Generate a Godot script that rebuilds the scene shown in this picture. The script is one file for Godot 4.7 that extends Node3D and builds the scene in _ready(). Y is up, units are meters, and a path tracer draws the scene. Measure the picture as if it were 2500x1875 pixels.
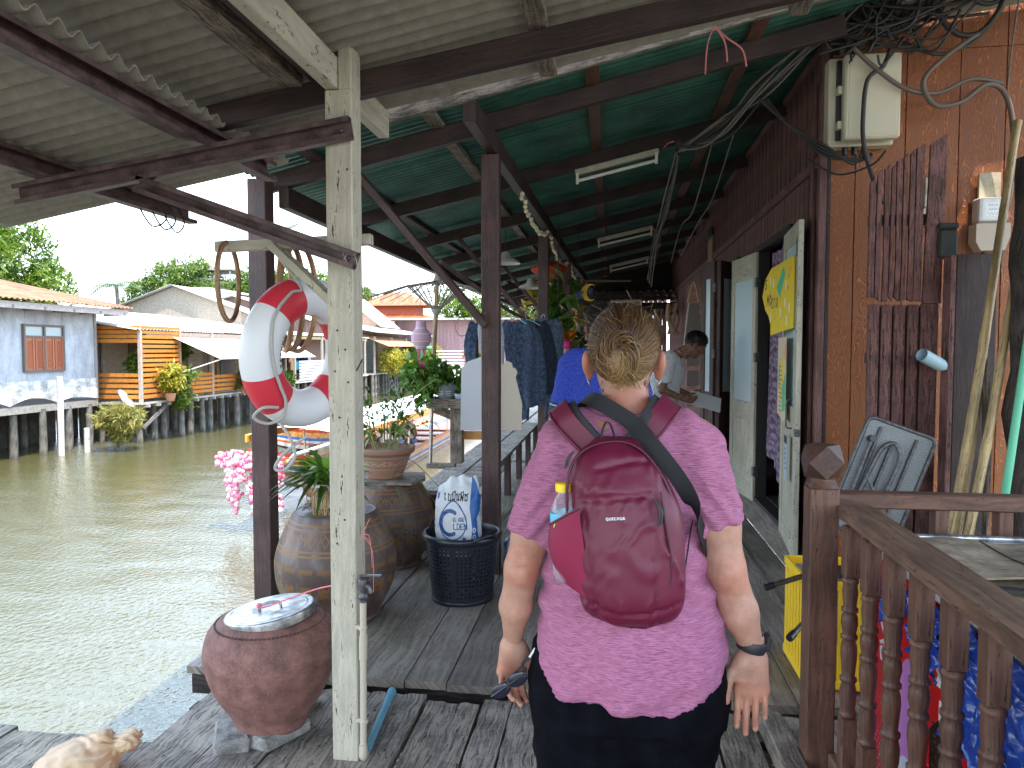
extends Node3D

# mesh collector
class MB:
	var v := PackedVector3Array()
	var n := PackedVector3Array()
	var t := PackedVector2Array()
	var c := PackedColorArray()
	var ix := PackedInt32Array()
	var col := Color.WHITE
	var off := Vector2(.13, .57)

	func vert(p: Vector3, nn: Vector3, uv := Vector2.ZERO) -> int:
		v.append(p)
		n.append(nn)
		t.append(uv)
		c.append(col)
		return v.size() - 1

	func tri(a: int, b: int, d: int) -> void:
		var g := (v[b] - v[a]).cross(v[d] - v[a])
		if g.dot(n[a] + n[b] + n[d]) > .0:
			ix.append(a); ix.append(d); ix.append(b)
		else:
			ix.append(a); ix.append(b); ix.append(d)

	func quad(a: Vector3, b: Vector3, d: Vector3, e: Vector3, nn: Vector3, ua := Vector2(0, 0), ub := Vector2(1, 0), ud := Vector2(1, 1), ue := Vector2(0, 1)) -> void:
		var i := vert(a, nn, ua)
		vert(b, nn, ub)
		vert(d, nn, ud)
		vert(e, nn, ue)
		tri(i, i + 1, i + 2)
		tri(i, i + 2, i + 3)

	# a box with chamfered edges; u runs along its longest side, in metres
	func box(x: Transform3D, s: Vector3, bev := .0) -> void:
		off = Vector2(fmod(off.x + .6180339, 1.0), fmod(off.y + .3819660 + s.x * .37, 1.0))
		var h := s * .5
		var L := 0
		if s.y > s.x and s.y >= s.z: L = 1
		elif s.z > s.x: L = 2
		bev = minf(bev, minf(h.x, minf(h.y, h.z)) * .9)
		for a in 3:
			var b := (a + 1) % 3
			var d := (a + 2) % 3
			if b != L and d == L or (a == L and s[d] > s[b]):
				var q := b
				b = d
				d = q
			for sg in [-1.0, 1.0]:
				var nn := Vector3.ZERO
				nn[a] = sg
				var pts: Array[Vector3] = []
				var uvs: Array[Vector2] = []
				for k in [Vector2(-1, -1), Vector2(1, -1), Vector2(1, 1), Vector2(-1, 1)]:
					var p := Vector3.ZERO
					p[a] = sg * h[a]
					p[b] = k.x * (h[b] - bev)
					p[d] = k.y * (h[d] - bev)
					pts.append(x * p)
					uvs.append(Vector2(p[b], p[d] + sg * .31 + a * .17) + off)
				quad(pts[0], pts[1], pts[2], pts[3], (x.basis * nn).normalized(), uvs[0], uvs[1], uvs[2], uvs[3])
		if bev <= .0: return
		for a in 3:
			var b := (a + 1) % 3
			var d := (a + 2) % 3
			for s1 in [-1.0, 1.0]:
				for s2 in [-1.0, 1.0]:
					var nn := Vector3.ZERO
					nn[b] = s1
					nn[d] = s2
					var p := Vector3.ZERO
					var q := Vector3.ZERO
					p[b] = s1 * h[b]
					p[d] = s2 * (h[d] - bev)
					q[b] = s1 * (h[b] - bev)
					q[d] = s2 * h[d]
					var e := Vector3.ZERO
					e[a] = h[a] - bev
					var u0 := off + Vector2(-h[a], s1 * .2)
					var u1 := off + Vector2(h[a], s1 * .2)
					if a != L:
						u0 = off + Vector2(s1 * h[b], 0)
						u1 = off + Vector2(s1 * h[b], s[a])
					quad(x * (p - e), x * (p + e), x * (q + e), x * (q - e), (x.basis * nn).normalized(), u0, u1, u1 + Vector2(0, bev), u0 + Vector2(0, bev))
		for sx in [-1.0, 1.0]:
			for sy in [-1.0, 1.0]:
				for sz in [-1.0, 1.0]:
					var nn := (x.basis * Vector3(sx, sy, sz)).normalized()
					var i := vert(x * Vector3(sx * h.x, sy * (h.y - bev), sz * (h.z - bev)), nn, off)
					vert(x * Vector3(sx * (h.x - bev), sy * h.y, sz * (h.z - bev)), nn, off)
					vert(x * Vector3(sx * (h.x - bev), sy * (h.y - bev), sz * h.z), nn, off)
					tri(i, i + 1, i + 2)

	func bx(p: Vector3, s: Vector3, bev := .0) -> void:
		box(Transform3D(Basis(), p), s, bev)

	# a rectangular bar between two points, w across, h along "up"
	func bar(a: Vector3, b: Vector3, w: float, h: float, up := Vector3.UP, bev := .0) -> void:
		var z := (b - a).normalized()
		var xx := up.cross(z)
		if xx.length() < .01: xx = Vector3.RIGHT.cross(z)
		xx = xx.normalized()
		box(Transform3D(Basis(xx, z.cross(xx), z), (a + b) * .5), Vector3(w, h, a.distance_to(b)), bev)

	# round tube along points; r is a float or one radius per point
	func tube(p: PackedVector3Array, r, sides := 8, caps := true, closed := false) -> void:
		var m := p.size()
		var first := v.size()
		var nx := Vector3.ZERO
		var run := .0
		for i in m:
			var d: Vector3
			if closed: d = p[(i + 1) % m] - p[(i - 1 + m) % m]
			else: d = p[mini(i + 1, m - 1)] - p[maxi(i - 1, 0)]
			d = d.normalized()
			if i == 0:
				nx = d.cross(Vector3.UP if absf(d.y) < .9 else Vector3.RIGHT).normalized()
			else:
				nx = (nx - d * nx.dot(d)).normalized()
				run += p[i].distance_to(p[i - 1])
			var ny := d.cross(nx)
			var rr: float = r if (r is float or r is int) else r[i]
			for k in sides + 1:
				var a := TAU * k / sides
				var o := nx * cos(a) + ny * sin(a)
				vert(p[i] + o * rr, o, Vector2(run, rr * a) + off)
		var rings := m if closed else m - 1
		for i in rings:
			var i2 := (i + 1) % m
			for k in sides:
				var a := first + i * (sides + 1) + k
				var b := first + i2 * (sides + 1) + k
				tri(a, b, b + 1)
				tri(a, b + 1, a + 1)
		if caps and not closed:
			for e in [0, m - 1]:
				var d := (p[0] - p[1]).normalized() if e == 0 else (p[m - 1] - p[m - 2]).normalized()
				var o := vert(p[e], d, off)
				for k in sides + 1:
					vert(v[first + e * (sides + 1) + k], d, off)
				for k in sides:
					tri(o, o + 1 + k, o + 2 + k)

	# turned shape round the y axis of x; prof holds (radius, height)
	func lathe(x: Transform3D, prof: PackedVector2Array, seg := 24, uvs := Vector2(1, 1), wob = null) -> void:
		var first := v.size()
		var m := prof.size()
		var run := .0
		for i in m:
			if i > 0: run += prof[i].distance_to(prof[i - 1])
			var d := prof[mini(i + 1, m - 1)] - prof[maxi(i - 1, 0)]
			var pn := Vector2(d.y, -d.x).normalized()
			for k in seg + 1:
				var a := TAU * k / seg
				var rr := prof[i].x
				if wob != null: rr += wob.call(a, prof[i].y)
				vert(x * Vector3(cos(a) * rr, prof[i].y, sin(a) * rr), (x.basis * Vector3(cos(a) * pn.x, pn.y, sin(a) * pn.x)).normalized(), Vector2(float(k) / seg * uvs.x, run * uvs.y) if uvs.x > .0 else Vector2(run * uvs.y, float(k) / seg * -uvs.x) + off)
		for i in m - 1:
			for k in seg:
				var a := first + i * (seg + 1) + k
				var b := a + seg + 1
				if prof[i].x > 1e-5: tri(a, b + 1, a + 1)
				if prof[i + 1].x > 1e-5: tri(a, b, b + 1)

	# a flat outline (x, y of the transform) with thickness along its z
	func slab(x: Transform3D, poly: PackedVector2Array, th: float, uvs := 1.0) -> void:
		var ids := Geometry2D.triangulate_polygon(poly)
		for sg in [-.5, .5]:
			var first := v.size()
			var nn := (x.basis.z * signf(sg)).normalized()
			for q in poly:
				vert(x * Vector3(q.x, q.y, sg * th), nn, q * uvs)
			for i in range(0, ids.size(), 3):
				tri(first + ids[i], first + ids[i + 1], first + ids[i + 2])
		var cw := 1.0 if Geometry2D.is_polygon_clockwise(poly) else -1.0
		for i in poly.size():
			var a := poly[i]
			var b := poly[(i + 1) % poly.size()]
			var e := (b - a).normalized()
			var nn := (x.basis * Vector3(-e.y * cw, e.x * cw, 0)).normalized()
			var h := Vector3(0, 0, th * .5)
			var A := Vector3(a.x, a.y, 0)
			var B := Vector3(b.x, b.y, 0)
			quad(x * (A - h), x * (B - h), x * (B + h), x * (A + h), nn, a * uvs, b * uvs, b * uvs + Vector2(0, th * uvs), a * uvs + Vector2(0, th * uvs))

	# smooth surface over rows of points
	func rows(g: Array, closed_u := false, uvs := Vector2(1, 1), flip := false) -> void:
		var first := v.size()
		var nu: int = g.size()
		var nv: int = g[0].size()
		for i in nu:
			for k in nv:
				var du: Vector3 = g[mini(i + 1, nu - 1)][k] - g[maxi(i - 1, 0)][k]
				var dv: Vector3
				if closed_u: dv = g[i][(k + 1) % nv] - g[i][(k - 1 + nv) % nv]
				else: dv = g[i][mini(k + 1, nv - 1)] - g[i][maxi(k - 1, 0)]
				var nn := du.cross(dv)
				if nn.length_squared() < 1e-16: nn = Vector3.UP
				nn = nn.normalized()
				vert(g[i][k], -nn if flip else nn, Vector2(float(k) / nv * uvs.x, float(i) / maxi(nu - 1, 1) * uvs.y))
		for i in nu - 1:
			for k in (nv if closed_u else nv - 1):
				var k2 := (k + 1) % nv
				var a := first + i * nv + k
				var b := first + i * nv + k2
				tri(a, b, b + nv)
				tri(a, b + nv, a + nv)

	# a flat strap along p; side gives the direction across it, one or per point
	func strap(p: PackedVector3Array, side, w, th: float) -> void:
		var g := []
		for i in p.size():
			var d := (p[mini(i + 1, p.size() - 1)] - p[maxi(i - 1, 0)]).normalized()
			var s: Vector3 = side if side is Vector3 else side[i]
			s = (s - d * s.dot(d)).normalized()
			var o := s.cross(d)
			var ww: float = (w if (w is float or w is int) else w[i]) * .5
			var r := PackedVector3Array()
			var h := th * .5
			for k in [Vector2(-1, .6), Vector2(-.96, 1), Vector2(.96, 1), Vector2(1, .6), Vector2(1, -.6), Vector2(.96, -1), Vector2(-.96, -1), Vector2(-1, -.6)]:
				r.append(p[i] + s * ww * k.x + o * h * k.y)
			g.append(r)
		var first := v.size()
		rows(g, true, Vector2(1, 4))
		for e in [0, p.size() - 1]:
			var d := (p[0] - p[1]).normalized() if e == 0 else (p[-1] - p[-2]).normalized()
			var o := vert(p[e], d)
			for q in g[e]: vert(q, d)
			for k in 8: tri(o, o + 1 + k, o + 1 + (k + 1) % 8)

	func ball(p: Vector3, r: Vector3, seg := 12, x := Basis()) -> void:
		var first := v.size()
		var m := maxi(4, seg / 2)
		for i in m + 1:
			var a := PI * i / m
			for k in seg + 1:
				var b := TAU * k / seg
				var o := Vector3(sin(a) * cos(b), cos(a), sin(a) * sin(b))
				vert(p + x * (o * r), (x * (o / r)).normalized(), Vector2(float(k) / seg, float(i) / m))
		for i in m:
			for k in seg:
				var a := first + i * (seg + 1) + k
				var b := a + seg + 1
				if i > 0: tri(a, b + 1, a + 1)
				if i < m - 1: tri(a, b, b + 1)

	# one leaf: folded along its midrib and bent over its length
	func leaf(p: Vector3, d: Vector3, up: Vector3, l: float, w: float, bend := .3, segs := 3) -> void:
		var s := d.cross(up)
		if s.length() < .01: s = d.cross(Vector3.RIGHT)
		s = s.normalized()
		var u := s.cross(d).normalized()
		var first := v.size()
		for i in segs + 1:
			var f := float(i) / segs
			var ww := w * .5 * sin(PI * pow(clampf(f * .94 + .03, 0, 1), .75))
			var q := p + d * l * f * (1.0 - .25 * bend * f) - u * (l * bend * f * f * .6)
			for k in [-1.0, .0, 1.0]:
				vert(q + s * ww * k + u * absf(k) * ww * .3, (u + s * k * -.3).normalized(), Vector2(f, k * .5 + .5))
		for i in segs:
			for k in 2:
				var a := first + i * 3 + k
				tri(a, a + 1, a + 4)
				tri(a, a + 4, a + 3)

	func mesh(o: Vector3, m: Material) -> ArrayMesh:
		var a := []
		a.resize(Mesh.ARRAY_MAX)
		var w := v
		if o != Vector3.ZERO:
			w = PackedVector3Array()
			w.resize(v.size())
			for i in v.size(): w[i] = v[i] - o
		a[Mesh.ARRAY_VERTEX] = w
		a[Mesh.ARRAY_NORMAL] = n
		a[Mesh.ARRAY_TEX_UV] = t
		a[Mesh.ARRAY_COLOR] = c
		a[Mesh.ARRAY_INDEX] = ix
		var r := ArrayMesh.new()
		r.add_surface_from_arrays(Mesh.PRIMITIVE_TRIANGLES, a)
		r.surface_set_material(0, m)
		return r

# bodies: a distance field on a grid, meshed as surface nets
class Field:
	var o: Vector3
	var h: float
	var nx: int
	var ny: int
	var nz: int
	var f := PackedFloat32Array()

	func _init(lo: Vector3, hi: Vector3, cell: float) -> void:
		o = lo
		h = cell
		nx = int(ceil((hi.x - lo.x) / cell)) + 1
		ny = int(ceil((hi.y - lo.y) / cell)) + 1
		nz = int(ceil((hi.z - lo.z) / cell)) + 1
		f.resize(nx * ny * nz)
		f.fill(1.0)

	# tapered capsule joined with a smooth minimum; sq squashes depth (z)
	func cap(a: Vector3, b: Vector3, ra: float, rb: float, k := .02, sq := 1.0) -> void:
		var m := maxf(ra, rb) * maxf(1.0, 1.0 / sq) + k + h * 2.5
		var lo := a.min(b) - Vector3(m, m, m) - o
		var hi := a.max(b) + Vector3(m, m, m) - o
		var ba := b - a
		ba.z *= sq
		var inv := 1.0 / maxf(ba.length_squared(), 1e-9)
		for z in range(maxi(0, int(lo.z / h)), mini(nz, int(hi.z / h) + 2)):
			for y in range(maxi(0, int(lo.y / h)), mini(ny, int(hi.y / h) + 2)):
				var row := (z * ny + y) * nx
				for x in range(maxi(0, int(lo.x / h)), mini(nx, int(hi.x / h) + 2)):
					var pa := Vector3(o.x + x * h - a.x, o.y + y * h - a.y, (o.z + z * h - a.z) * sq)
					var t := clampf(pa.dot(ba) * inv, .0, 1.0)
					var d := (pa - ba * t).length() - (ra + (rb - ra) * t)
					var e := f[row + x]
					if k > .0:
						var q := maxf(k - absf(d - e), .0)
						d = minf(d, e) - q * q * .25 / k
					else:
						d = minf(d, e)
					f[row + x] = d

	func ell(p: Vector3, r: Vector3, k := .02, bs := Basis()) -> void:
		var rm := maxf(r.x, maxf(r.y, r.z)) + k + h * 2.5
		var lo := p - Vector3(rm, rm, rm) - o
		var hi := p + Vector3(rm, rm, rm) - o
		var ib := bs.transposed()
		var rmin := minf(r.x, minf(r.y, r.z))
		for z in range(maxi(0, int(lo.z / h)), mini(nz, int(hi.z / h) + 2)):
			for y in range(maxi(0, int(lo.y / h)), mini(ny, int(hi.y / h) + 2)):
				var row := (z * ny + y) * nx
				for x in range(maxi(0, int(lo.x / h)), mini(nx, int(hi.x / h) + 2)):
					var q := ib * Vector3(o.x + x * h - p.x, o.y + y * h - p.y, o.z + z * h - p.z)
					var l := (q / r).length()
					var g := (q / (r * r)).length()
					var d := (l - 1.0) * l / g if g > 1e-6 else -rmin
					var e := f[row + x]
					var w := maxf(k - absf(d - e), .0)
					f[row + x] = minf(d, e) - w * w * .25 / maxf(k, 1e-6)

	# a body of stacked rounded sections: rows of [y, cx, cz, half width, half depth, power]
	func stack(prof: Array, k := .02) -> void:
		for y in ny:
			var py := o.y + y * h
			if py < prof[0][0] - h * 3.0 or py > prof[-1][0] + h * 3.0: continue
			var i := 0
			while i < prof.size() - 2 and py > prof[i + 1][0]: i += 1
			var t := clampf((py - prof[i][0]) / (prof[i + 1][0] - prof[i][0]), .0, 1.0)
			var q := []
			for c in 6:
				var m0: float = prof[maxi(i - 1, 0)][c]
				var m3: float = prof[mini(i + 2, prof.size() - 1)][c]
				q.append(cubic_interpolate(prof[i][c], prof[i + 1][c], m0, m3, t))
			var ends := maxf(prof[0][0] - py, py - prof[-1][0])
			var mn: float = minf(q[3], q[4])
			for z in nz:
				var row := (z * ny + y) * nx
				var dz := pow(absf((o.z + z * h - q[2]) / q[4]), q[5])
				for x in nx:
					var dx := pow(absf((o.x + x * h - q[1]) / q[3]), q[5])
					var d := maxf((pow(dx + dz, 1.0 / q[5]) - 1.0) * mn, ends)
					var e := f[row + x]
					var w := maxf(k - absf(d - e), .0)
					f[row + x] = minf(d, e) - w * w * .25 / maxf(k, 1e-6)

	func merge(b: Field, k: float) -> void:
		for i in f.size():
			var w := maxf(k - absf(f[i] - b.f[i]), .0)
			f[i] = minf(f[i], b.f[i]) - w * w * .25 / maxf(k, 1e-6)

	# carve with any function of the position: keeps where it is negative
	func keep(fn: Callable) -> void:
		for z in nz:
			for y in ny:
				var row := (z * ny + y) * nx
				for x in nx:
					if f[row + x] < h * 3.0:
						f[row + x] = maxf(f[row + x], fn.call(o + Vector3(x, y, z) * h))

	func net(mb: MB, bump = null) -> void:
		var at := {}
		var sx := 1
		var sy := nx
		var sz := nx * ny
		var base := mb.v.size()
		for z in nz - 1:
			for y in ny - 1:
				var row := (z * ny + y) * nx
				for x in nx - 1:
					var i := row + x
					var f0 := f[i]
					if absf(f0) > h * 4.0: continue
					var g := [f0, f[i + sx], f[i + sy], f[i + sx + sy], f[i + sz], f[i + sx + sz], f[i + sy + sz], f[i + sx + sy + sz]]
					var m := 0
					for k in 8:
						if g[k] < .0: m |= 1 << k
					if m == 0 or m == 255: continue
					var s := Vector3.ZERO
					var q := 0
					for a in 8:
						for bit in [1, 2, 4]:
							var b: int = a | bit
							if b == a: continue
							if (g[a] < .0) != (g[b] < .0):
								var t: float = g[a] / (g[a] - g[b])
								var pa := Vector3(a & 1, (a >> 1) & 1, (a >> 2) & 1)
								pa += (Vector3(b & 1, (b >> 1) & 1, (b >> 2) & 1) - pa) * t
								s += pa
								q += 1
					s /= q
					var nn := Vector3(g[1] - g[0] + g[3] - g[2] + g[5] - g[4] + g[7] - g[6], g[2] - g[0] + g[3] - g[1] + g[6] - g[4] + g[7] - g[5], g[4] - g[0] + g[5] - g[1] + g[6] - g[2] + g[7] - g[3]).normalized()
					at[i] = mb.vert(o + (Vector3(x, y, z) + s) * h, nn, Vector2(o.x + (x + s.x) * h, o.y + (y + s.y) * h))
		var t0 := mb.ix.size()
		for i in at:
			var a: int = at[i]
			for ax in 3:
				var st: int = [sx, sy, sz][ax]
				if (f[i] < .0) == (f[i + st] < .0): continue
				var u: int = [sy, sz, sx][ax]
				var w: int = [sz, sx, sy][ax]
				if at.has(i - u) and at.has(i - w) and at.has(i - u - w):
					mb.tri(a, at[i - u], at[i - u - w])
					mb.tri(a, at[i - u - w], at[i - w])
		if bump != null:
			for k in range(base, mb.v.size()):
				mb.v[k] += mb.n[k] * bump.call(mb.v[k], mb.n[k])
		# normals again, from the faces
		var nn := PackedVector3Array()
		nn.resize(mb.v.size() - base)
		for k in range(t0, mb.ix.size(), 3):
			var a := mb.ix[k]
			var b := mb.ix[k + 1]
			var d := mb.ix[k + 2]
			var g := (mb.v[d] - mb.v[a]).cross(mb.v[b] - mb.v[a])
			nn[a - base] += g
			nn[b - base] += g
			nn[d - base] += g
		for k in nn.size():
			if nn[k].length_squared() > 1e-20: mb.n[base + k] = nn[k].normalized()

# small rasters for prints and grain
class Pic:
	var im: Image
	var w: int
	var h: int

	func _init(ww: int, hh: int, col: Color) -> void:
		w = ww
		h = hh
		im = Image.create(w, h, false, Image.FORMAT_RGB8)
		im.fill(col)

	func rect(x: float, y: float, ww: float, hh: float, col: Color) -> void:
		im.fill_rect(Rect2i(int(x), int(y), int(ww), int(hh)), col)

	func disc(x: float, y: float, rx: float, ry: float, col: Color) -> void:
		for j in range(maxi(0, int(y - ry)), mini(h, int(y + ry) + 1)):
			var q := 1.0 - pow((j + .5 - y) / ry, 2)
			if q <= .0: continue
			var e := rx * sqrt(q)
			var a := maxi(0, int(x - e + .5))
			var b := mini(w, int(x + e + .5))
			if b > a: im.fill_rect(Rect2i(a, j, b - a, 1), col)

	func poly(p: PackedVector2Array, col: Color) -> void:
		var lo := INF
		var hi := -INF
		for q in p:
			lo = minf(lo, q.y)
			hi = maxf(hi, q.y)
		for j in range(maxi(0, int(lo)), mini(h, int(hi) + 1)):
			var xs := []
			for i in p.size():
				var a := p[i]
				var b := p[(i + 1) % p.size()]
				if (a.y > j + .5) != (b.y > j + .5):
					xs.append(a.x + (j + .5 - a.y) * (b.x - a.x) / (b.y - a.y))
			xs.sort()
			for i in range(0, xs.size() - 1, 2):
				var a := clampi(int(xs[i] + .5), 0, w)
				var b := clampi(int(xs[i + 1] + .5), 0, w)
				if b > a: im.fill_rect(Rect2i(a, j, b - a, 1), col)

	func line(p: PackedVector2Array, th: float, col: Color) -> void:
		for i in p.size() - 1:
			var a := p[i]
			var b := p[i + 1]
			var m := maxi(1, int(a.distance_to(b) / maxf(th * .3, .7)))
			for k in m + 1:
				var q := a.lerp(b, float(k) / m)
				disc(q.x, q.y, th * .5, th * .5, col)

	func tex() -> ImageTexture:
		return ImageTexture.create_from_image(im)

# strokes of the letters that the prints need, each on a square of 10
const STROKES := {
	"A": "0 10 5 0 10 10|2 7 8 7", "B": "1 0 1 10|1 0 7 1 7 4 1 5|1 5 8 6 8 9 1 10", "C": "9 1 4 0 1 3 1 7 4 10 9 9", "D": "1 0 1 10|1 0 6 0 9 3 9 7 6 10 1 10", "E": "9 0 1 0 1 10 9 10|1 5 7 5",
	"G": "9 1 4 0 1 3 1 7 4 10 9 9 9 5 6 5", "H": "1 0 1 10|9 0 9 10|1 5 9 5", "I": "5 0 5 10", "K": "1 0 1 10|9 0 1 6|4 4 9 10", "L": "1 0 1 10 9 10", "M": "0 10 1 0 5 7 9 0 10 10", "N": "1 10 1 0 9 10 9 0",
	"O": "5 0 1 3 1 7 5 10 9 7 9 3 5 0", "P": "1 10 1 0 8 1 8 5 1 6", "R": "1 10 1 0 8 1 8 5 1 6|5 6 9 10", "S": "9 1 3 0 1 3 8 6 8 9 1 10", "T": "0 0 10 0|5 0 5 10", "U": "1 0 1 8 4 10 7 9 9 7 9 0", "W": "0 0 2 10 5 3 8 10 10 0",
	"1": "3 2 5 0 5 10", "2": "1 2 4 0 8 2 1 10 9 10", "3": "1 1 8 1 5 4 9 7 5 10 1 9", "4": "6 10 6 0 1 7 9 7", "0": "5 0 1 3 1 7 5 10 9 7 9 3 5 0", "5": "8 0 2 0 2 4 8 5 8 9 1 10", "7": "1 0 9 0 4 10",
	"ข": "3 2 1 1 2 0 4 1 2 4 2 9 3 10 9 10 9 1", "ม": "1 1 3 0 3 8 1 9 3 10 9 7|9 0 9 10 8 8", "น": "1 1 3 0 3 10|3 10 8 7|8 0 8 8 10 9 8 10 7 8", "พ": "2 2 1 0 3 0 2 10 5 3 8 10 9 0", "ช": "3 2 1 1 2 0 4 1 2 4 2 9 3 10 8 10 8 4 6 2 10 0",
	"ล": "2 8 1 10 3 10 4 7 1 5 2 2 6 0 9 3 9 10", "ค": "5 5 3 4 3 7 2 10 1 9 1 3 5 0 9 3 9 10", "แ": "1 0 1 8 2 10 3 8|6 0 6 8 7 10 8 8", "บ": "1 1 2 0 2 9 8 9 8 0", "า": "2 1 5 0 7 3 7 10", "ท": "1 1 2 0 3 10|3 10 3 4 6 1 8 3 8 10",
	"ส": "2 8 1 10 3 10 4 7 1 5 2 2 6 0 9 3 9 10|6 4 10 0", "ย": "3 1 1 2 3 4 2 6 2 10 9 10 9 0", "ไ": "4 0 1 0 3 2 3 8 4 10 5 8", "ว": "2 1 5 0 8 3 8 9 6 10 7 8", "ร": "8 0 2 0 3 3 7 4 7 9 5 10 6 8", "ก": "2 10 2 4 1 3 5 0 9 3 9 10", "ด": "5 6 4 8 2 9 1 4 5 0 9 3 9 10", "อ": "3 4 1 5 2 8 2 10 9 10 9 3 5 0 1 2",
}

func put_text(p: Pic, s: String, x: float, y: float, size: float, th: float, col: Color, step := .95) -> void:
	for ch in s:
		if ch == "่":
			p.line(PackedVector2Array([Vector2(x - size * .4, y - size * .35), Vector2(x - size * .4, y - size * .12)]), th, col)
			continue
		if ch == "ุ":
			p.line(PackedVector2Array([Vector2(x - size * .35, y + size * 1.15), Vector2(x - size * .2, y + size * 1.15), Vector2(x - size * .2, y + size * 1.4)]), th, col)
			continue
		if ch == "ื" or ch == "ั":
			p.line(PackedVector2Array([Vector2(x - size * .75, y - size * .14), Vector2(x - size * .45, y - size * .34), Vector2(x - size * .2, y - size * .14), Vector2(x - size * .2, y - size * .42)]), th * .8, col)
			continue
		if STROKES.has(ch):
			for part in STROKES[ch].split("|"):
				var q := PackedVector2Array()
				var nums: PackedStringArray = part.split(" ")
				for i in range(0, nums.size() - 1, 2):
					q.append(Vector2(x + float(nums[i]) * size * .07, y + float(nums[i + 1]) * size * .1))
				p.line(q, th, col)
		x += size * step

# things and parts
var rng := RandomNumberGenerator.new()
var M := {}
var T := {}
var places := {}

func rnd(a: float, b: float) -> float:
	return rng.randf_range(a, b)

func numbered(called: String, parent: Node) -> String:
	var key := str(parent.get_instance_id()) + called
	var k: int = places.get(key, 0)
	places[key] = k + 1
	return called if k == 0 else "%s_%03d" % [called, k]

func tag(o: Node, label: String, category: String, group := "") -> Node:
	o.set_meta("label", label)
	o.set_meta("category", category)
	if group: o.set_meta("group", group)
	return o

func thing(called: String, label: String, category: String, at := Vector3.ZERO, group := "") -> Node3D:
	var o := Node3D.new()
	o.name = numbered(called, self)
	add_child(o)
	o.position = at
	tag(o, label, category, group)
	return o

func ground(called: String) -> Node3D:
	var o := Node3D.new()
	o.name = numbered(called, self)
	add_child(o)
	o.set_meta("kind", "structure")
	return o

func origin(o: Node) -> Vector3:
	var s := Vector3.ZERO
	while o != self and o is Node3D:
		s += o.position
		o = o.get_parent()
	return s

# commits a collector, given in scene coordinates, as one named mesh
func obj(called: String, mb: MB, m: Material, parent: Node = self, label := "") -> MeshInstance3D:
	var o := MeshInstance3D.new()
	o.name = numbered(called, parent)
	o.mesh = mb.mesh(origin(parent), m)
	parent.add_child(o)
	if label: o.set_meta("label", label)
	return o

func whole(called: String, label: String, category: String, mb: MB, m: Material, group := "") -> MeshInstance3D:
	var o := obj(called, mb, m)
	tag(o, label, category, group)
	return o

func text_on(called: String, s: String, x: Transform3D, height: float, m: Material, parent: Node, bold := true, width := .0) -> void:
	var tm := TextMesh.new()
	var f := SystemFont.new()
	f.font_names = PackedStringArray(["Droid Sans"])
	f.font_weight = 700 if bold else 400
	tm.font = f
	tm.text = s
	tm.font_size = 32
	tm.pixel_size = height / 32.0
	tm.depth = .0012
	tm.material = m
	var o := MeshInstance3D.new()
	o.name = numbered(called, parent)
	o.mesh = tm
	x.origin -= origin(parent)
	o.transform = x
	parent.add_child(o)

func curve(pts: Array, steps := 8) -> PackedVector3Array:
	var r := PackedVector3Array()
	for i in pts.size() - 1:
		var p0: Vector3 = pts[maxi(i - 1, 0)]
		var p1: Vector3 = pts[i]
		var p2: Vector3 = pts[i + 1]
		var p3: Vector3 = pts[mini(i + 2, pts.size() - 1)]
		for k in steps:
			r.append(p1.cubic_interpolate(p2, p0, p3, float(k) / steps))
	r.append(pts[-1])
	return r

func sag(a: Vector3, b: Vector3, drop: float, steps := 14) -> PackedVector3Array:
	var r := PackedVector3Array()
	for i in steps + 1:
		var f := float(i) / steps
		r.append(a.lerp(b, f) - Vector3(0, 4.0 * drop * f * (1.0 - f), 0))
	return r


# materials
func lin(r: float, g: float, b: float) -> Color:
	return Color(r, g, b).linear_to_srgb()

func noise_bytes(w: int, h: int, sd: int, freq: float, octaves := 4, kind := FastNoiseLite.TYPE_SIMPLEX_SMOOTH) -> PackedByteArray:
	var f := FastNoiseLite.new()
	f.seed = sd
	f.noise_type = kind
	f.frequency = freq
	f.fractal_octaves = octaves
	var im := f.get_seamless_image(w, h, false, false, .15, true)
	im.convert(Image.FORMAT_L8)
	return im.get_data()

func grey_tex(w: int, h: int, d: PackedByteArray) -> ImageTexture:
	return ImageTexture.create_from_image(Image.create_from_data(w, h, false, Image.FORMAT_L8, d))

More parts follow.
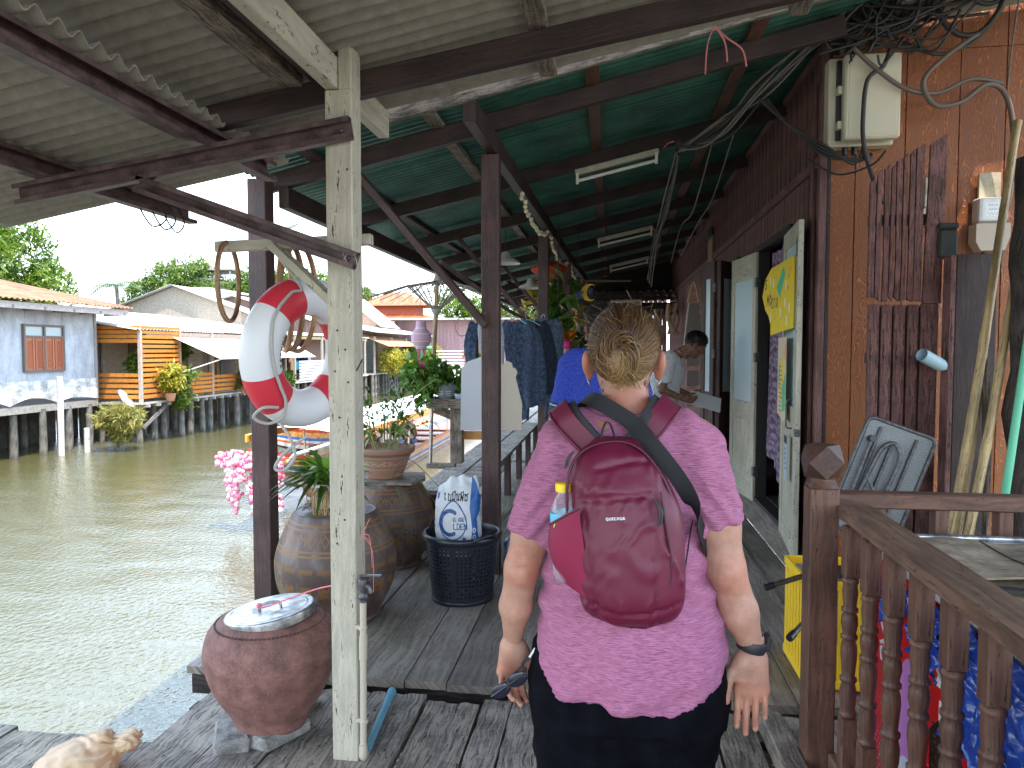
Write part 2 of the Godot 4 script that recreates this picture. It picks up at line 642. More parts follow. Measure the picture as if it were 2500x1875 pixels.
# grain along u: noise stretched by repeating each sample; cracks darken thin lines
func grain(w: int, h: int, sd: int, contrast: float, cracks: float, stretch: int) -> Array:
	var fine := noise_bytes(w / stretch, h, sd, .09, 3)
	var wide := noise_bytes(w, h, sd + 1, .006, 4)
	var bend := noise_bytes(w, h, sd + 2, .008, 2)
	var spots := noise_bytes(w, h, sd + 3, .05, 3)
	var ridge := noise_bytes(w / stretch, h, sd + 4, .05, 2)
	var a := PackedByteArray()
	var b := PackedByteArray()
	a.resize(w * h)
	b.resize(w * h)
	var ws := w / stretch
	for y in h:
		for x in w:
			var i := y * w + x
			var yy := (y + (bend[i] - 128) / 16 + h) % h
			var xf := float(x) / stretch
			var x0 := int(xf)
			var fr := xf - x0
			var r0 := yy * ws + x0 % ws
			var r1 := yy * ws + (x0 + 1) % ws
			var g := (fine[r0] * (1.0 - fr) + fine[r1] * fr) / 255.0
			var k := absf((ridge[r0] * (1.0 - fr) + ridge[r1] * fr) / 255.0 - .5)
			var val := .86 + (g - .5) * contrast + (wide[i] / 255.0 - .5) * contrast * .9 + (spots[i] / 255.0 - .5) * contrast * .35
			var ht := .6 + (g - .5) * .5
			if cracks > .0 and k < .016 * cracks and wide[i] > 105:
				var q := 1.0 - k / (.016 * cracks)
				val *= 1.0 - .75 * q
				ht -= .6 * q
			a[i] = clampi(int(val * 255), 0, 255)
			b[i] = clampi(int(ht * 255), 0, 255)
	return [grey_tex(w, h, a), grey_tex(w, h, b)]

func mottle(w: int, sd: int, freq: float, contrast: float, mid := .85, speck := .0) -> ImageTexture:
	var a := noise_bytes(w, w, sd, freq, 5)
	var b := noise_bytes(w, w, sd + 1, freq * 6.0, 3)
	var s := noise_bytes(w, w, sd + 2, .11, 2)
	for i in w * w:
		var val := mid + (a[i] / 255.0 - .5) * contrast + (b[i] / 255.0 - .5) * contrast * .5
		if speck > .0 and s[i] > 178: val += speck * (s[i] - 178) / 60.0
		elif speck < .0 and s[i] > 178: val += speck * (s[i] - 178) / 60.0
		a[i] = clampi(int(val * 255), 0, 255)
	return grey_tex(w, w, a)

func mat(called: String, col: Color, rough: float, tex: Texture2D = null, scale := Vector3.ONE, bump: Texture2D = null, depth := .0, tri := false) -> StandardMaterial3D:
	var m := StandardMaterial3D.new()
	m.resource_name = called
	m.albedo_color = col
	m.roughness = rough
	m.vertex_color_use_as_albedo = true
	if tex: m.albedo_texture = tex
	if bump:
		m.heightmap_enabled = true
		m.heightmap_texture = bump
		m.heightmap_scale = depth
	m.uv1_scale = scale
	if tri: m.uv1_triplanar = true
	M[called] = m
	return m

func make_materials() -> void:
	var g1 := grain(512, 256, 11, .34, .5, 16)
	var g2 := grain(1024, 512, 21, .62, 1.6, 16)
	var g3 := grain(512, 256, 31, .14, .6, 16)
	T.mot = mottle(512, 41, .008, .5)
	T.fine = mottle(512, 51, .03, .4)
	T.speck = mottle(512, 61, .01, .5, .82, .55)
	T.dark = mottle(512, 71, .012, .55, .85, -.5)
	T.soft = mottle(512, 47, .02, .22, .88)
	# world timber, painted and bare
	mat("brown_timber", lin(.085, .042, .038), .55, g1[0], v3(1, 2, 1), g1[1], .12)
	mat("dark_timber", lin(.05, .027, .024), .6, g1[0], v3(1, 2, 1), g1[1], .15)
	mat("wall_board", lin(.22, .105, .095), .62, g1[0], v3(.8, 2, 1), g1[1], .12)
	mat("old_board", lin(.23, .105, .095), .75, g2[0], v3(.8, 1.6, 1), g2[1], .3)
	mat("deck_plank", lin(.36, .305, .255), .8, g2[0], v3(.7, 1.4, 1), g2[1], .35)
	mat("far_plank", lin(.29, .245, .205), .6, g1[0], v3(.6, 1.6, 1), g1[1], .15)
	mat("bare_timber", lin(.25, .2, .16), .85, g2[0], v3(.8, 1.6, 1), g2[1], .3)
	mat("rail_timber", lin(.16, .075, .048), .5, g1[0], v3(.9, 2, 1), g1[1], .12)
	mat("rotten_timber", lin(.06, .045, .04), .9, g2[0], v3(.8, 1.4, 1), g2[1], .4)
	mat("pile_timber", lin(.2, .185, .165), .9, g2[0], v3(.4, 1, 1), g2[1], .3)
	mat("cream_paint", lin(.60, .55, .43), .55, g3[0], v3(.7, 1.2, 1), g3[1], .12)
	mat("door_paint", lin(.72, .69, .54), .45, g3[0], v3(.7, 1.2, 1), g3[1], .06)
	mat("steel_paint", lin(.125, .075, .075), .45, T.mot, v3(2, 2, 2), T.fine, .03)
	mat("grey_sheet", lin(.36, .325, .275), .92, T.soft, v3(1.3, 1.3, 1.3), T.fine, .02, true)
	mat("green_sheet", lin(.05, .165, .125), .4, T.mot, v3(.5, .5, .5), null, .0, true)
	mat("tin_sheet", lin(.66, .64, .61), .5, T.soft, v3(.15, .15, .15), null, .0, true)
	mat("rust_sheet", lin(.42, .17, .09), .8, T.dark, v3(.3, .3, .3), null, .0, true)
	mat("clay", lin(.3, .14, .115), .75, T.speck, v3(2.2, 2.2, 2.2), T.fine, .12, true)
	mat("pot_clay", lin(.36, .19, .14), .8, T.mot, v3(3, 3, 3), T.fine, .05, true)
	mat("concrete", lin(.30, .285, .26), .9, T.dark, v3(2, 2, 2), T.fine, .15, true)
	mat("white_plastic", lin(.72, .73, .75), .4)
	mat("black_plastic", lin(.012, .014, .022), .35)
	mat("dull_black", lin(.012, .012, .013), .7)
	mat("cable", lin(.035, .033, .033), .55)
	mat("grey_cable", lin(.17, .155, .14), .55)
	mat("alu", lin(.62, .62, .62), .32, T.mot, v3(4, 4, 4), null, .0, true).metallic = .85
	mat("grey_metal", lin(.16, .16, .165), .4, T.mot, v3(6, 6, 6), null, .0, true).metallic = .4
	mat("pvc_cream", lin(.5, .44, .34), .4)
	mat("pvc_blue", lin(.14, .36, .46), .4)
	mat("paint", Color.WHITE, .5)
	mat("matt", Color.WHITE, .85)
	mat("mottled", Color.WHITE, .8, T.soft, v3(.8, .8, .8), null, .0, true)
	mat("gloss", Color.WHITE, .18)
	mat("bamboo", lin(.5, .36, .17), .5, g1[0], v3(.6, 2, 1), null, .0)
	mat("rattan", lin(.52, .29, .14), .5, g1[0], v3(.6, 2, 1), null, .0)
	mat("rope", lin(.62, .6, .56), .9, T.fine, v3(20, 20, 20), null, .0, true)
	mat("card", lin(.40, .31, .21), .85, T.mot, v3(1.5, 1.5, 1.5), T.fine, .04, true)
	for q in [["leaf", v3(.085, .17, .03)], ["bright_leaf", v3(.2, .32, .055)], ["yellow_leaf", v3(.3, .24, .04)], ["deep_leaf", v3(.03, .075, .022)]]:
		var m := mat(q[0], lin(q[1].x, q[1].y, q[1].z), .45)
		m.backlight_enabled = true
		m.backlight = Color(.55, .75, .25)
	var glass := mat("frosted", Color(.75, .85, .88), .35)
	glass.vertex_color_use_as_albedo = false
	var cl := mat("clear", Color(.9, .95, .97, .12), .05)
	cl.transparency = BaseMaterial3D.TRANSPARENCY_ALPHA
	cl.vertex_color_use_as_albedo = false
	# people
	var sk := mat("skin", lin(.50, .27, .19), .5, mottle(256, 81, .02, .16, .93), v3(5, 5, 5), T.fine, .02, true)
	sk.subsurf_scatter_enabled = true
	sk.subsurf_scatter_strength = .12
	mat("tan_skin", lin(.27, .125, .075), .5, T.mot, v3(6, 6, 6), null, .0, true)
	mat("shirt", lin(.47, .18, .30), .85, heather(), v3(5.5, 5.5, 5.5), T.fine, .008, true)
	mat("trousers", lin(.0045, .005, .008), .95, T.mot, v3(3, 3, 3), T.fine, .02, true).metallic_specular = .2
	mat("pack", lin(.115, .004, .026), .5)
	mat("hair", lin(.27, .165, .075), .45)
	mat("black_hair", lin(.012, .01, .01), .45)
	mat("denim", lin(.13, .19, .29), .9, denim(), v3(5, 5, 5), T.mot, .1, true)
	mat("cloth", Color.WHITE, .88, T.fine, v3(3, 3, 3), T.mot, .06, true)
	mat("web", lin(.03, .032, .036), .75, T.fine, v3(12, 12, 12), T.fine, .05, true)
	# orange boards with pressed wood grain
	var og := orange_grain()
	var om := mat("orange_board", lin(.5, .15, .035), .5, og[0], v3(1, 1, 1), og[1], .5)
	om.uv1_scale = v3(1, 1, 1)
	# water
	var wn := noise_bytes(512, 512, 91, .02, 4)
	var water := mat("water", lin(.085, .08, .035), .06, null, v3(1.1, .9, .9), grey_tex(512, 512, wn), .9, true)
	water.uv1_world_triplanar = true
	water.metallic_specular = .68

func heather() -> ImageTexture:
	var a := noise_bytes(32, 512, 101, .16, 3)
	var b := noise_bytes(64, 512, 102, .2, 2)
	var im := Image.create(512, 512, false, Image.FORMAT_RGB8)
	for y in 512:
		for x in 512:
			var xf := x / 16.0
			var x0 := int(xf)
			var fr := xf - x0
			var g := (a[y * 32 + x0 % 32] * (1.0 - fr) + a[y * 32 + (x0 + 1) % 32] * fr) / 255.0
			var k := b[y * 64 + (x / 8)] / 255.0
			var q := clampf(.86 + (g - .5) * .75 + (k - .5) * .28, .0, 1.0)
			im.set_pixel(x, y, Color(minf(1.0, q * 1.02), q * .97, q))
	return ImageTexture.create_from_image(im)

func denim() -> ImageTexture:
	var a := noise_bytes(256, 256, 111, .02, 4)
	for y in 256:
		for x in 256:
			var i := y * 256 + x
			var q := .72 + (a[i] / 255.0 - .5) * .7 + (.08 if (x + y) % 4 < 2 else -.06)
			a[i] = clampi(int(q * 255), 0, 255)
	return grey_tex(256, 256, a)

func orange_grain() -> Array:
	var w := 512
	var h := 512
	var bend := noise_bytes(w, h, 121, .006, 2)
	var fine := noise_bytes(w, h, 122, .06, 3)
	var a := PackedByteArray()
	var b := PackedByteArray()
	a.resize(w * h)
	b.resize(w * h)
	for y in h:
		for x in w:
			var i := y * w + x
			# u runs along the board, v across it; the board is covered once across
			var across := (y - 256.0) / 256.0
			var along := x / 512.0 * TAU
			var d := across * across * 5.0 + .9 * sin(along) * (1.0 - across * across) + (bend[i] / 255.0 - .5) * 3.2
			var s := sin(d * 13.0)
			var line := smoothstep(.55, .95, s)
			a[i] = clampi(int((.74 + (fine[i] / 255.0 - .5) * .2 + line * .24) * 255), 0, 255)
			b[i] = clampi(int((.35 + line * .5 + (fine[i] / 255.0 - .5) * .06) * 255), 0, 255)
	return [grey_tex(w, h, a), grey_tex(w, h, b)]

func extra_materials() -> void:
	# chipped paint: long scratches and flakes that show dark wood
	var w := 256
	var h := 512
	var a := noise_bytes(w, h, 131, .02, 4)
	var b := noise_bytes(w, h, 132, .05, 3)
	var f := noise_bytes(w, h, 133, .012, 2)
	var bump := PackedByteArray()
	bump.resize(w * h)
	var im := Image.create(w, h, false, Image.FORMAT_RGB8)
	for y in h:
		for x in w:
			var i := y * w + x
			var k := absf(b[i] / 255.0 - .5)
			var top := smoothstep(.42, .62, f[i] / 255.0)
			var crack := 1.0 if (k < .012 and a[i] > 128) or (a[i] > 186 and k < .1) else .0
			crack *= top
			var v := .88 + (a[i] / 255.0 - .5) * .16 + .035 * sin(y * .9 + b[i] * .06)
			var c := Color(v, v, v).lerp(Color(.16, .12, .09), crack * .9)
			im.set_pixel(x, y, c)
			bump[i] = clampi(int(170 - crack * 120 + 10 * sin(y * .9 + b[i] * .06)), 0, 255)
	mat("cream_post", lin(.60, .55, .43), .55, ImageTexture.create_from_image(im), v3(.9, 3.2, 1), grey_tex(w, h, bump), .12)
	mat("black_timber", lin(.018, .016, .017), .6)
	mat("pink_board", lin(.42, .2, .15), .7, T.mot, v3(2, 2, 2), null, .0, true)
	var li := mottle(256, 141, .03, .9, .8)
	mat("lilac", lin(.34, .25, .36), .9, li, v3(2, 4, 1))
	mat("rail_worn", lin(.23, .13, .085), .55, M.wall_board.albedo_texture, v3(.8, 1.8, 1), M.wall_board.heightmap_texture, .12)
	mat("brown_cable", lin(.14, .105, .085), .5)
	mat("sunlit_white", lin(.72, .72, .70), .6, T.mot, v3(.5, .5, .5), null, .0, true)  # white of the skirt, with the sun on the lower wall painted in
	mat("rust_flap", lin(.5, .3, .18), .8, T.dark, v3(.5, .5, .5), null, .0, true)


# the place
func _ready() -> void:
	rng.seed = 77
	var cam := Camera3D.new()
	cam.name = "camera"
	cam.fov = 56.85
	cam.near = .05
	cam.far = 1500.0
	cam.position = v3(0, 1.55, 0)
	cam.rotation_degrees = v3(-2.78, 7.87, 0)
	add_child(cam)
	cam.current = true
	var we := WorldEnvironment.new()
	we.name = "world"
	var env := Environment.new()
	env.background_mode = Environment.BG_SKY
	var sky := Sky.new()
	var sm := ProceduralSkyMaterial.new()
	sm.sky_top_color = Color(.66, .76, .88)
	sm.sky_horizon_color = Color(.95, .96, .94)
	sm.sky_curve = .12
	sm.sky_energy_multiplier = 1.35
	sm.ground_bottom_color = Color(.45, .42, .36)
	sm.ground_horizon_color = Color(.85, .85, .82)
	sm.sky_cover = sky_clouds()
	sm.sky_cover_modulate = Color(.55, .54, .5)
	sky.sky_material = sm
	env.sky = sky
	env.tonemap_mode = Environment.TONE_MAPPER_LINEAR
	env.tonemap_exposure = 3.1
	env.sdfgi_enabled = true
	env.ssao_enabled = true
	env.ssil_enabled = true
	we.environment = env
	add_child(we)
	var sun := DirectionalLight3D.new()
	sun.name = "sun"
	sun.light_energy = 1.0
	sun.light_color = Color(1.0, .95, .86)
	sun.light_angular_distance = .5
	sun.shadow_enabled = true
	add_child(sun)
	sun.look_at_from_position(SUN * 50.0, Vector3.ZERO)
	make_materials()
	extra_materials()
	build_water()
	build_decks()
	build_roofs()
	build_posts()
	build_wooden_wall()
	build_doors()
	build_orange_house()
	build_far_bank()
	build_far_end()
	build_trees()
	build_boats()
	build_railing()
	build_freezer_corner()
	build_corner_clutter()
	build_jars()
	build_bench_side()
	build_lifebuoy()
	build_woman()
	build_backpack()
	build_blue_man()
	build_white_man()
	build_laundry()
	build_hanging()
	build_cables()
	build_small()

const SUN := Vector3(.28, .92, .25)

func sky_clouds() -> ImageTexture:
	var d := noise_bytes(512, 256, 7, .012, 4)
	var im := Image.create(512, 256, false, Image.FORMAT_RGBA8)
	for y in 256:
		for x in 512:
			var q := smoothstep(.35, .75, d[y * 512 + x] / 255.0) * clampf((128 - y) / 12.0, .0, 1.0)
			im.set_pixel(x, y, Color(q, q, q, q))
	return ImageTexture.create_from_image(im)

# water and land
func build_water() -> void:
	var mb := MB.new()
	var f := FastNoiseLite.new()
	f.seed = 5
	f.frequency = .55
	f.fractal_octaves = 3
	var zs := PackedFloat32Array()
	var z := 14.0
	while z > -150.0:
		zs.append(z)
		var d := absf(z + 2.0)
		z -= clampf(.05 + d * .008, .07, 1.4)
	var xs := PackedFloat32Array()
	var x := 14.0
	while x > -22.0:
		xs.append(x)
		x -= .11 if x < -1.2 and x > -9.0 else .3
	var g := []
	for zz in zs:
		var r := PackedVector3Array()
		for xx in xs:
			var a := .012 * clampf(12.0 / maxf(absf(zz), 1.0), .35, 1.0)
			r.append(v3(xx, -1.2 + a * f.get_noise_2d(xx * 1.1 + zz * .35, zz * 2.4 - xx * .5) * 1.6, zz))
		g.append(r)
	mb.rows(g, false)
	var o := obj("water", mb, M.water)
	o.set_meta("kind", "structure")
	o.set_meta("label", "murky olive canal water with small ripples")
	var gm := MB.new()
	gm.quad(v3(-700, -2.4, -1200), v3(700, -2.4, -1200), v3(700, -2.4, 300), v3(-700, -2.4, 300), Vector3.UP)
	gm.bx(v3(-160, -1.55, -300), v3(276, 1.3, 900))
	gm.bx(v3(130, -1.6, -400), v3(240, 1.2, 1000))
	var e := obj("ground", gm, mat("soil", lin(.13, .11, .075), .95, T.mot, v3(.2, .2, .2), null, .0, true))
	e.set_meta("kind", "structure")

# one board lying along z with ragged ends
func board(x0: float, x1: float, z0: float, z1: float, top: float, th: float, jag := .0, wob := .003) -> MB:
	var mb := MB.new()
	var k := rnd(.72, 1.12)
	mb.col = Color(k, k * rnd(.97, 1.02), k * rnd(.93, 1.02))
	var p := pv2()
	var n := 7
	for i in n + 1:
		var q := float(i) / n
		p.append(v2(-z0 + (rnd(-jag, jag) if i % 7 else .0), lerpf(x0, x1, q)))
	for i in 7:
		p.append(v2(lerpf(-z0, -z1, (i + 1) / 8.0), x1 + rnd(-wob, wob)))
	for i in n + 1:
		var q := float(i) / n
		p.append(v2(-z1 - rnd(0, jag), lerpf(x1, x0, q)))
	for i in 7:
		p.append(v2(lerpf(-z1, -z0, (i + 1) / 8.0), x0 + rnd(-wob, wob)))
	var off := v2(rnd(0, 5), rnd(0, 5))
	for i in p.size(): p[i] += off
	mb.slab(Transform3D(Basis(v3(0, rnd(-.001, .001), -1), Vector3.RIGHT, Vector3.UP), v3(-off.y, top - th * .5, off.x)), p, th)
	return mb

func build_decks() -> void:
	var near := ground("near_deck")
	near.set_meta("label", "near boardwalk of grey weathered planks with gaps and splits")
	var ex := [-1.80, -1.54, -1.30, -1.06, -.80, -.545, -.415, -.07, .17, .43, .60]
	for i in ex.size() - 1:
		var z0 := 1.4
		var z1 := -3.02 - rnd(.0, .05)
		if i == 4: z1 = -3.0
		var gap := .006 if i != 4 else .012
		if i == 6 or i == 5:
			obj("plank", board(ex[i] + gap, ex[i + 1] - gap * .4, -2.42, z1, .0 + rnd(-.004, .004), .045, .014, .004), M.deck_plank, near)
			obj("plank", board(ex[i] + gap, ex[i + 1] - gap * .4, z0, -2.40, -.004, .045, .006, .004), M.deck_plank, near)
		else:
			obj("plank", board(ex[i] + gap, ex[i + 1] - gap, z0, z1, rnd(-.006, .006), .045, .022, .006), M.deck_plank, near)
	var jm := MB.new()
	for z in [-2.9, -1.9, -.9, .4]: jm.bx(v3(-.6, -.11, z), v3(2.5, .12, .07))
	for p in [v3(-1.6, -1.3, -2.9), v3(-1.6, -1.3, -.9), v3(.2, -1.3, -2.9)]: jm.bx(p, v3(.12, 2.3, .12))
	obj("joist", jm, M.rotten_timber, near)
	var far := ground("far_deck")
	far.set_meta("label", "raised walkway of worn grey boards running along the canal")
	var fx := [-1.98, -1.74, -1.50, -1.31, -1.115, -.915, -.72, -.47, -.235, .02, .27, .52, .80, 1.02, 1.22]
	for i in fx.size() - 1:
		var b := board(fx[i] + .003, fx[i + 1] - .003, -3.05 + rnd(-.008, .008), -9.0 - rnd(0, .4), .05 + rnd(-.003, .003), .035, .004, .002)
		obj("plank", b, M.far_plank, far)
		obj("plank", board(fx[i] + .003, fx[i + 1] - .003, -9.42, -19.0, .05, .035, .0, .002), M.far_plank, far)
	var fj := MB.new()
	for k in 9: fj.bx(v3(-.35, -.05, -3.16 - k * 1.9), v3(3.3, .13, .07))
	for k in 6:
		fj.bx(v3(-1.85, -1.3, -3.2 - k * 2.9), v3(.13, 2.5, .13))
		fj.bx(v3(.9, -1.3, -3.2 - k * 2.9), v3(.13, 2.5, .13))
	obj("joist", fj, M.rotten_timber, far)
	var skirt := MB.new()
	skirt.bar(v3(1.30, .105, -3.2), v3(1.30, .105, -17.0), .20, .02, v3(-.55, 1, 0))
	obj("sloping_board", skirt, M.far_plank, far)
	var side := ground("side_deck")
	side.set_meta("label", "low side platform of dark grey planks at the water's edge")
	var sx := [-3.1, -2.72, -2.46, -2.2, -2.03, -1.82]
	for i in sx.size() - 1:
		obj("plank", board(sx[i] + .004, sx[i + 1] - .004, 1.4, -2.55 - rnd(0, .02) + (sx[i] + 1.8) * .045, -.03 + rnd(-.004, .004), .04, .006, .003), M.deck_plank, side)
	var sj := MB.new()
	sj.bx(v3(-2.4, -.12, -2.35), v3(1.4, .1, .07))
	sj.bx(v3(-2.9, -1.3, -2.3), v3(.12, 2.4, .12))
	obj("joist", sj, M.rotten_timber, side)
	# loose whitish timbers by the railing foot
	var k := MB.new()
	k.bar(v3(.655, .03, -2.95), v3(.70, .03, -1.2), .085, .09, Vector3.UP, .006)
	whole("loose_beam", "whitish weathered beam lying along the foot of the turned railing", "beam", k, M.bare_timber)
	var rb := ground("railing_floor")
	for i in 7:
		obj("plank", board(.715 + i * .26, .965 + i * .26, 1.2, -3.0 if i < 2 else -4.9, .03 + rnd(-.003, .003), .04, .006, .003), M.deck_plank, rb)

# roofs
# a corrugated sheet over x0..x1 (its slope along x) and z0..z1
func corrugated(x0: float, y0: float, x1: float, y1: float, z0: float, z1: float, period: float, amp: float, th: float, per := 8, phase := .0) -> MB:
	var mb := MB.new()
	var n := int(ceil(absf(z1 - z0) / period * per))
	var g := []
	var steps := 4
	for i in steps + 1:
		var q := float(i) / steps
		var x := lerpf(x0, x1, q)
		var y := lerpf(y0, y1, q)
		var r := PackedVector3Array()
		for k in n + 1:
			var z := lerpf(z0, z1, float(k) / n)
			r.append(v3(x, y + amp * sin(z / period * TAU + phase) - th * .5, z))
		for k in n + 1:
			var z := lerpf(z1, z0, float(k) / n)
			r.append(v3(x, y + amp * sin(z / period * TAU + phase) + th * .5, z))
		g.append(r)
	mb.rows(g, true)
	for e in [0, steps]:
		var nn := v3(signf(x0 - x1) * (1 if e == 0 else -1), 0, 0)
		for k in n:
			mb.quad(g[e][k], g[e][k + 1], g[e][2 * n - k], g[e][2 * n + 1 - k], nn)
	return mb

func gs(x: float) -> float:  # underside of the green roof's sheets
	return 3.29 + .225 * x

func up(x: float) -> float:  # middle of the grey roof's upper sheets
	return 2.826 + .19 * x

func build_roofs() -> void:
	var r := thing("grey_roof", "grey corrugated cement roof over the near boardwalk", "roof", v3(-.6, 2.6, -1.0))
	var k := 0
	var z := 1.3
	while z > -3.05:
		var z1 := maxf(z - .60, -3.17)
		var d := .004 * (k % 2)
		for seg in [[-1.74, .32], [.26, 1.78]]:
			var mb := corrugated(seg[0], up(seg[0]) + d + (.008 if seg[0] > 0 else .0), seg[1], up(seg[1]) + d, z, z1, .0775, .0155, .006)
			obj("roof_sheet", mb, M.grey_sheet, r)
		var zl := maxf(z - .60, -3.32)
		if z1 == -3.17: zl = -3.32
		obj("eave_sheet", corrugated(-2.93, 2.155 + d, -1.47, 2.418 + d, z, zl, .0775, .0155, .006), M.grey_sheet, r)
		z = z1 + .05
		k += 1
	# rafters across, battens along
	for zz in [-2.62, -.9, .9]:
		var mb := MB.new()
		mb.bar(v3(-1.56, 2.440, zz), v3(2.0, 3.027, zz), .05, .092, Vector3.UP, .004)
		obj("rafter", mb, M.dark_timber, r)
	for q in [[-1.20, .09, "bare_timber", 1.2, -2.60], [-1.10, .06, "dark_timber", 1.2, -2.66], [-.27, .075, "bare_timber", 1.2, -3.1], [.75, .075, "bare_timber", 1.2, -3.1]]:
		var mb := MB.new()
		mb.bar(v3(q[0], up(q[0]) - .035, q[3]), v3(q[0], up(q[0]) - .035, q[4]), q[1], .045, Vector3.UP, .006)
		obj("batten", mb, M[q[2]], r)
	var fb := MB.new()
	fb.bar(v3(-1.05, 2.655, -3.27), v3(1.75, 2.655 + 2.8 * .226, -3.27), .025, .10, Vector3.UP, .003)
	obj("fascia_board", fb, M.bare_timber, r)
	for q in [[-1.535, 2.345, 1.2, -3.05], [-2.15, 2.235, 1.2, -3.42]]:
		var mb := MB.new()
		channel(mb, v3(q[0], q[1], q[2]), v3(q[0], q[1], q[3]), .075, .045, 1.0)
		obj("steel_purlin", mb, M.steel_paint, r)
	var g := thing("green_roof", "dark green corrugated metal roof over the walkway", "roof", v3(-.5, 3.2, -10))
	z = -2.3
	k = 0
	while z > -17.0:
		var z1 := z - .78
		var d := .003 * (k % 2)
		var mb := corrugated(-2.45, gs(-2.45) + d, 2.0, gs(2.0) + d, z, z1, .076, .008, .002, 6)
		obj("roof_sheet", mb, M.green_sheet, g)
		z = z1 + .04
		k += 1
	var zs := [-4.6, -6.1, -7.7, -9.2, -10.6, -12.1, -13.6, -15.1]
	for zz in zs:
		var mb := MB.new()
		mb.bar(v3(-2.36, gs(-2.36) - .105, zz), v3(1.385, gs(1.385) - .105, zz), .055, .115, Vector3.UP, .004)
		obj("rafter", mb, M.dark_timber, g)
	for q in [[-1.95, "brown_timber"], [-1.12, "bare_timber"], [-.12, "rail_timber"], [.85, "rail_timber"]]:
		var mb := MB.new()
		mb.bar(v3(q[0], gs(q[0]) - .031, -3.45), v3(q[0], gs(q[0]) - .031, -16.5), .085, .04, Vector3.UP, .004)
		obj("batten", mb, M[q[1]], g)
	var lb := MB.new()
	lb.bar(v3(-.79, 2.885, -3.95), v3(-.62, 2.90, -10.4), .075, .125, Vector3.UP, .005)
	obj("post_beam", lb, M.dark_timber, g)
	var lc := MB.new()
	lc.bar(v3(-.62, 2.90, -10.4), v3(-.42, 2.93, -16.0), .075, .125, Vector3.UP, .005)
	obj("post_beam", lc, M.dark_timber, g)
	var eb := MB.new()
	eb.bar(v3(-2.17, gs(-2.17) - .235, -4.54), v3(-2.17, gs(-2.17) - .235, -16.3), .07, .14, Vector3.UP, .005)
	obj("eave_beam", eb, M.dark_timber, g)

# a steel channel lying from a to b, its open side facing +side
func channel(mb: MB, a: Vector3, b: Vector3, h: float, fl: float, side: float) -> void:
	var d := (b - a).normalized()
	var s := Vector3.UP.cross(d).normalized()
	if s.x < .0 and absf(s.x) > .3: s = -s
	if absf(s.x) <= .3 and s.z < .0: s = -s
	s *= side
	var u := d.cross(s).normalized()
	if u.y < .0: u = -u
	mb.bar(a, b, .004, h, u)
	for e in [-1.0, 1.0]:
		mb.bar(a + s * fl * .5 + u * e * (h * .5 + .002), b + s * fl * .5 + u * e * (h * .5 + .002), fl + .004, .004, u)
		mb.bar(a + s * (fl + .003) + u * e * (h * .5 - .006), b + s * (fl + .003) + u * e * (h * .5 - .006), .003, .016, u)

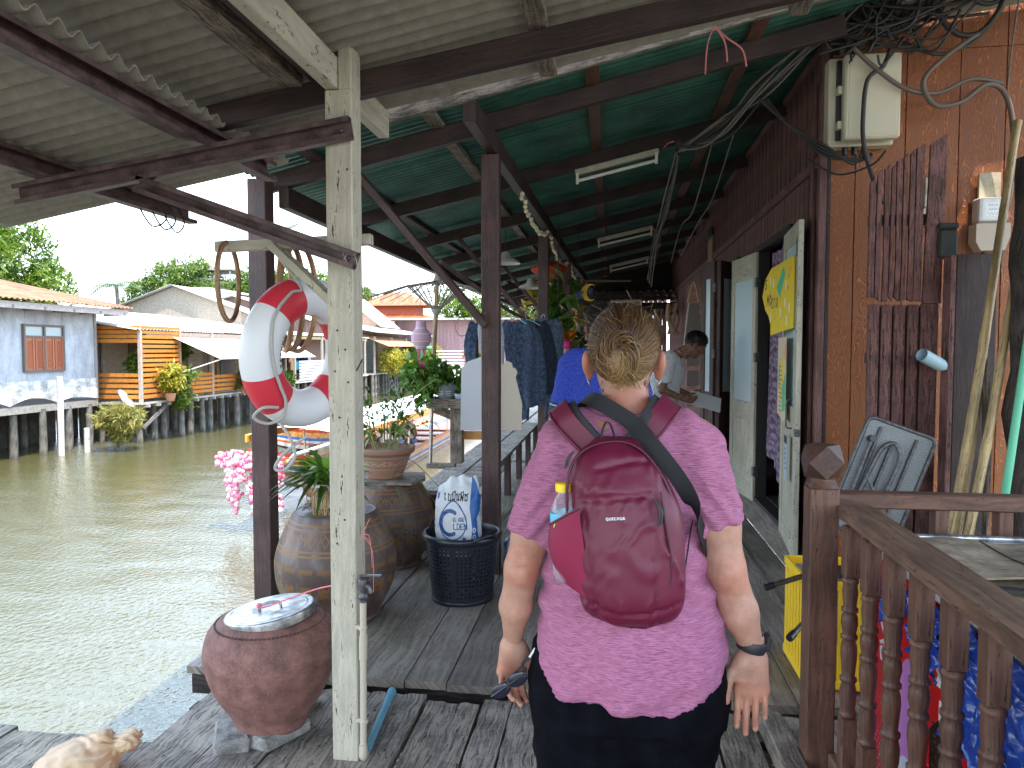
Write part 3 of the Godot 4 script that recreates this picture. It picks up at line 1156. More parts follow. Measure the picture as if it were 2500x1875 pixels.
func build_posts() -> void:
	var w := thing("white_post", "chipped cream painted timber post at the edge of the near planks", "post", v3(-.978, 0, -2.54))
	var mb := MB.new()
	mb.box(Transform3D(Basis(Vector3.BACK, .0), v3(-.978, 1.243, -2.542)), v3(.10, 2.486, .10), .004)
	mb.bx(v3(-.953, 2.565, -2.542), v3(.05, .159, .10), .004)
	obj("post_shaft", mb, M.cream_post, w)
	var cb := MB.new()
	cb.bar(v3(-1.004, 2.546, 1.2), v3(-1.004, 2.546, -3.10), .05, .115, Vector3.UP, .004)
	obj("cream_beam", cb, M.cream_paint, w)
	var nl := MB.new()
	for q in [v3(-.99, 1.62, 0), v3(-.96, 1.55, 0), v3(-1.0, 1.47, 0), v3(-.95, 1.43, 0), v3(-.985, 1.3, 0), v3(-.97, .92, 0), v3(-1.0, .83, 0), v3(-.945, 2.2, 0)]:
		nl.ball(v3(q.x, q.y, -2.490), v3(.004, .004, .003), 6)
	obj("nail_heads", nl, M.dull_black, w)
	var b := thing("steel_bracket", "purple brown steel beam and strut bolted to the cream post", "bracket", v3(-.95, 2.3, -2.47))
	var s1 := MB.new()
	channel(s1, v3(-.915, 2.335, -2.468), v3(-2.245, 2.137, -2.468), .07, .03, 1.0)
	obj("top_beam", s1, M.steel_paint, b)
	var s2 := MB.new()
	channel(s2, v3(-.90, 1.865, -2.468), v3(-1.745, 2.165, -2.468), .055, .03, 1.0)
	obj("strut", s2, M.steel_paint, b)
	var bo := MB.new()
	for q in [v3(-.955, 2.33, -2.462), v3(-.935, 1.878, -2.462)]: bo.ball(q, v3(.009, .009, .006), 8)
	obj("bolt", bo, M.steel_paint, b)
	# the tall dark post standing in the water at the roof's corner
	var p := thing("water_post", "tall brown post rising from the water beside the patterned jar", "post", v3(-2.28, -2, -4.45))
	var pb := MB.new()
	pb.bx(v3(-2.285, .32, -4.45), v3(.125, 4.68, .125), .005)
	obj("post_shaft", pb, M.brown_timber, p)
	var spots := [[v3(-.783, 0, -4.66), 2.83, .115, "first brown walkway post, behind the basket with the white sack"], [v3(-.725, 0, -7.75), 2.84, .11, "second brown walkway post, beside the hanging denim"], [v3(-.625, 0, -10.35), 2.84, .11, "third brown walkway post, behind the red lantern"], [v3(-.515, 0, -13.1), 2.86, .11, "fourth brown walkway post, far along the row near the moon ornament"], [v3(-.42, 0, -15.8), 2.86, .11, "last brown walkway post at the dim far end"]]
	for q in spots:
		var o := thing("walkway_post", q[3], "post", q[0], "posts along the walkway")
		var m1 := MB.new()
		m1.bx(q[0] + v3(0, q[1] * .5 - .01, 0), v3(q[2], q[1], q[2]), .005)
		obj("post_shaft", m1, M.brown_timber, o)
		if q[0].z > -11.0:
			var m2 := MB.new()
			m2.bar(q[0] + v3(-.02, 1.70, .075), v3(-1.70 + (q[0].x + .78), gs(-1.70) - .15, q[0].z + .075), .045, .10, Vector3.BACK, .004)
			obj("brace", m2, M.brown_timber, o)
			var m3 := MB.new()
			m3.ball(q[0] + v3(-.03, 1.78, .10), v3(.013, .013, .008), 8)
			obj("bolt", m3, M.steel_paint, o)

# the long wooden wall
func build_wooden_wall() -> void:
	var w := thing("wooden_house", "long purple brown house wall of upright boards along the walkway", "house", v3(1.4, 0, -10))
	var openings := [[-6.86, -5.74, 2.46], [-8.75, -8.0, 2.50], [-11.6, -10.5, 2.38]]
	var z := -5.02
	var i := 0
	while z > -17.3:
		var wd: float = [.105, .13, .115, .14][i % 4]
		var zc := z - wd * .5
		var low := .08
		for o in openings:
			if z > o[0] and z - wd < o[1]: low = o[2]
		var mb := MB.new()
		var kk := rnd(.8, 1.12)
		mb.col = Color(kk, kk, kk)
		mb.bx(v3(1.407 + rnd(-.002, .002), (low + 2.80) * .5, zc), v3(.016, 2.80 - low, wd - .022), .003)
		obj("board", mb, M.wall_board, w)
		z -= wd
		i += 1
	z = -5.02
	i = 0
	while z > -17.3:
		var wd: float = [.05, .085, .06, .11][i % 4]
		var mb := MB.new()
		var kk := rnd(.8, 1.12)
		mb.col = Color(kk, kk, kk)
		mb.bx(v3(1.403 + (.008 if i % 2 else .0), 3.18, z - wd * .5), v3(.016, .74, wd - .012), .003)
		obj("upper_board", mb, M.wall_board, w)
		z -= wd
		i += 1
	var tr := MB.new()
	tr.bx(v3(1.385, 2.81, -11.15), v3(.03, .07, 12.3), .003)
	obj("belt_board", tr, M.wall_board, w)
	var t2 := MB.new()
	t2.bx(v3(1.385, 3.545, -11.15), v3(.03, .05, 12.3), .003)
	obj("top_trim", t2, M.wall_board, w)
	var bk := MB.new()  # backing and unseen room walls, placed to block light and keep doorways dark
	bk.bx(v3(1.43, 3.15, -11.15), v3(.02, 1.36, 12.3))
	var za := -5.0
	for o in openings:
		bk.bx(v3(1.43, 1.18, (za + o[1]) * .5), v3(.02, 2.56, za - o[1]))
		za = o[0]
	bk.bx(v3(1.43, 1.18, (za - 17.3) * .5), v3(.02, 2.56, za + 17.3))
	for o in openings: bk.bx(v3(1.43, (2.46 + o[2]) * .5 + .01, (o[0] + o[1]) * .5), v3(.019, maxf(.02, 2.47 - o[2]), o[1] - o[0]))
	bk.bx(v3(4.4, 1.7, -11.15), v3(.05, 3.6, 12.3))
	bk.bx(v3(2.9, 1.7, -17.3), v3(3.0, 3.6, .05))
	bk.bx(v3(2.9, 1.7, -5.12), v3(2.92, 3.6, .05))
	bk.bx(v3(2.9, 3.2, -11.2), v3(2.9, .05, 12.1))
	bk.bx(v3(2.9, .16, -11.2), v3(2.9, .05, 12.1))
	obj("unseen_inner_shell", bk, M.dark_timber, w)
	var cr := MB.new()
	cr.bx(v3(1.393, 1.8, -5.03), v3(.05, 3.5, .06), .004)
	cr.bx(v3(1.372, 1.7, -5.16), v3(.03, 3.3, .045), .004)
	obj("corner_trim", cr, M.wall_board, w)
	for o in openings:
		var fr := MB.new()
		for zz in [o[0], o[1]]: fr.bx(v3(1.40, (o[2] + .17) * .5, zz), v3(.10, o[2] - .17, .06), .003)
		fr.bx(v3(1.40, o[2] + .02, (o[0] + o[1]) * .5), v3(.10, .06, o[1] - o[0] + .06), .003)
		obj("door_frame", fr, M.black_timber, w)
		var th := MB.new()
		th.bx(v3(1.40, .155, (o[0] + o[1]) * .5), v3(.12, .04, o[1] - o[0] - .06), .003)
		obj("threshold", th, M.black_timber, w)

# a panelled door leaf hanging from a to b (its hinge at a), lower edge y0
func leaf_door(called: String, label: String, a: Vector3, b: Vector3, y0: float, y1: float, m: Material, glass_from: float, glass_to: float, pane: Material) -> Node3D:
	var o := thing(called, label, "door", v3(a.x, y0, a.z), "")
	var d := b - a
	d.y = 0
	var wd := d.length()
	d = d.normalized()
	var nn := Vector3.UP.cross(d).normalized()
	if nn.x > 0: nn = -nn
	var bs := Basis(d, Vector3.UP, d.cross(Vector3.UP))
	var st := .085
	var fr := MB.new()
	var at := func(u: float, y: float) -> Vector3: return v3(a.x, 0, a.z) + d * u + Vector3.UP * y
	for u in [st * .5, wd - st * .5]:
		fr.box(Transform3D(bs, at.call(u, (y0 + y1) * .5)), v3(st, y1 - y0, .036), .003)
	for yy in [[y0, y0 + .16], [glass_from - .12, glass_from], [y1 - .13, y1]]:
		fr.box(Transform3D(bs, at.call(wd * .5, (yy[0] + yy[1]) * .5)), v3(wd - st * 2, yy[1] - yy[0], .034), .002)
	if glass_to < y1 - .14: fr.box(Transform3D(bs, at.call(wd * .5, (glass_to + y1 - .13) * .5)), v3(wd - st * 2, y1 - .13 - glass_to, .033))
	obj("frame", fr, m, o)
	var pn := MB.new()
	var ph := glass_from - .12 - y0 - .16
	pn.box(Transform3D(bs, at.call(wd * .5, y0 + .16 + ph * .5)), v3(wd - st * 2, ph, .014))
	pn.box(Transform3D(bs, at.call(wd * .5, y0 + .16 + ph * .5)), v3(wd - st * 2 - .10, ph - .10, .026), .006)
	obj("lower_panel", pn, m, o)
	var gl := MB.new()
	gl.box(Transform3D(bs, at.call(wd * .5, (glass_from + glass_to) * .5)), v3(wd - st * 2, glass_to - glass_from, .008))
	obj("glass_pane", gl, pane, o)
	var hg := MB.new()
	for yy in [y0 + .28, y0 + (y1 - y0) * .58, y1 - .28]:
		hg.box(Transform3D(bs, at.call(.0, yy)), v3(.05, .09, .044), .004)
	obj("hinge", hg, M.grey_metal, o)
	return o

func build_doors() -> void:
	var r := leaf_door("door_leaf", "cream door leaf hung with yellow signs, folded back to the wall's near end", v3(1.345, 0, -5.78), v3(1.275, 0, -5.06), .075, 2.43, M.door_paint, 1.15, 2.30, M.frosted)
	var pull := MB.new()
	pull.tube(curve([v3(1.262, 1.20, -5.165), v3(1.225, 1.19, -5.165), v3(1.222, 1.1, -5.165), v3(1.225, 1.01, -5.165), v3(1.262, 1.0, -5.165)], 5), .006, 6)
	obj("handle", pull, M.grey_metal, r)
	var hasp := MB.new()
	hasp.bx(v3(1.262, 2.25, -5.10), v3(.012, .13, .03), .003)
	hasp.bx(v3(1.268, .98, -5.055), v3(.03, .05, .05), .003)
	obj("bolt_latch", hasp, M.grey_metal, r)
	leaf_door("door_leaf", "plain cream door leaf with a long frosted pane, beyond the lilac curtain", v3(1.345, 0, -6.84), v3(1.245, 0, -7.55), .13, 2.45, M.door_paint, 1.05, 2.22, M.frosted)
	leaf_door("door_leaf", "dark brown folding door leaf with a narrow glass pane by the reading man", v3(1.36, 0, -8.03), v3(1.12, 0, -7.66), .16, 2.48, M.brown_timber, 1.1, 2.3, M.frosted)
	leaf_door("door_leaf", "outer dark brown door leaf folded edge on before the reading man", v3(1.09, 0, -7.70), v3(.995, 0, -7.98), .16, 2.48, M.brown_timber, 1.1, 2.3, M.frosted)
	leaf_door("door_leaf", "pale pinkish door leaf with pinned cards behind the reading man", v3(1.36, 0, -9.62), v3(1.05, 0, -9.95), .12, 2.42, M.pink_board, .6, .7, M.pink_board)
	# lilac curtain in the doorway
	var g := []
	for i in 13:
		var q := i / 12.0
		var row := PackedVector3Array()
		for k in 25:
			var s := k / 24.0
			var zc := lerpf(-6.55, -5.85, s) - .0 * q
			zc = lerpf(zc, lerpf(-6.76, -5.86, s), q)
			row.append(v3(1.41 + .018 * sin(s * 22.0 + q * 1.5) + .03 * sin(s * 5.0), lerpf(2.40, .62 - .22 * s, q) + .0, zc))
		g.append(row)
	var cm := MB.new()
	cm.rows(g, false, v2(1, 1))
	whole("lilac_curtain", "pale purple patterned curtain hanging in the doorway", "curtain", cm, M.lilac)
	sign_board()

func sign_board() -> void:
	# yellow arrow-ended sign on the near leaf
	var p := Pic.new(384, 256, Color(.93, .83, .16))
	for i in 60: p.disc(rnd(0, 384), rnd(0, 256), rnd(6, 22), rnd(6, 18), Color(.93, .80 + rnd(-.05, .06), .13 + rnd(0, .1)))
	put_text(p, "S", 40, 50, 34, 6, Color(.1, .1, .1))
	put_text(p, "MO", 70, 110, 36, 6, Color(.1, .1, .1))
	put_text(p, "อาล", 130, 124, 34, 5, Color(.12, .12, .1), .8)
	p.poly(pv2([v2(190, 90), v2(270, 20), v2(290, 50), v2(230, 130)]), Color(.3, .75, .6))
	for q in [v2(110, 60), v2(150, 70), v2(120, 190), v2(240, 180), v2(290, 150), v2(310, 210), v2(340, 170), v2(300, 90)]: p.disc(q.x, q.y, 9, 17, Color(.95, .93, .8))
	for q in [v2(330, 60), v2(345, 40), v2(320, 100)]: p.disc(q.x, q.y, 14, 10, Color(.95, .68, .2))
	var m := mat("sign_print", Color.WHITE, .6, p.tex())
	var mb := MB.new()
	var x := Transform3D(Basis(v3(.06, 0, .998), Vector3.UP, v3(-.998, 0, .06)), v3(1.225, 1.72, -5.70))
	var y := Transform3D(Basis(v3(-.097, 0, .995), Vector3.UP, v3(-.995, 0, -.097)), v3(1.30, 1.72, -5.74))
	var poly := pv2([v2(.0, .02), v2(.0, -.06), v2(.55, -.02), v2(.55, .48), v2(.0, .45), v2(-.16, .38), v2(-.24, .25), v2(-.15, .14), v2(-.06, .09)])
	mb.slab(x, poly, .008)
	for i in mb.t.size(): mb.t[i] = v2((mb.t[i].x + .25) / .8, 1.0 - (mb.t[i].y + .06) / .54)
	whole("yellow_sign", "bright yellow hand painted sign with an arrow end on the cream door", "sign", mb, m)
	# paper poster under it
	var q := Pic.new(192, 320, Color(.86, .80, .70))
	q.poly(pv2([v2(20, 130), v2(80, 70), v2(80, 190), v2(20, 200)]), Color(.4, .72, .6))
	q.poly(pv2([v2(60, 90), v2(170, 60), v2(150, 230), v2(40, 250)]), Color(.93, .8, .4))
	q.poly(pv2([v2(110, 190), v2(185, 130), v2(185, 270), v2(120, 285)]), Color(.38, .75, .55))
	q.poly(pv2([v2(120, 60), v2(190, 20), v2(190, 90)]), Color(.92, .68, .6))
	for i in 11:
		q.line(pv2([v2(40 + (i % 3) * 4, 112 + i * 17), v2(86 + (i % 4) * 9, 112 + i * 17)]), 4, Color(.45, .42, .32))
	for i in 4: q.line(pv2([v2(30, 296 + i * 5), v2(80, 296 + i * 5)]), 3, Color(.9, .55, .2))
	var m2 := mat("poster_print", Color.WHITE, .7, q.tex())
	var pb := MB.new()
	pb.slab(y, pv2([v2(.03, -.66), v2(.46, -.70), v2(.46, -.08), v2(.03, -.08)]), .003)
	for i in pb.t.size(): pb.t[i] = v2((pb.t[i].x - .03) / .43, -(pb.t[i].y + .08) / .62)
	for i in pb.v.size(): pb.v[i] += v3(-.012, 0, 0)
	whole("paper_poster", "faded cream paper poster with green and yellow shapes below the yellow sign", "poster", pb, m2)
	var s := Pic.new(64, 128, Color(.72, .78, .85))
	s.rect(0, 0, 64, 22, Color(.15, .18, .3))
	for i in 5: s.rect(14, 34 + i * 14, 34, 7, Color(.45, .52, .62))
	var sb := MB.new()
	sb.slab(y, pv2([v2(.44, -1.1), v2(.56, -1.1), v2(.56, -.78), v2(.44, -.78)]), .003)
	for i in sb.t.size(): sb.t[i] = v2((sb.t[i].x - .44) / .12, -(sb.t[i].y + .78) / .32)
	for i in sb.v.size(): sb.v[i] += v3(-.012, 0, 0)
	whole("blue_sticker", "small pale blue sticker with a navy heading low on the cream door", "sticker", sb, mat("sticker_print", Color.WHITE, .5, s.tex()))

# the orange house end
func build_orange_house() -> void:
	var o := thing("orange_house", "orange board wall with pressed wood grain beside the wooden house", "house", v3(3, 0, -5.03))
	var ex := [1.425, 1.595, 1.90, 2.225, 2.50, 2.80, 3.1, 3.4, 3.7, 4.0, 4.3]
	for i in ex.size() - 1:
		for part in [[.1, 3.485], [3.488, 4.3]]:
			if i == 0 and part[0] > 3: continue
			var mb := MB.new()
			var k := rnd(.9, 1.08)
			mb.col = Color(k, k, k)
			var a: float = ex[i] + .0025
			var b: float = ex[i + 1] - .0025
			var zf := -5.01 + rnd(-.001, .001)
			mb.bx(v3((a + b) * .5, (part[0] + part[1]) * .5, zf - .009), v3(b - a, part[1] - part[0], .016), .002)
			# u along the board, v once across it
			var uo := rnd(0, 1)
			for j in mb.v.size(): mb.t[j] = v2(mb.v[j].y * .85 + uo, (mb.v[j].x - a) / (b - a))
			obj("board", mb, M.orange_board, o)
	var bk := MB.new()
	bk.bx(v3(2.87, 2.2, -5.06), v3(2.9, 4.2, .03))
	obj("wall_backing", bk, M.dark_timber, o)
	# unseen roof over this corner, out of view, placed to shape the sun
	var r := thing("unseen_corner_roof", "unseen roof over the electricity meter corner with a gap that lets the sun through", "roof", v3(2.6, 3.5, -3))
	# gap placed near the wall so that sun falls through on the meters
	for q in [[1.72, 4.6, -5.0, -4.735], [1.72, 2.64, -4.735, -4.545], [2.93, 4.6, -4.735, -4.545], [1.72, 4.6, -4.545, -3.6], [1.72, 4.6, -3.65, -2.6], [1.72, 4.6, -2.65, -1.6], [1.72, 4.6, -1.65, -.6], [1.72, 4.6, -.65, 1.2]]:
		obj("roof_sheet", corrugated(q[0], 3.38 + .1425 * q[0], q[1], 3.38 + .1425 * q[1], q[2], q[3], .0775, .011, .006), M.grey_sheet, r)
	for zz in [-3.9, -2.0, -.1]:
		var mb := MB.new()
		mb.bar(v3(1.6, 3.52, zz), v3(4.6, 4.01, zz), .06, .12)
		obj("rafter", mb, M.dark_timber, r)


# across the canal
func tint(r: float, g: float, b: float) -> Color:
	return Color(r, g, b)

func colbox(p: Vector3, s: Vector3, c: Color, bev := .0) -> MB:
	var mb := MB.new()
	mb.col = c
	mb.bx(p, s, bev)
	return mb

func stilts(o: Node, x: float, z0: float, z1: float, step: float, top: float, rad := .09) -> void:
	var z := z0
	while z > z1:
		var mb := MB.new()
		var k := rnd(.7, 1.25)
		mb.col = Color(k, k, k * .97)
		var p := v3(x + rnd(-.15, .15), 0, z + rnd(-.15, .15))
		mb.tube(pv3([p + v3(rnd(-.05, .05), -2.0, rnd(-.06, .06)), p + v3(0, -.8, 0), p + v3(0, top, 0)]), PackedFloat32Array([rad * 1.1, rad * rnd(.9, 1.2), rad * .9]), 7)
		obj("stilt", mb, M.pile_timber, o)
		z -= step * rnd(.8, 1.2)

# a tin roof: a corrugated sheet from the eave (x0,y0) back to (x1,y1)
func tin(called: String, o: Node, x0: float, y0: float, x1: float, y1: float, z0: float, z1: float, m: Material) -> void:
	var z := z0
	while z > z1 + .1:
		var ze := maxf(z - 1.6, z1)
		var mb := corrugated(x0, y0 + rnd(-.015, .015), x1, y1, z, ze, .16, .02, .008, 6)
		var k := rnd(.86, 1.05)
		for i in mb.c.size(): mb.c[i] = Color(k, k, k)
		obj(called, mb, m, o)
		z = ze + .02
		if ze <= z1: break

func shutter_window(o: Node, x: float, z0: float, z1: float, y0: float, y1: float, head: float) -> void:
	var wn := MB.new()
	for zz in [z0, z1, (z0 + z1) * .5]: wn.bx(v3(x + .03, (y0 + y1) * .5, zz), v3(.09, y1 - y0 + .06, .055))
	for yy in [y0, head, y1]: wn.bx(v3(x + .027, yy, (z0 + z1) * .5), v3(.088, .055, absf(z1 - z0)))
	var f := obj("window", wn, mat("window_frame", lin(.13, .1, .085), .6), o)
	for k in 2:
		var zc := lerpf(z0, z1, .25 + .5 * k)
		obj("pane", colbox(v3(x + .02, (head + y1) * .5, zc), v3(.02, y1 - head - .06, absf(z1 - z0) * .5 - .07), tint(.32, .4, .43)), M.gloss, f)
	for k in 4:
		var zc := lerpf(z0, z1, .125 + .25 * k)
		var mb := MB.new()
		var ww := absf(z1 - z0) * .25 - .02
		mb.col = Color(.36, .11, .05) * (.85 if k % 2 else 1.0)
		mb.bx(v3(x + .04, (y0 + head) * .5, zc), v3(.02, head - y0 - .06, ww))
		for e in [-1.0, 1.0]: mb.bx(v3(x + .055, (y0 + head) * .5, zc + e * (ww * .5 - .03)), v3(.02, head - y0 - .06, .055))
		for j in 14: mb.box(Transform3D(Basis(Vector3.BACK, -.6), v3(x + .055, lerpf(y0 + .1, head - .12, j / 13.0), zc)), v3(.03, .012, ww - .11))
		obj("shutter", mb, M.paint, f)

func slats(o: Node, a: Vector3, b: Vector3, y0: float, y1: float, n: int, hgt: float) -> void:
	for i in n:
		var y := lerpf(y0, y1, float(i) / maxi(n - 1, 1))
		var mb := MB.new()
		mb.col = Color(.70, .245, .03) * rnd(.9, 1.08)
		mb.bar(v3(a.x, y, a.z), v3(b.x, y, b.z), .03, hgt)
		obj("slat", mb, M.mottled, o)

# a clump of leaves that a crown repeats
func clump(n: int, l: float, w: float, spread: float, sd: int) -> MB:
	var mb := MB.new()
	var r := RandomNumberGenerator.new()
	r.seed = sd
	for i in n:
		var d := v3(r.randf_range(-1, 1), r.randf_range(-.7, .8), r.randf_range(-1, 1)).normalized()
		var p := v3(r.randf_range(-1, 1), r.randf_range(-1, 1), r.randf_range(-1, 1)) * spread
		var k := r.randf_range(.75, 1.2)
		mb.col = Color(k, k, k)
		mb.leaf(p, d, v3(r.randf_range(-.4, .4), 1, r.randf_range(-.4, .4)).normalized(), l * r.randf_range(.7, 1.25), w * r.randf_range(.8, 1.2), r.randf_range(.2, .9), 2)
	return mb

# leaves spread through lobes (centre, radii); the clumps keep to the outer half and leave gaps
func crown(o: Node, lobes: Array, count: int, leafs: MB, m: Material, c0: Color, c1: Color, sd: int, called := "crown") -> void:
	var r := RandomNumberGenerator.new()
	r.seed = sd
	var f := FastNoiseLite.new()
	f.seed = sd
	f.frequency = .45
	var where: Array[Transform3D] = []
	var tints: Array[Color] = []
	var total := .0
	for q in lobes: total += q[1].x * q[1].y
	for q in lobes:
		var n := int(count * q[1].x * q[1].y / total)
		for i in n:
			var d := v3(r.randf_range(-1, 1), r.randf_range(-1, 1), r.randf_range(-1, 1))
			if d.length() < .05: continue
			d = d.normalized()
			var rad := pow(r.randf(), .33)
			var p: Vector3 = q[0] + d * q[1] * rad
			var nv := f.get_noise_3dv(p * 1.6)
			if nv < -.18 and rad > .5: continue
			p += d * nv * .35 * q[1].x
			var bs := Basis(v3(r.randf_range(-1, 1), 1.2, r.randf_range(-1, 1)).normalized(), r.randf() * TAU).scaled(Vector3.ONE * r.randf_range(.7, 1.35))
			where.append(Transform3D(bs, p))
			tints.append(c0.lerp(c1, clampf(.5 + nv * 1.3 + r.randf_range(-.3, .3), 0, 1)))
	var mm := MultiMesh.new()
	mm.transform_format = MultiMesh.TRANSFORM_3D
	mm.use_colors = true
	mm.mesh = leafs.mesh(Vector3.ZERO, m)
	mm.instance_count = where.size()
	var og := origin(o)
	for i in where.size():
		var t := where[i]
		t.origin -= og
		mm.set_instance_transform(i, t)
		mm.set_instance_color(i, tints[i])
	var mi := MultiMeshInstance3D.new()
	mi.name = numbered(called, o)
	mi.multimesh = mm
	mi.set_meta("kind", "stuff")
	o.add_child(mi)

func leaf_mat(called: String, r: float, g: float, b: float) -> StandardMaterial3D:
	var m := mat(called, lin(r, g, b), .5)
	m.backlight_enabled = true
	m.backlight = Color(.55, .7, .25)
	return m

func build_far_bank() -> void:
	# --- pale house with the shuttered window
	var h := thing("canal_house", "pale blue white panel house on stilts with brown louvred shutters", "house", v3(-16, 0, -15))
	var wm := mat("pale_wall", lin(.52, .55, .60), .7, T.soft, v3(.25, .12, .25), null, .0, true)
	var z := -18.62
	while z < -8.0:
		var mb := MB.new()
		var k := rnd(.94, 1.03)
		mb.col = Color(k, k, k)
		mb.bx(v3(-14.72, 1.74, z + .61), v3(.04, 2.04, 1.212), .004)
		obj("wall_panel", mb, wm, h)
		z += 1.22
	var sd := colbox(v3(-17.2, 1.45, -18.6), v3(5.0, 2.6, .06), tint(1, 1, 1))
	obj("end_wall", sd, wm, h)
	obj("corner_strip", colbox(v3(-14.69, 1.45, -18.62), v3(.06, 2.6, .08), tint(.3, .27, .25)), M.paint, h)
	shutter_window(h, -14.7, -16.08, -17.38, 1.0, 2.17, 1.88)
	# scalloped white skirt; its bright band also paints the sunlit lower wall
	z = -18.6
	while z < -8.0:
		var p := pv2([v2(0, .74), v2(1.5, .74), v2(1.5, .14)])
		for i in 9: p.append(v2(1.5 - (i + 1) * .15, .14 + .17 * sin(PI * (i + 1) / 10.0) * (1 if int(z) % 2 else .6)))
		p.append(v2(0, .14))
		var mb := MB.new()
		mb.slab(Transform3D(Basis(v3(0, 0, 1), Vector3.UP, v3(-1, 0, 0)), v3(-14.66, 0, z)), p, .03)
		mb.col = Color.WHITE
		obj("sunlit_skirt_panel", mb, M.sunlit_white, h)
		z += 1.51
	tin("roof_sheet", h, -13.95, 2.76, -19.5, 3.9, -8.0, -19.3, M.rust_sheet)
	obj("eave_board", colbox(v3(-14.1, 2.62, -13.6), v3(.04, .16, 11.3), tint(.55, .5, .46)), M.mottled, h)
	for k in 12: obj("rafter_end", colbox(v3(-14.4, 2.58, -8.3 - k * .98), v3(.66, .09, .06), tint(.2, .16, .14)), M.paint, h)
	obj("floor_beam", colbox(v3(-14.75, .02, -13.4), v3(.16, .18, 10.5), tint(.36, .33, .3)), M.mottled, h)
	obj("floor", colbox(v3(-17, .09, -13.4), v3(4.6, .06, 10.4), tint(.2, .18, .16)), M.mottled, h)
	stilts(h, -14.75, -10.0, -18.8, .85, .0)
	stilts(h, -16.4, -10.0, -18.8, .7, .0)
	for q in [[-14.15, -16.6, .85], [-13.9, -17.2, -.55]]:
		var mb := MB.new()
		mb.col = Color(.75, .72, .68)
		mb.tube(pv3([v3(q[0], -2, q[1]), v3(q[0] + .02, q[2], q[1])]), .075, 8)
		whole("mooring_post", "tall whitish mooring post before the pale house" if q[2] > 0 else "short broken mooring post standing in the water by the pale house", "post", mb, M.mottled)
	# --- terrace house with orange slats
	var t := thing("terrace_house", "low house with an orange slatted terrace and white awning over the water", "house", v3(-15, 0, -23))
	obj("recess_wall", colbox(v3(-15.6, 1.3, -19.8), v3(.05, 2.6, 2.4), tint(.42, .46, .5)), M.mottled, t)
	obj("side_window", colbox(v3(-15.57, 1.4, -19.0), v3(.05, .85, .32), tint(.16, .1, .08)), M.paint, t)
	obj("back_wall", colbox(v3(-15.4, 1.2, -24.6), v3(.06, 2.4, 9.6), tint(.46, .36, .26)), M.mottled, t)
	for q in [[-21.2, .5, tint(.2, .13, .09)], [-22.6, .7, tint(.44, .25, .12)], [-23.3, .45, tint(.13, .12, .2)], [-24.6, .9, tint(.62, .53, .42)], [-25.8, .6, tint(.5, .5, .46)], [-26.7, .7, tint(.35, .36, .36)]]:
		obj("door_panel", colbox(v3(-15.34, 1.0, q[0]), v3(.05, 1.75, q[1]), q[2]), M.mottled, t)
	obj("terrace_floor", colbox(v3(-14.5, -.03, -23.9), v3(2.0, .06, 10.0), tint(.5, .47, .42)), M.mottled, t)
	for k in 20: obj("joist_end", colbox(v3(-13.55, -.1, -19.15 - k * .5), v3(.3, .09, .08), tint(.42, .39, .35)), M.mottled, t)
	slats(t, v3(-15.0, 0, -19.0), v3(-13.55, 0, -19.0), .16, .80, 5, .105)
	slats(t, v3(-15.0, 0, -19.0), v3(-13.55, 0, -19.0), 1.8, 2.2, 4, .105)
	slats(t, v3(-13.53, 0, -19.03), v3(-13.53, 0, -20.9), .16, .80, 5, .105)
	slats(t, v3(-13.53, 0, -19.03), v3(-13.53, 0, -20.9), .95, 2.2, 10, .09)
	slats(t, v3(-13.53, 0, -21.3), v3(-13.53, 0, -22.7), .16, .72, 5, .10)
	slats(t, v3(-13.53, 0, -22.8), v3(-13.53, 0, -25.4), .16, .62, 4, .10)
	slats(t, v3(-14.4, 0, -26.2), v3(-14.4, 0, -28.4), .3, 1.75, 12, .09)
	for q in [-19.0, -20.9, -22.75, -25.4, -28.3]:
		obj("terrace_post", colbox(v3(-13.56, 1.05, q), v3(.09, 2.2, .09), tint(.52, .42, .36)), M.mottled, t)
	for q in [-21.4, -24.8]: obj("terrace_post", colbox(v3(-14.6, 1.05, q), v3(.09, 2.2, .09), tint(.45, .25, .1)), M.mottled, t)
	tin("roof_sheet", t, -13.5, 2.15, -19.5, 3.05, -18.75, -29.0, M.tin_sheet)
	obj("eave_beam", colbox(v3(-13.6, 2.02, -24.1), v3(.1, .14, 9.6), tint(.55, .38, .3)), M.mottled, t)
	var aw := MB.new()
	aw.col = Color(.86, .86, .82)
	for k in 3:
		var za := -20.5 - k * 2.7
		aw.quad(v3(-13.5, 1.93, za), v3(-13.5, 1.93, za - 2.7), v3(-12.35, 1.25, za - 2.75), v3(-12.35, 1.25, za - .75 if k == 0 else za - .05), v3(.5, .86, 0))
		aw.quad(v3(-13.5, 1.924, za), v3(-13.5, 1.924, za - 2.7), v3(-12.35, 1.244, za - 2.75), v3(-12.35, 1.244, za - .75 if k == 0 else za - .05), v3(-.5, -.86, 0))
	obj("awning", aw, M.paint, t)
	for k in [-21.3, -25.6]:
		var mb := MB.new()
		mb.col = Color(.6, .6, .58)
		mb.tube(pv3([v3(-13.5, .75, k + .8), v3(-12.36, 1.24, k)]), .02, 6)
		obj("awning_arm", mb, M.paint, t)
	stilts(t, -13.7, -19.1, -29.0, .62, -.06)
	stilts(t, -14.8, -19.1, -29.0, .45, -.06, .07)
	var br := MB.new()
	br.bar(v3(-13.5, -.75, -18.95), v3(-13.5, -.1, -20.2), .08, .08)
	obj("prop", br, M.pile_timber, t)
	# dish, pots and plants on the terrace
	var dish := MB.new()
	dish.col = Color(.75, .83, .82)
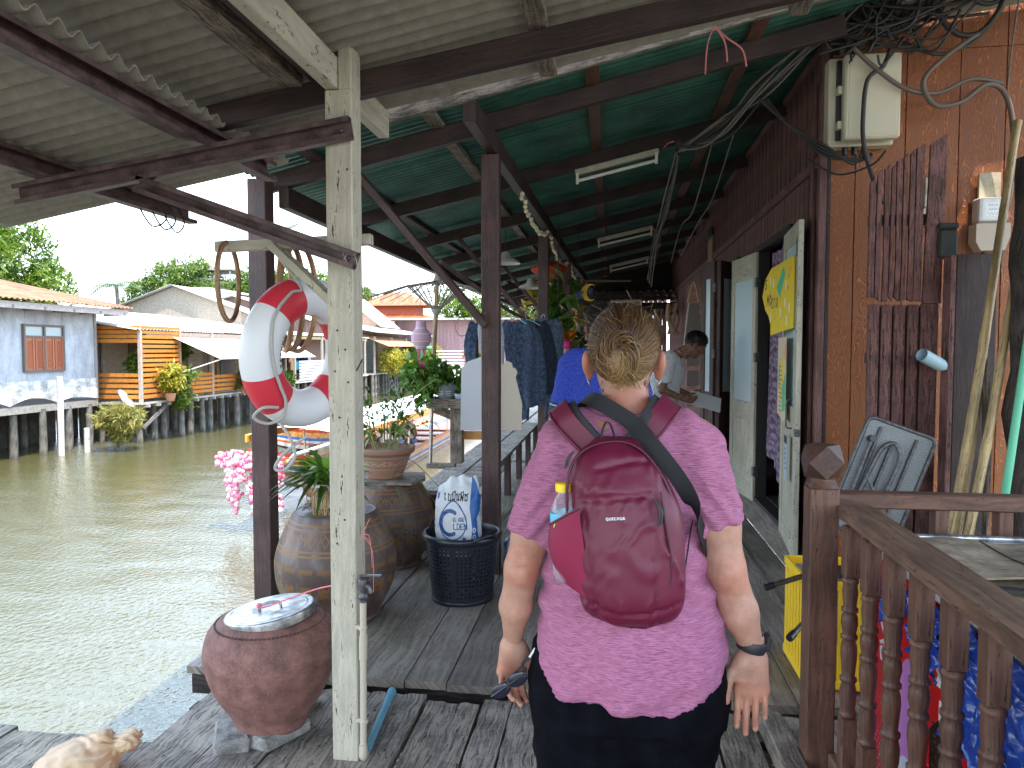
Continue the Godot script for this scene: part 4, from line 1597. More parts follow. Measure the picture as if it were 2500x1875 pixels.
	dish.lathe(Transform3D(Basis(v3(.3, 0, 1).normalized(), -.95), v3(-13.95, .08, -18.75)), pv2([v2(0, 0), v2(.14, .015), v2(.24, .05), v2(.31, .1), v2(.31, .108), v2(.23, .06), v2(0, .012)]), 20)
	whole("satellite_dish", "pale satellite dish at the corner of the orange terrace", "satellite dish", dish, M.paint)
	var greens := leaf_mat("terrace_leaf", .12, .19, .03)
	var golds := leaf_mat("gold_leaf", .34, .30, .04)
	var cl := clump(9, .17, .06, .09, 3)
	for q in [[v3(-13.3, .35, -20.7), v3(.45, .75, .5), 260, greens, "bushy green potted plant spilling over the orange terrace rail"], [v3(-13.25, .7, -20.0), v3(.3, .42, .42), 130, golds, "yellow leaved shrub at the orange terrace corner"], [v3(-13.2, .45, -24.3), v3(.3, .62, .3), 140, greens, "tall trailing plant in front of the middle terrace slats"], [v3(-13.2, .3, -27.4), v3(.35, .35, .9), 200, greens, "row of low plants in a white trough at the terrace's far end"], [v3(-13.6, .9, -26.6), v3(.3, .5, .35), 100, greens, "leafy plant hanging beside the far terrace slats"], [v3(-14.3, 1.5, -22.0), v3(.35, .35, .4), 110, greens, "hanging fern under the white awning"], [v3(-14.2, 1.0, -19.8), v3(.3, .4, .5), 110, greens, "plants on the terrace shelf behind the corner slats"]]:
		var o := thing("potted_plant", q[4], "plant", q[0] - v3(0, q[1].y, 0), "plants on the orange terrace")
		crown(o, [[q[0], q[1]]], q[2], cl, q[3], Color(.75, .8, .7), Color(1.35, 1.25, .9), int(-q[0].z * 10), "foliage")
		var pt := MB.new()
		pt.col = Color(.5, .24, .15) if q[2] != 200 else Color(.8, .82, .84)
		pt.lathe(Transform3D(Basis(), v3(q[0].x - .05, -.02, q[0].z)), pv2([v2(0, 0), v2(.11, 0), v2(.17, .24), v2(.15, .24), v2(0, .2)]), 12)
		obj("pot", pt, M.paint, o)
	var wd := MB.new()
	wd.col = Color(.1, .25, .7)
	wd.bx(v3(-13.9, 1.45, -19.6), v3(.02, .5, .14))
	whole("blue_pinwheel", "blue and yellow pinwheel on a stick inside the terrace corner", "pinwheel", wd, M.paint)
	# a floating tuft by the pale house
	var tf := thing("reed_tuft", "dry yellow green bush growing on a post stump in the water", "shrub", v3(-13.2, -1.2, -17.6))
	crown(tf, [[v3(-13.2, -.30, -17.6), v3(.62, .34, .62)], [v3(-13.2, -.65, -17.6), v3(.25, .4, .25)]], 520, clump(10, .2, .025, .05, 8), leaf_mat("reed_leaf", .28, .25, .08), Color(.7, .8, .6), Color(1.2, 1.1, .9), 51, "foliage")
	var st := MB.new()
	st.tube(pv3([v3(-13.2, -2, -17.6), v3(-13.2, -.6, -17.6)]), .08, 7)
	obj("stump", st, M.pile_timber, tf)
	# dark bank wall behind the stilts
	var bw := MB.new()
	z = -8.0
	var bankw := thing("bank_wall", "dark plank retaining wall behind the stilts across the canal", "retaining wall", v3(-16.6, -1.5, -30))
	while z > -60.0:
		var mb := MB.new()
		var k := rnd(.3, .8)
		mb.col = Color(k, k, k)
		mb.bx(v3(-16.8 + rnd(0, .12), -1.0, z), v3(.08, 2.0, .42))
		obj("plank", mb, M.pile_timber, bankw)
		z -= .45
	# --- middle stretch: shops behind the lifebuoy
	var s := thing("shirt_shop", "open fronted shop across the canal with hanging shirts and a white rail", "shop", v3(-15, 0, -33))
	obj("back_wall", colbox(v3(-16.2, 1.2, -34), v3(.06, 2.6, 9.5), tint(.36, .36, .34)), M.mottled, s)
	obj("floor", colbox(v3(-14.9, .1, -34), v3(2.6, .07, 9.6), tint(.6, .57, .52)), M.mottled, s)
	tin("roof_sheet", s, -13.6, 2.2, -19.5, 3.0, -29.1, -39.0, M.tin_sheet)
	obj("eave_beam", colbox(v3(-13.7, 2.08, -34), v3(.08, .12, 9.6), tint(.6, .45, .2)), M.mottled, s)
	for k in 7: obj("rail_slat", colbox(v3(-13.6, .22 + k * .13, -31.6), v3(.04, .085, 3.6), tint(.8, .8, .78)), M.paint, s)
	for k in 4: obj("shop_post", colbox(v3(-13.65, 1.1, -29.4 - k * 3.0), v3(.09, 2.1, .09), tint(.5, .45, .4)), M.mottled, s)
	stilts(s, -13.8, -29.2, -39.0, .7, .06)
	stilts(s, -15.0, -29.2, -39.0, .6, .06)
	var cols := [tint(.75, .4, .2), tint(.12, .5, .62), tint(.1, .4, .6), tint(.16, .14, .4), tint(.35, .22, .5), tint(.6, .6, .62)]
	for k in cols.size():
		var mb := MB.new()
		mb.col = cols[k]
		var x := Transform3D(Basis(v3(0, 0, -1), Vector3.UP, v3(1, 0, 0)), v3(-14.6, 1.0, -31.2 - k * .34))
		mb.slab(x, pv2([v2(-.17, -.4), v2(.17, -.4), v2(.18, .05), v2(.3, -.04), v2(.34, .1), v2(.12, .28), v2(-.12, .28), v2(-.34, .1), v2(-.3, -.04), v2(-.18, .05)]), .05)
		whole("hanging_shirt", ["orange", "turquoise", "blue", "navy", "purple", "white"][k] + " shirt hanging in the shop across the canal", "shirt", mb, M.cloth, "shirts in the shop across the canal")
	# --- stretch right of the cream post
	var u := thing("plant_shop", "low shop with brown roof flaps and a wall of potted plants across the canal", "shop", v3(-15, 0, -46))
	obj("back_wall", colbox(v3(-16.4, 1.3, -46), v3(.06, 2.8, 13.5), tint(.33, .37, .37)), M.mottled, u)
	obj("floor", colbox(v3(-14.9, .12, -46.2), v3(2.8, .07, 14), tint(.5, .46, .4)), M.mottled, u)
	tin("roof_sheet", u, -13.3, 2.55, -19.0, 3.6, -39.2, -53.0, M.tin_sheet)
	tin("flap_sheet", u, -12.6, 1.75, -14.4, 2.45, -39.3, -46.5, M.rust_flap)
	var ga := MB.new()
	ga.col = Color(.05, .5, .42)
	ga.quad(v3(-14.2, 2.0, -46.6), v3(-14.2, 2.0, -51.5), v3(-12.8, 1.62, -51.2), v3(-12.8, 1.7, -46.8), v3(.3, .95, 0))
	obj("green_awning", ga, M.paint, u)
	stilts(u, -13.6, -39.2, -53.0, .75, .1, .1)
	stilts(u, -14.9, -39.2, -53.0, .65, .1)
	for k in 5: obj("shop_post", colbox(v3(-13.5, 1.2, -39.6 - k * 3.2), v3(.1, 2.2, .1), tint(.42, .36, .3)), M.mottled, u)
	var spots := [[v3(-12.9, .9, -40.6), v3(.7, .95, 1.0), 330, golds], [v3(-12.9, .75, -43.2), v3(.7, .8, 1.2), 330, golds], [v3(-12.9, 1.1, -45.9), v3(.8, 1.0, 1.3), 380, greens], [v3(-12.9, .8, -48.8), v3(.7, .8, 1.1), 300, greens], [v3(-12.8, .9, -51.2), v3(.6, 1.0, 1.0), 250, golds]]
	var names := ["yellow green shrub at the near end of the plant shop", "second yellowish shrub along the plant shop front", "tall green shrub in the middle of the plant shop", "broad green shrub under the turquoise awning", "golden shrub at the far end of the plant shop"]
	for k in spots.size():
		var q: Array = spots[k]
		var o := thing("shop_shrub", names[k], "shrub", q[0] - v3(0, q[1].y, 0), "shrubs before the plant shop")
		crown(o, [[q[0], q[1]]], q[2], cl, q[3], Color(.7, .75, .6), Color(1.4, 1.3, .9), 60 + k, "foliage")
	var lad := MB.new()
	for e in [-.25, .25]: lad.bar(v3(-12.7, -1.6, -41.5 + e), v3(-13.3, .1, -41.5 + e), .06, .06)
	for k in 5: lad.bar(v3(-12.8 - k * .1, -1.1 + k * .25, -41.8), v3(-12.8 - k * .1, -1.1 + k * .25, -41.2), .05, .05)
	whole("landing_ladder", "weathered wooden ladder down to the water before the plant shop", "ladder", lad, M.pile_timber)

func gable_house(called: String, label: String, c: Vector3, wx: float, dz: float, eave: float, ridge: float, wall: Color, roof: Material, along_x := true) -> Node3D:
	var o := thing(called, label, "house", c)
	var mb := MB.new()
	mb.col = wall
	# gable faces look along z
	mb.slab(Transform3D(Basis(), c + v3(0, 0, dz * .5)), pv2([v2(-wx, 0), v2(wx, 0), v2(wx, eave - c.y), v2(0, ridge - c.y), v2(-wx, eave - c.y)]), .1)
	mb.bx(c + v3(wx, (eave - c.y) * .5, 0), v3(.1, eave - c.y, dz - .1))
	mb.bx(c + v3(-wx, (eave - c.y) * .5, 0), v3(.1, eave - c.y, dz - .1))
	obj("wall", mb, M.mottled, o)
	for e in [-1.0, 1.0]:
		var sl := (ridge - eave) / wx
		obj("roof", corrugated(c.x + e * (wx + .4), eave - .4 * sl + .05, c.x, ridge + .05, c.z + dz * .5 + .35, c.z - dz * .5 - .35, .3, .025, .02, 6), roof, o)
	return o

func build_far_end() -> void:
	gable_house("gable_house", "brown gabled shed with a white tin roof behind the terrace house", v3(-18.4, 0, -36), 3.6, 6.0, 3.05, 4.15, tint(.22, .13, .11), M.tin_sheet)
	gable_house("gable_house", "wide white tin roofed shed rising behind the pale house", v3(-20.6, 0, -34), 3.4, 5.0, 3.35, 4.55, tint(.5, .42, .34), M.tin_sheet)
	var ye := thing("yellow_house", "yellow house end with a white flat roof among the trees", "house", v3(-26.9, 0, -45))
	obj("wall", colbox(v3(-26.4, 2.6, -45), v3(1.2, 5.2, 3), tint(.75, .38, .03)), M.mottled, ye)
	obj("roof", colbox(v3(-26.9, 5.42, -44.6), v3(3.4, .14, 5), tint(.8, .8, .8)), M.paint, ye)
	var tw := thing("roof_terrace", "pale concrete block with an open roof terrace frame far behind", "building", v3(-29.3, 0, -52))
	obj("wall", colbox(v3(-30, 3.3, -52), v3(3.5, 6.6, 4), tint(.62, .62, .62)), M.mottled, tw)
	for k in 4: obj("terrace_post", colbox(v3(-31.3 + k * 1.0, 7.0, -50.2), v3(.1, .9, .1), tint(.6, .6, .6)), M.paint, tw)
	obj("terrace_roof", colbox(v3(-30, 7.55, -51.5), v3(3.9, .14, 3.4), tint(.42, .37, .31)), M.mottled, tw)
	obj("terrace_rail", colbox(v3(-30, 6.85, -50.0), v3(3.6, .06, .06), tint(.6, .6, .6)), M.paint, tw)
	var wb := thing("white_block", "white flat roofed building with a turquoise band between the trees", "building", v3(-42, 0, -62))
	obj("wall", colbox(v3(-42, 4.2, -64), v3(13, 8.4, 5), tint(.8, .8, .8)), M.paint, wb)
	obj("blue_band", colbox(v3(-37.2, 8.5, -61.4), v3(2.6, .2, .1), tint(.1, .5, .52)), M.paint, wb)
	# orange roofed temple hall: two stacked hipped roofs
	var te := thing("temple_hall", "red orange tiered roof of a temple hall above the plant shop", "temple", v3(-23, 0, -76))
	obj("wall", colbox(v3(-23.5, 2.2, -78), v3(9, 4.6, 6), tint(.7, .3, .12)), M.mottled, te)
	obj("upper_wall", colbox(v3(-23.6, 5.9, -78), v3(4.6, 1.4, 3.4), tint(.55, .17, .1)), M.mottled, te)
	var rm := mat("temple_roof", lin(.68, .15, .05), .5, T.mot, v3(.3, .3, .3), null, .0, true)
	for q in [[v3(-23.5, 4.3, -78), 7.2, 5.2, 2.6, 1.7, 1.2], [v3(-23.6, 6.35, -78), 3.9, 3.0, .9, .4, 1.6]]:
		var mb := MB.new()
		var c: Vector3 = q[0]
		var a := [c + v3(-q[1], 0, -q[2]), c + v3(q[1], 0, -q[2]), c + v3(q[1], 0, q[2]), c + v3(-q[1], 0, q[2])]
		var b := [c + v3(-q[3], q[5], -q[4]), c + v3(q[3], q[5], -q[4]), c + v3(q[3], q[5], q[4]), c + v3(-q[3], q[5], q[4])]
		for k in 4:
			var k2 := (k + 1) % 4
			var e: Vector3 = (a[k] + a[k2]) * .5 - c
			mb.quad(a[k], a[k2], b[k2], b[k], v3(e.x, 4, e.z).normalized())
		mb.quad(b[0], b[1], b[2], b[3], Vector3.UP)
		obj("roof", mb, rm, te)
	gable_house("small_gable", "white roofed gable with a pale blue wall beside the temple", v3(-18.6, 0, -50), 2.4, 4.0, 3.4, 5.3, tint(.55, .36, .26), M.tin_sheet)
	# purple house closing the view up the canal
	var pu := thing("purple_house", "mauve plank house closing the view up the canal", "house", v3(-11.5, 0, -54))
	for k in 34: obj("board", colbox(v3(-16.6 + k * .3, 2.0, -54 + (.02 if k % 2 else .0)), v3(.29, 3.6, .05), tint(.42, .25, .27) * rnd(.85, 1.1)), M.mottled, pu)
	obj("roof", colbox(v3(-11.5, 3.88, -55), v3(11.5, .12, 4.6), tint(.6, .55, .52)), M.mottled, pu)
	obj("floor", colbox(v3(-11.3, .2, -52.6), v3(10.5, .1, 4.2), tint(.62, .6, .56)), M.mottled, pu)
	obj("dark_door", colbox(v3(-9.1, 1.2, -53.93), v3(.7, 1.7, .05), tint(.03, .03, .03)), M.paint, pu)
	stilts(pu, -11.0, -50.8, -51.4, .5, .15)
	for k in 22:
		var mb := MB.new()
		var x := -16.0 + k * .45
		mb.tube(pv3([v3(x, -2, -50.7), v3(x + rnd(-.05, .05), .16, -50.7)]), .09, 7)
		obj("stilt", mb, M.pile_timber, pu)
	var wbs := MB.new()
	wbs.col = Color(.82, .82, .8)
	for k in 5: wbs.bx(v3(-11.9, .55 + k * .22, -50.6), v3(3.2, .1, .06))
	wbs.bx(v3(-10.6, .35, -50.3), v3(6.4, .16, .9))
	whole("white_railing", "white slatted railing along the mauve house landing", "railing", wbs, M.paint)
	var gd := leaf_mat("orange_bloom", .55, .22, .03)
	for q in [[v3(-9.9, 1.2, -50.2), 0], [v3(-8.9, 1.1, -50.2), 1]]:
		var o := thing("flower_pot", ["orange flowers in pots on the mauve house landing", "yellow green potted plants at the landing's right end"][q[1]], "plant", q[0] - v3(0, .6, 0))
		crown(o, [[q[0], v3(.6, .5, .5)]], 160, clump(8, .16, .09, .1, 5), gd if q[1] == 0 else M.yellow_leaf, Color(.8, .8, .7), Color(1.3, 1.2, .9), 90 + q[1], "foliage")
		obj("pot", colbox(q[0] - v3(0, .68, 0), v3(.9, .4, .4), tint(.5, .2, .1)), M.mottled, o)
	# overhead wires across the canal
	var wi := 0
	for q in [[v3(-22, 5.0, -14), v3(-30, 6.5, -60), .9, "single dark wire drooping past the green trees"], [v3(-24, 10.5, -22), v3(-16, 9.0, -70), .6, "lowest of the faint wires across the pale sky"], [v3(-24, 12.5, -22), v3(-16, 10.6, -70), .6, "middle one of the faint wires across the pale sky"], [v3(-24, 14.6, -22), v3(-16, 12.6, -70), .6, "topmost of the faint wires across the pale sky"]]:
		var mb := MB.new()
		mb.tube(sag(q[0], q[1], q[2], 24), .013 if wi == 0 else .008, 5)
		whole("overhead_wire", q[3], "wire", mb, M.cable if wi == 0 else M.grey_cable)
		wi += 1

func tree(called: String, label: String, base: Vector3, h: float, lobes: Array, count: int, leafs: MB, m: Material, c0: Color, c1: Color, sd: int) -> void:
	var o := thing(called, label, "tree", base, "trees across the canal")
	var mb := MB.new()
	mb.col = Color(.9, .85, .8)
	mb.tube(pv3([base, base + v3(.1, h * .4, .05), base + v3(-.1, h * .75, 0)]), PackedFloat32Array([.32, .24, .14]), 8)
	for q in lobes:
		var a: Vector3 = base + v3(0, h * .45, 0)
		mb.tube(pv3([a, (a + q[0]) * .5 + v3(0, .3, 0), q[0]]), PackedFloat32Array([.14, .09, .03]), 6)
	obj("trunk", mb, M.rotten_timber, o)
	crown(o, lobes, count, leafs, m, c0, c1, sd)

func build_trees() -> void:
	var mango := clump(14, .30, .075, .16, 12)
	var small := clump(14, .24, .11, .17, 13)
	var bright := leaf_mat("mango_leaf", .115, .20, .025)
	var mid := leaf_mat("round_leaf", .10, .165, .022)
	tree("mango_tree", "big bright green mango tree rising behind the pale house", v3(-25, 0, -27), 6.0, [[v3(-25.2, 5.0, -26), v3(2.5, 2.2, 2.4)], [v3(-23.6, 3.6, -26.5), v3(1.6, 1.5, 1.6)], [v3(-27.2, 6.4, -25.5), v3(2.6, 1.9, 2.6)], [v3(-26.0, 3.2, -25), v3(2.2, 1.6, 2.0)], [v3(-28.5, 4.2, -23.5), v3(2.4, 2.6, 2.4)]], 3600, mango, bright, Color(.55, .7, .5), Color(1.5, 1.25, .9), 201)
	tree("round_tree", "rounded green tree beyond the tin roofs left of the rattan ring", v3(-32, 0, -50), 7.0, [[v3(-31.8, 6.3, -50), v3(2.9, 2.1, 2.6)], [v3(-29.8, 5.2, -50), v3(2.2, 1.6, 2.2)], [v3(-34.2, 5.2, -50), v3(2.3, 1.7, 2.2)], [v3(-32, 4.4, -49), v3(3.6, 1.5, 2.2)]], 3000, small, mid, Color(.55, .7, .5), Color(1.45, 1.3, .9), 202)
	tree("feathery_tree", "feathery green tree showing through the rattan rings", v3(-26, 0, -52), 6.0, [[v3(-26.8, 5.9, -51), v3(1.8, 1.9, 1.8)], [v3(-24.4, 5.6, -51), v3(1.9, 2.0, 1.8)], [v3(-22.4, 5.9, -51), v3(1.6, 1.7, 1.6)], [v3(-25, 4.2, -50.5), v3(3.2, 1.3, 1.8)]], 2400, small, bright, Color(.6, .7, .5), Color(1.4, 1.25, .9), 203)
	tree("far_tree", "yellow green tree behind the skeleton parasol", v3(-15.5, 0, -72), 6.0, [[v3(-15.8, 5.5, -72), v3(2.4, 2.2, 2.0)], [v3(-12.8, 4.8, -72), v3(2.6, 2.2, 2.0)], [v3(-14.5, 3.4, -71), v3(3.6, 1.6, 1.8)]], 2200, small, bright, Color(.6, .75, .5), Color(1.6, 1.4, .9), 204)
	tree("far_tree", "green tree mass seen between the first two walkway posts", v3(-8, 0, -66), 6.0, [[v3(-9.2, 5.2, -66), v3(2.4, 2.4, 2.0)], [v3(-6.4, 5.6, -66), v3(2.6, 2.8, 2.0)], [v3(-7.5, 3.2, -65), v3(3.6, 2.0, 1.8)], [v3(-3.6, 5.0, -66), v3(2.4, 3.0, 2.0)]], 2600, small, mid, Color(.6, .75, .5), Color(1.5, 1.3, .9), 205)
	tree("far_tree", "small round treetop beside the white gable roof", v3(-30, 0, -82), 6.0, [[v3(-29.6, 7.6, -82), v3(2.2, 1.6, 1.8)]], 500, small, mid, Color(.7, .75, .5), Color(1.6, 1.4, .9), 206)
	# palm
	var p := thing("palm_tree", "slender palm with drooping fronds between the two big trees", "palm", v3(-27, 0, -36), "")
	var mb := MB.new()
	mb.tube(pv3([v3(-27, 0, -36), v3(-26.9, 2.6, -36), v3(-27.0, 5.1, -36)]), PackedFloat32Array([.15, .12, .09]), 8)
	obj("trunk", mb, M.pile_timber, p)
	var fr := MB.new()
	for i in 11:
		var a := TAU * i / 11.0 + rnd(-.2, .2)
		var d := v3(cos(a), rnd(.2, .8), sin(a)).normalized()
		var l := rnd(1.3, 1.8)
		var last := v3(-27, 5.1, -36)
		for k in 12:
			var f := (k + 1) / 12.0
			var q := v3(-27, 5.1, -36) + d * l * f - v3(0, 1.1 * f * f, 0)
			var dir := (q - last).normalized()
			var s := dir.cross(Vector3.UP).normalized()
			for e in [-1.0, 1.0]: fr.leaf(q, (s * e + dir * .7 - v3(0, .35, 0)).normalized(), Vector3.UP, .42 * (1.1 - f * .6), .06, .4, 2)
			last = q
	obj("frond", fr, leaf_mat("palm_leaf", .08, .14, .03), p)

# boats
func hull(o: Node, cx: float, z0: float, z1: float, hw: float, bow: float) -> void:
	# stations from the raised bow (z0) to the stern; bands of paint up the side
	var bands := [[-.10, .02, tint(.78, .78, .76), "white_stripe"], [.02, .10, tint(.75, .16, .06), "red_stripe"], [.10, .17, tint(.8, .8, .8), "thin_stripe"], [.17, .26, tint(.06, .18, .6), "blue_stripe"], [.26, .42, tint(.9, .42, .12), "orange_band"], [.42, .52, tint(.72, .09, .03), "gunwale"]]
	for side in [-1.0, 1.0]:
		for b in bands:
			var g := []
			for i in 25:
				var f := i / 24.0
				var z := lerpf(z0, z1, f)
				var w := hw * clampf(pow(f * 3.2, .65), .06, 1.0) * (1.0 - .25 * smoothstep(.85, 1.0, f))
				var lift := bow * pow(clampf(1.0 - f * 3.4, .0, 1.0), 1.7)
				var r := PackedVector3Array()
				for k in 3:
					var y: float = lerpf(b[0], b[1], k / 2.0)
					r.append(v3(cx + side * w * (.80 + .38 * y / .52), -1.2 + y * (1.0 - .35 * pow(1.0 - f, 6.0)) + lift, z))
				g.append(r)
			var mb := MB.new()
			mb.col = b[2]
			mb.rows(g, false)
			obj(b[3], mb, M.boat_paint, o)
	var fl := []
	for i in 25:
		var f := i / 24.0
		var z := lerpf(z0, z1, f)
		var w := hw * clampf(pow(f * 3.2, .65), .06, 1.0)
		var lift := bow * pow(clampf(1.0 - f * 3.4, .0, 1.0), 1.7)
		fl.append(pv3([v3(cx - w * .9, -1.02 + lift, z), v3(cx, -1.06 + lift, z), v3(cx + w * .9, -1.02 + lift, z)]))
	var fm := MB.new()
	fm.col = Color(.42, .12, .05)
	fm.rows(fl, false)
	obj("boat_floor", fm, M.boat_paint, o)

func sitter(label: String, p: Vector3, shirt: Color, legs: Color, hat: int) -> void:
	var f := Field.new(p + v3(-.35, -.1, -.5), p + v3(.35, 1.0, .35), .028)
	f.cap(p + v3(0, .1, 0), p + v3(0, .5, .02), .15, .16, .06)
	f.cap(p + v3(0, .56, 0), p + v3(0, .68, -.02), .05, .05, .04)
	f.ell(p + v3(0, .76, -.03), v3(.085, .115, .1), .02)
	for e in [-1.0, 1.0]:
		f.cap(p + v3(e * .17, .52, 0), p + v3(e * .22, .28, -.06), .055, .045, .04)
		f.cap(p + v3(e * .22, .28, -.06), p + v3(e * .12, .2, -.3), .042, .035, .02)
		f.cap(p + v3(e * .09, .08, 0), p + v3(e * .11, .1, -.4), .08, .06, .04)
	var mb := MB.new()
	f.net(mb)
	for i in mb.v.size():
		var q := mb.v[i] - p
		mb.c[i] = shirt if (q.y > .2 and q.y < .58 and absf(q.x) < .2) else (legs if q.y < .22 and q.z < .1 and absf(q.x) < .19 else (Color(.03, .02, .02) if q.y > .8 or (q.y > .68 and q.z > -.02) else Color(.4, .2, .13)))
	var o := whole("person", label, "person", mb, M.cloth, "passengers in the long boat")
	if hat == 1:
		var h := MB.new()
		h.col = Color(.62, .2, .12)
		h.lathe(Transform3D(Basis(), p + v3(0, .8, -.03)), pv2([v2(.2, 0), v2(.11, .03), v2(.09, .1), v2(0, .13)]), 14)
		obj("hat", h, M.cloth, o)

func build_boats() -> void:
	mat("boat_paint", Color.WHITE, .35, T.mot, v3(1, 1, 1), null, .0, true)
	var b := thing("long_boat", "long orange and red passenger boat with a white canopy and blue stripe", "boat", v3(-5.3, -1.2, -15))
	hull(b, -5.3, -9.9, -26.5, .72, .95)
	var cv := []
	for i in 13:
		var z := -11.4 - i * .86
		var r := PackedVector3Array()
		for k in 9:
			var a := lerpf(-1, 1, k / 8.0)
			r.append(v3(-5.3 + a * .86, .24 - .17 * a * a + .015 * sin(i * 2.6 + k), z))
		g_append(cv, r)
	var cm := MB.new()
	cm.col = Color(.82, .84, .88)
	cm.rows(cv, false)
	obj("canopy", cm, M.paint, b)
	for e in [-1.0, 1.0]: obj("canopy_trim", colbox(v3(-5.3 + e * .87, .03, -16.55), v3(.03, .13, 10.4), tint(.85, .36, .05)), M.paint, b)
	for k in 6:
		for e in [-1.0, 1.0]:
			var mb := MB.new()
			mb.col = Color(.6, .5, .4)
			mb.tube(pv3([v3(-5.3 + e * .78, -.7, -11.6 - k * 1.95), v3(-5.3 + e * .82, .06, -11.6 - k * 1.95)]), .022, 6)
			obj("canopy_pole", mb, M.paint, b)
	for k in 8: obj("seat", colbox(v3(-5.3, -.83, -12.0 - k * 1.2), v3(1.1, .06, .32), tint(.5, .13, .05)), M.boat_paint, b)
	var tail := MB.new()
	tail.col = Color(.7, .7, .68)
	tail.tube(pv3([v3(-5.4, -.5, -10.9), v3(-4.9, -.1, -10.5), v3(-4.4, .05, -10.9)]), .03, 6)
	obj("bow_bracket", tail, M.paint, b)
	# flower garlands on the bow
	var gar := thing("bow_garland", "pink and white flower garlands hanging from the boat's bow", "garland", v3(-5.3, -.2, -10))
	var bl := MB.new()
	for i in 430:
		var s := rng.randi() % 9
		var f := rnd(0, 1)
		var a := v3(-5.42 + (s - 4) * .105 + rnd(-.05, .05), -.12 - f * (.62 + .09 * (s % 3)) * (1.0 if s != 4 else .4), -9.8 + absf(s - 4) * -.10 + rnd(-.06, .06))
		if i < 120: a = v3(-5.42 + rnd(-.42, .36), -.10 + rnd(-.09, .09), -9.95 + rnd(-.2, .16))
		bl.col = Color(.8, .7, .72) if rng.randf() < .42 else Color(.75, .1, .25).lerp(Color(.8, .3, .4), rnd(0, 1))
		bl.ball(a, Vector3.ONE * rnd(.026, .046), 7)
	var go := obj("flowers", bl, M.paint, gar)
	go.set_meta("kind", "stuff")
	var n := 0
	for q in [[v3(-5.0, -.92, -12.8), tint(.55, .18, .2), tint(.75, .72, .68), 0, "passenger in a dusty red top in the boat's front row"], [v3(-4.95, -.92, -14.3), tint(.45, .25, .28), tint(.8, .78, .74), 0, "passenger in mauve beside the blue crate in the boat"], [v3(-5.45, -.92, -14.4), tint(.7, .3, .2), tint(.3, .3, .34), 0, "passenger in orange at the boat's far side"], [v3(-5.1, -.9, -17.4), tint(.8, .78, .74), tint(.12, .2, .36), 1, "boatman in a brick red hat and blue jeans towards the stern"], [v3(-5.0, -.92, -11.4), tint(.16, .2, .45), tint(.2, .2, .24), 0, "dark haired passenger nearest the boat's bow"]]:
		sitter(q[4], q[0], q[1], q[2], q[3])
	whole("blue_crate", "blue plastic crate on the boat's side bench", "crate", colbox(v3(-4.88, -.66, -15.6), v3(.34, .24, .6), tint(.1, .25, .75), .02), M.paint)
	var b2 := thing("red_boat", "second red boat with a pale canopy just beyond the long boat", "boat", v3(-8.2, -1.2, -20))
	hull(b2, -8.2, -16.4, -27.0, .6, .5)

func g_append(a: Array, r: PackedVector3Array) -> void:
	a.append(r)


# people
# five fingers and a thumb on a palm; w wrist, d towards the fingers, pn out of the palm, ts towards the thumb
func hand(mb: MB, w: Vector3, d: Vector3, pn: Vector3, ts: Vector3, s: float, curl: Array, tint_fn = null) -> void:
	d = d.normalized()
	pn = (pn - d * pn.dot(d)).normalized()
	ts = (ts - d * ts.dot(d) - pn * ts.dot(pn)).normalized()
	var pad := v3(.13, .13, .13) * s
	var mid := w + d * .09 * s
	var f := Field.new(mid - pad, mid + pad, .0034)
	f.cap(w - d * .03 * s, w + d * .02 * s, .0245 * s, .026 * s, .0)
	var base := [.030, .011, -.009, -.028]
	var lens := [.076, .085, .078, .06]
	var far := [.094, .098, .093, .084]
	for i in 4:
		var kn: Vector3 = w + d * far[i] * s + ts * base[i] * s
		f.cap(w + d * .015 * s + ts * base[i] * .5 * s, kn, .017 * s, .0118 * s, .016 * s)
	f.cap(w + d * .03 * s + ts * .02 * s + pn * .006 * s, w + d * .06 * s + ts * .026 * s + pn * .008 * s, .018 * s, .012 * s, .02 * s)
	for i in 4:
		var p: Vector3 = w + d * far[i] * s + ts * base[i] * s
		var a := .0
		var spread: Vector3 = ts * (base[i] * .5)
		var r := (.0094 - (.0014 if i == 3 else .0)) * s
		for j in 3:
			a += curl[j] * (1.0 + .12 * i)
			var dd: Vector3 = (d * cos(a) + pn * sin(a) + spread).normalized()
			var q: Vector3 = p + dd * lens[i] * [.45, .31, .26][j] * s
			f.cap(p, q, r, r * .9, .003 * s)
			p = q
			r *= .92
	# the thumb leaves the side of the palm near the wrist
	var t0 := w + d * .022 * s + ts * .022 * s
	var t1 := t0 + (d * .65 + ts * .55 + pn * .35).normalized() * .042 * s
	var t2 := t1 + (d * .9 + ts * .22 + pn * .3).normalized() * .034 * s
	var t3 := t2 + (d * .98 + ts * .02 + pn * .25).normalized() * .027 * s
	f.cap(t0, t1, .018 * s, .0125 * s, .016 * s)
	f.cap(t1, t2, .0122 * s, .0105 * s, .004 * s)
	f.cap(t2, t3, .0105 * s, .0088 * s, .003 * s)
	f.net(mb)

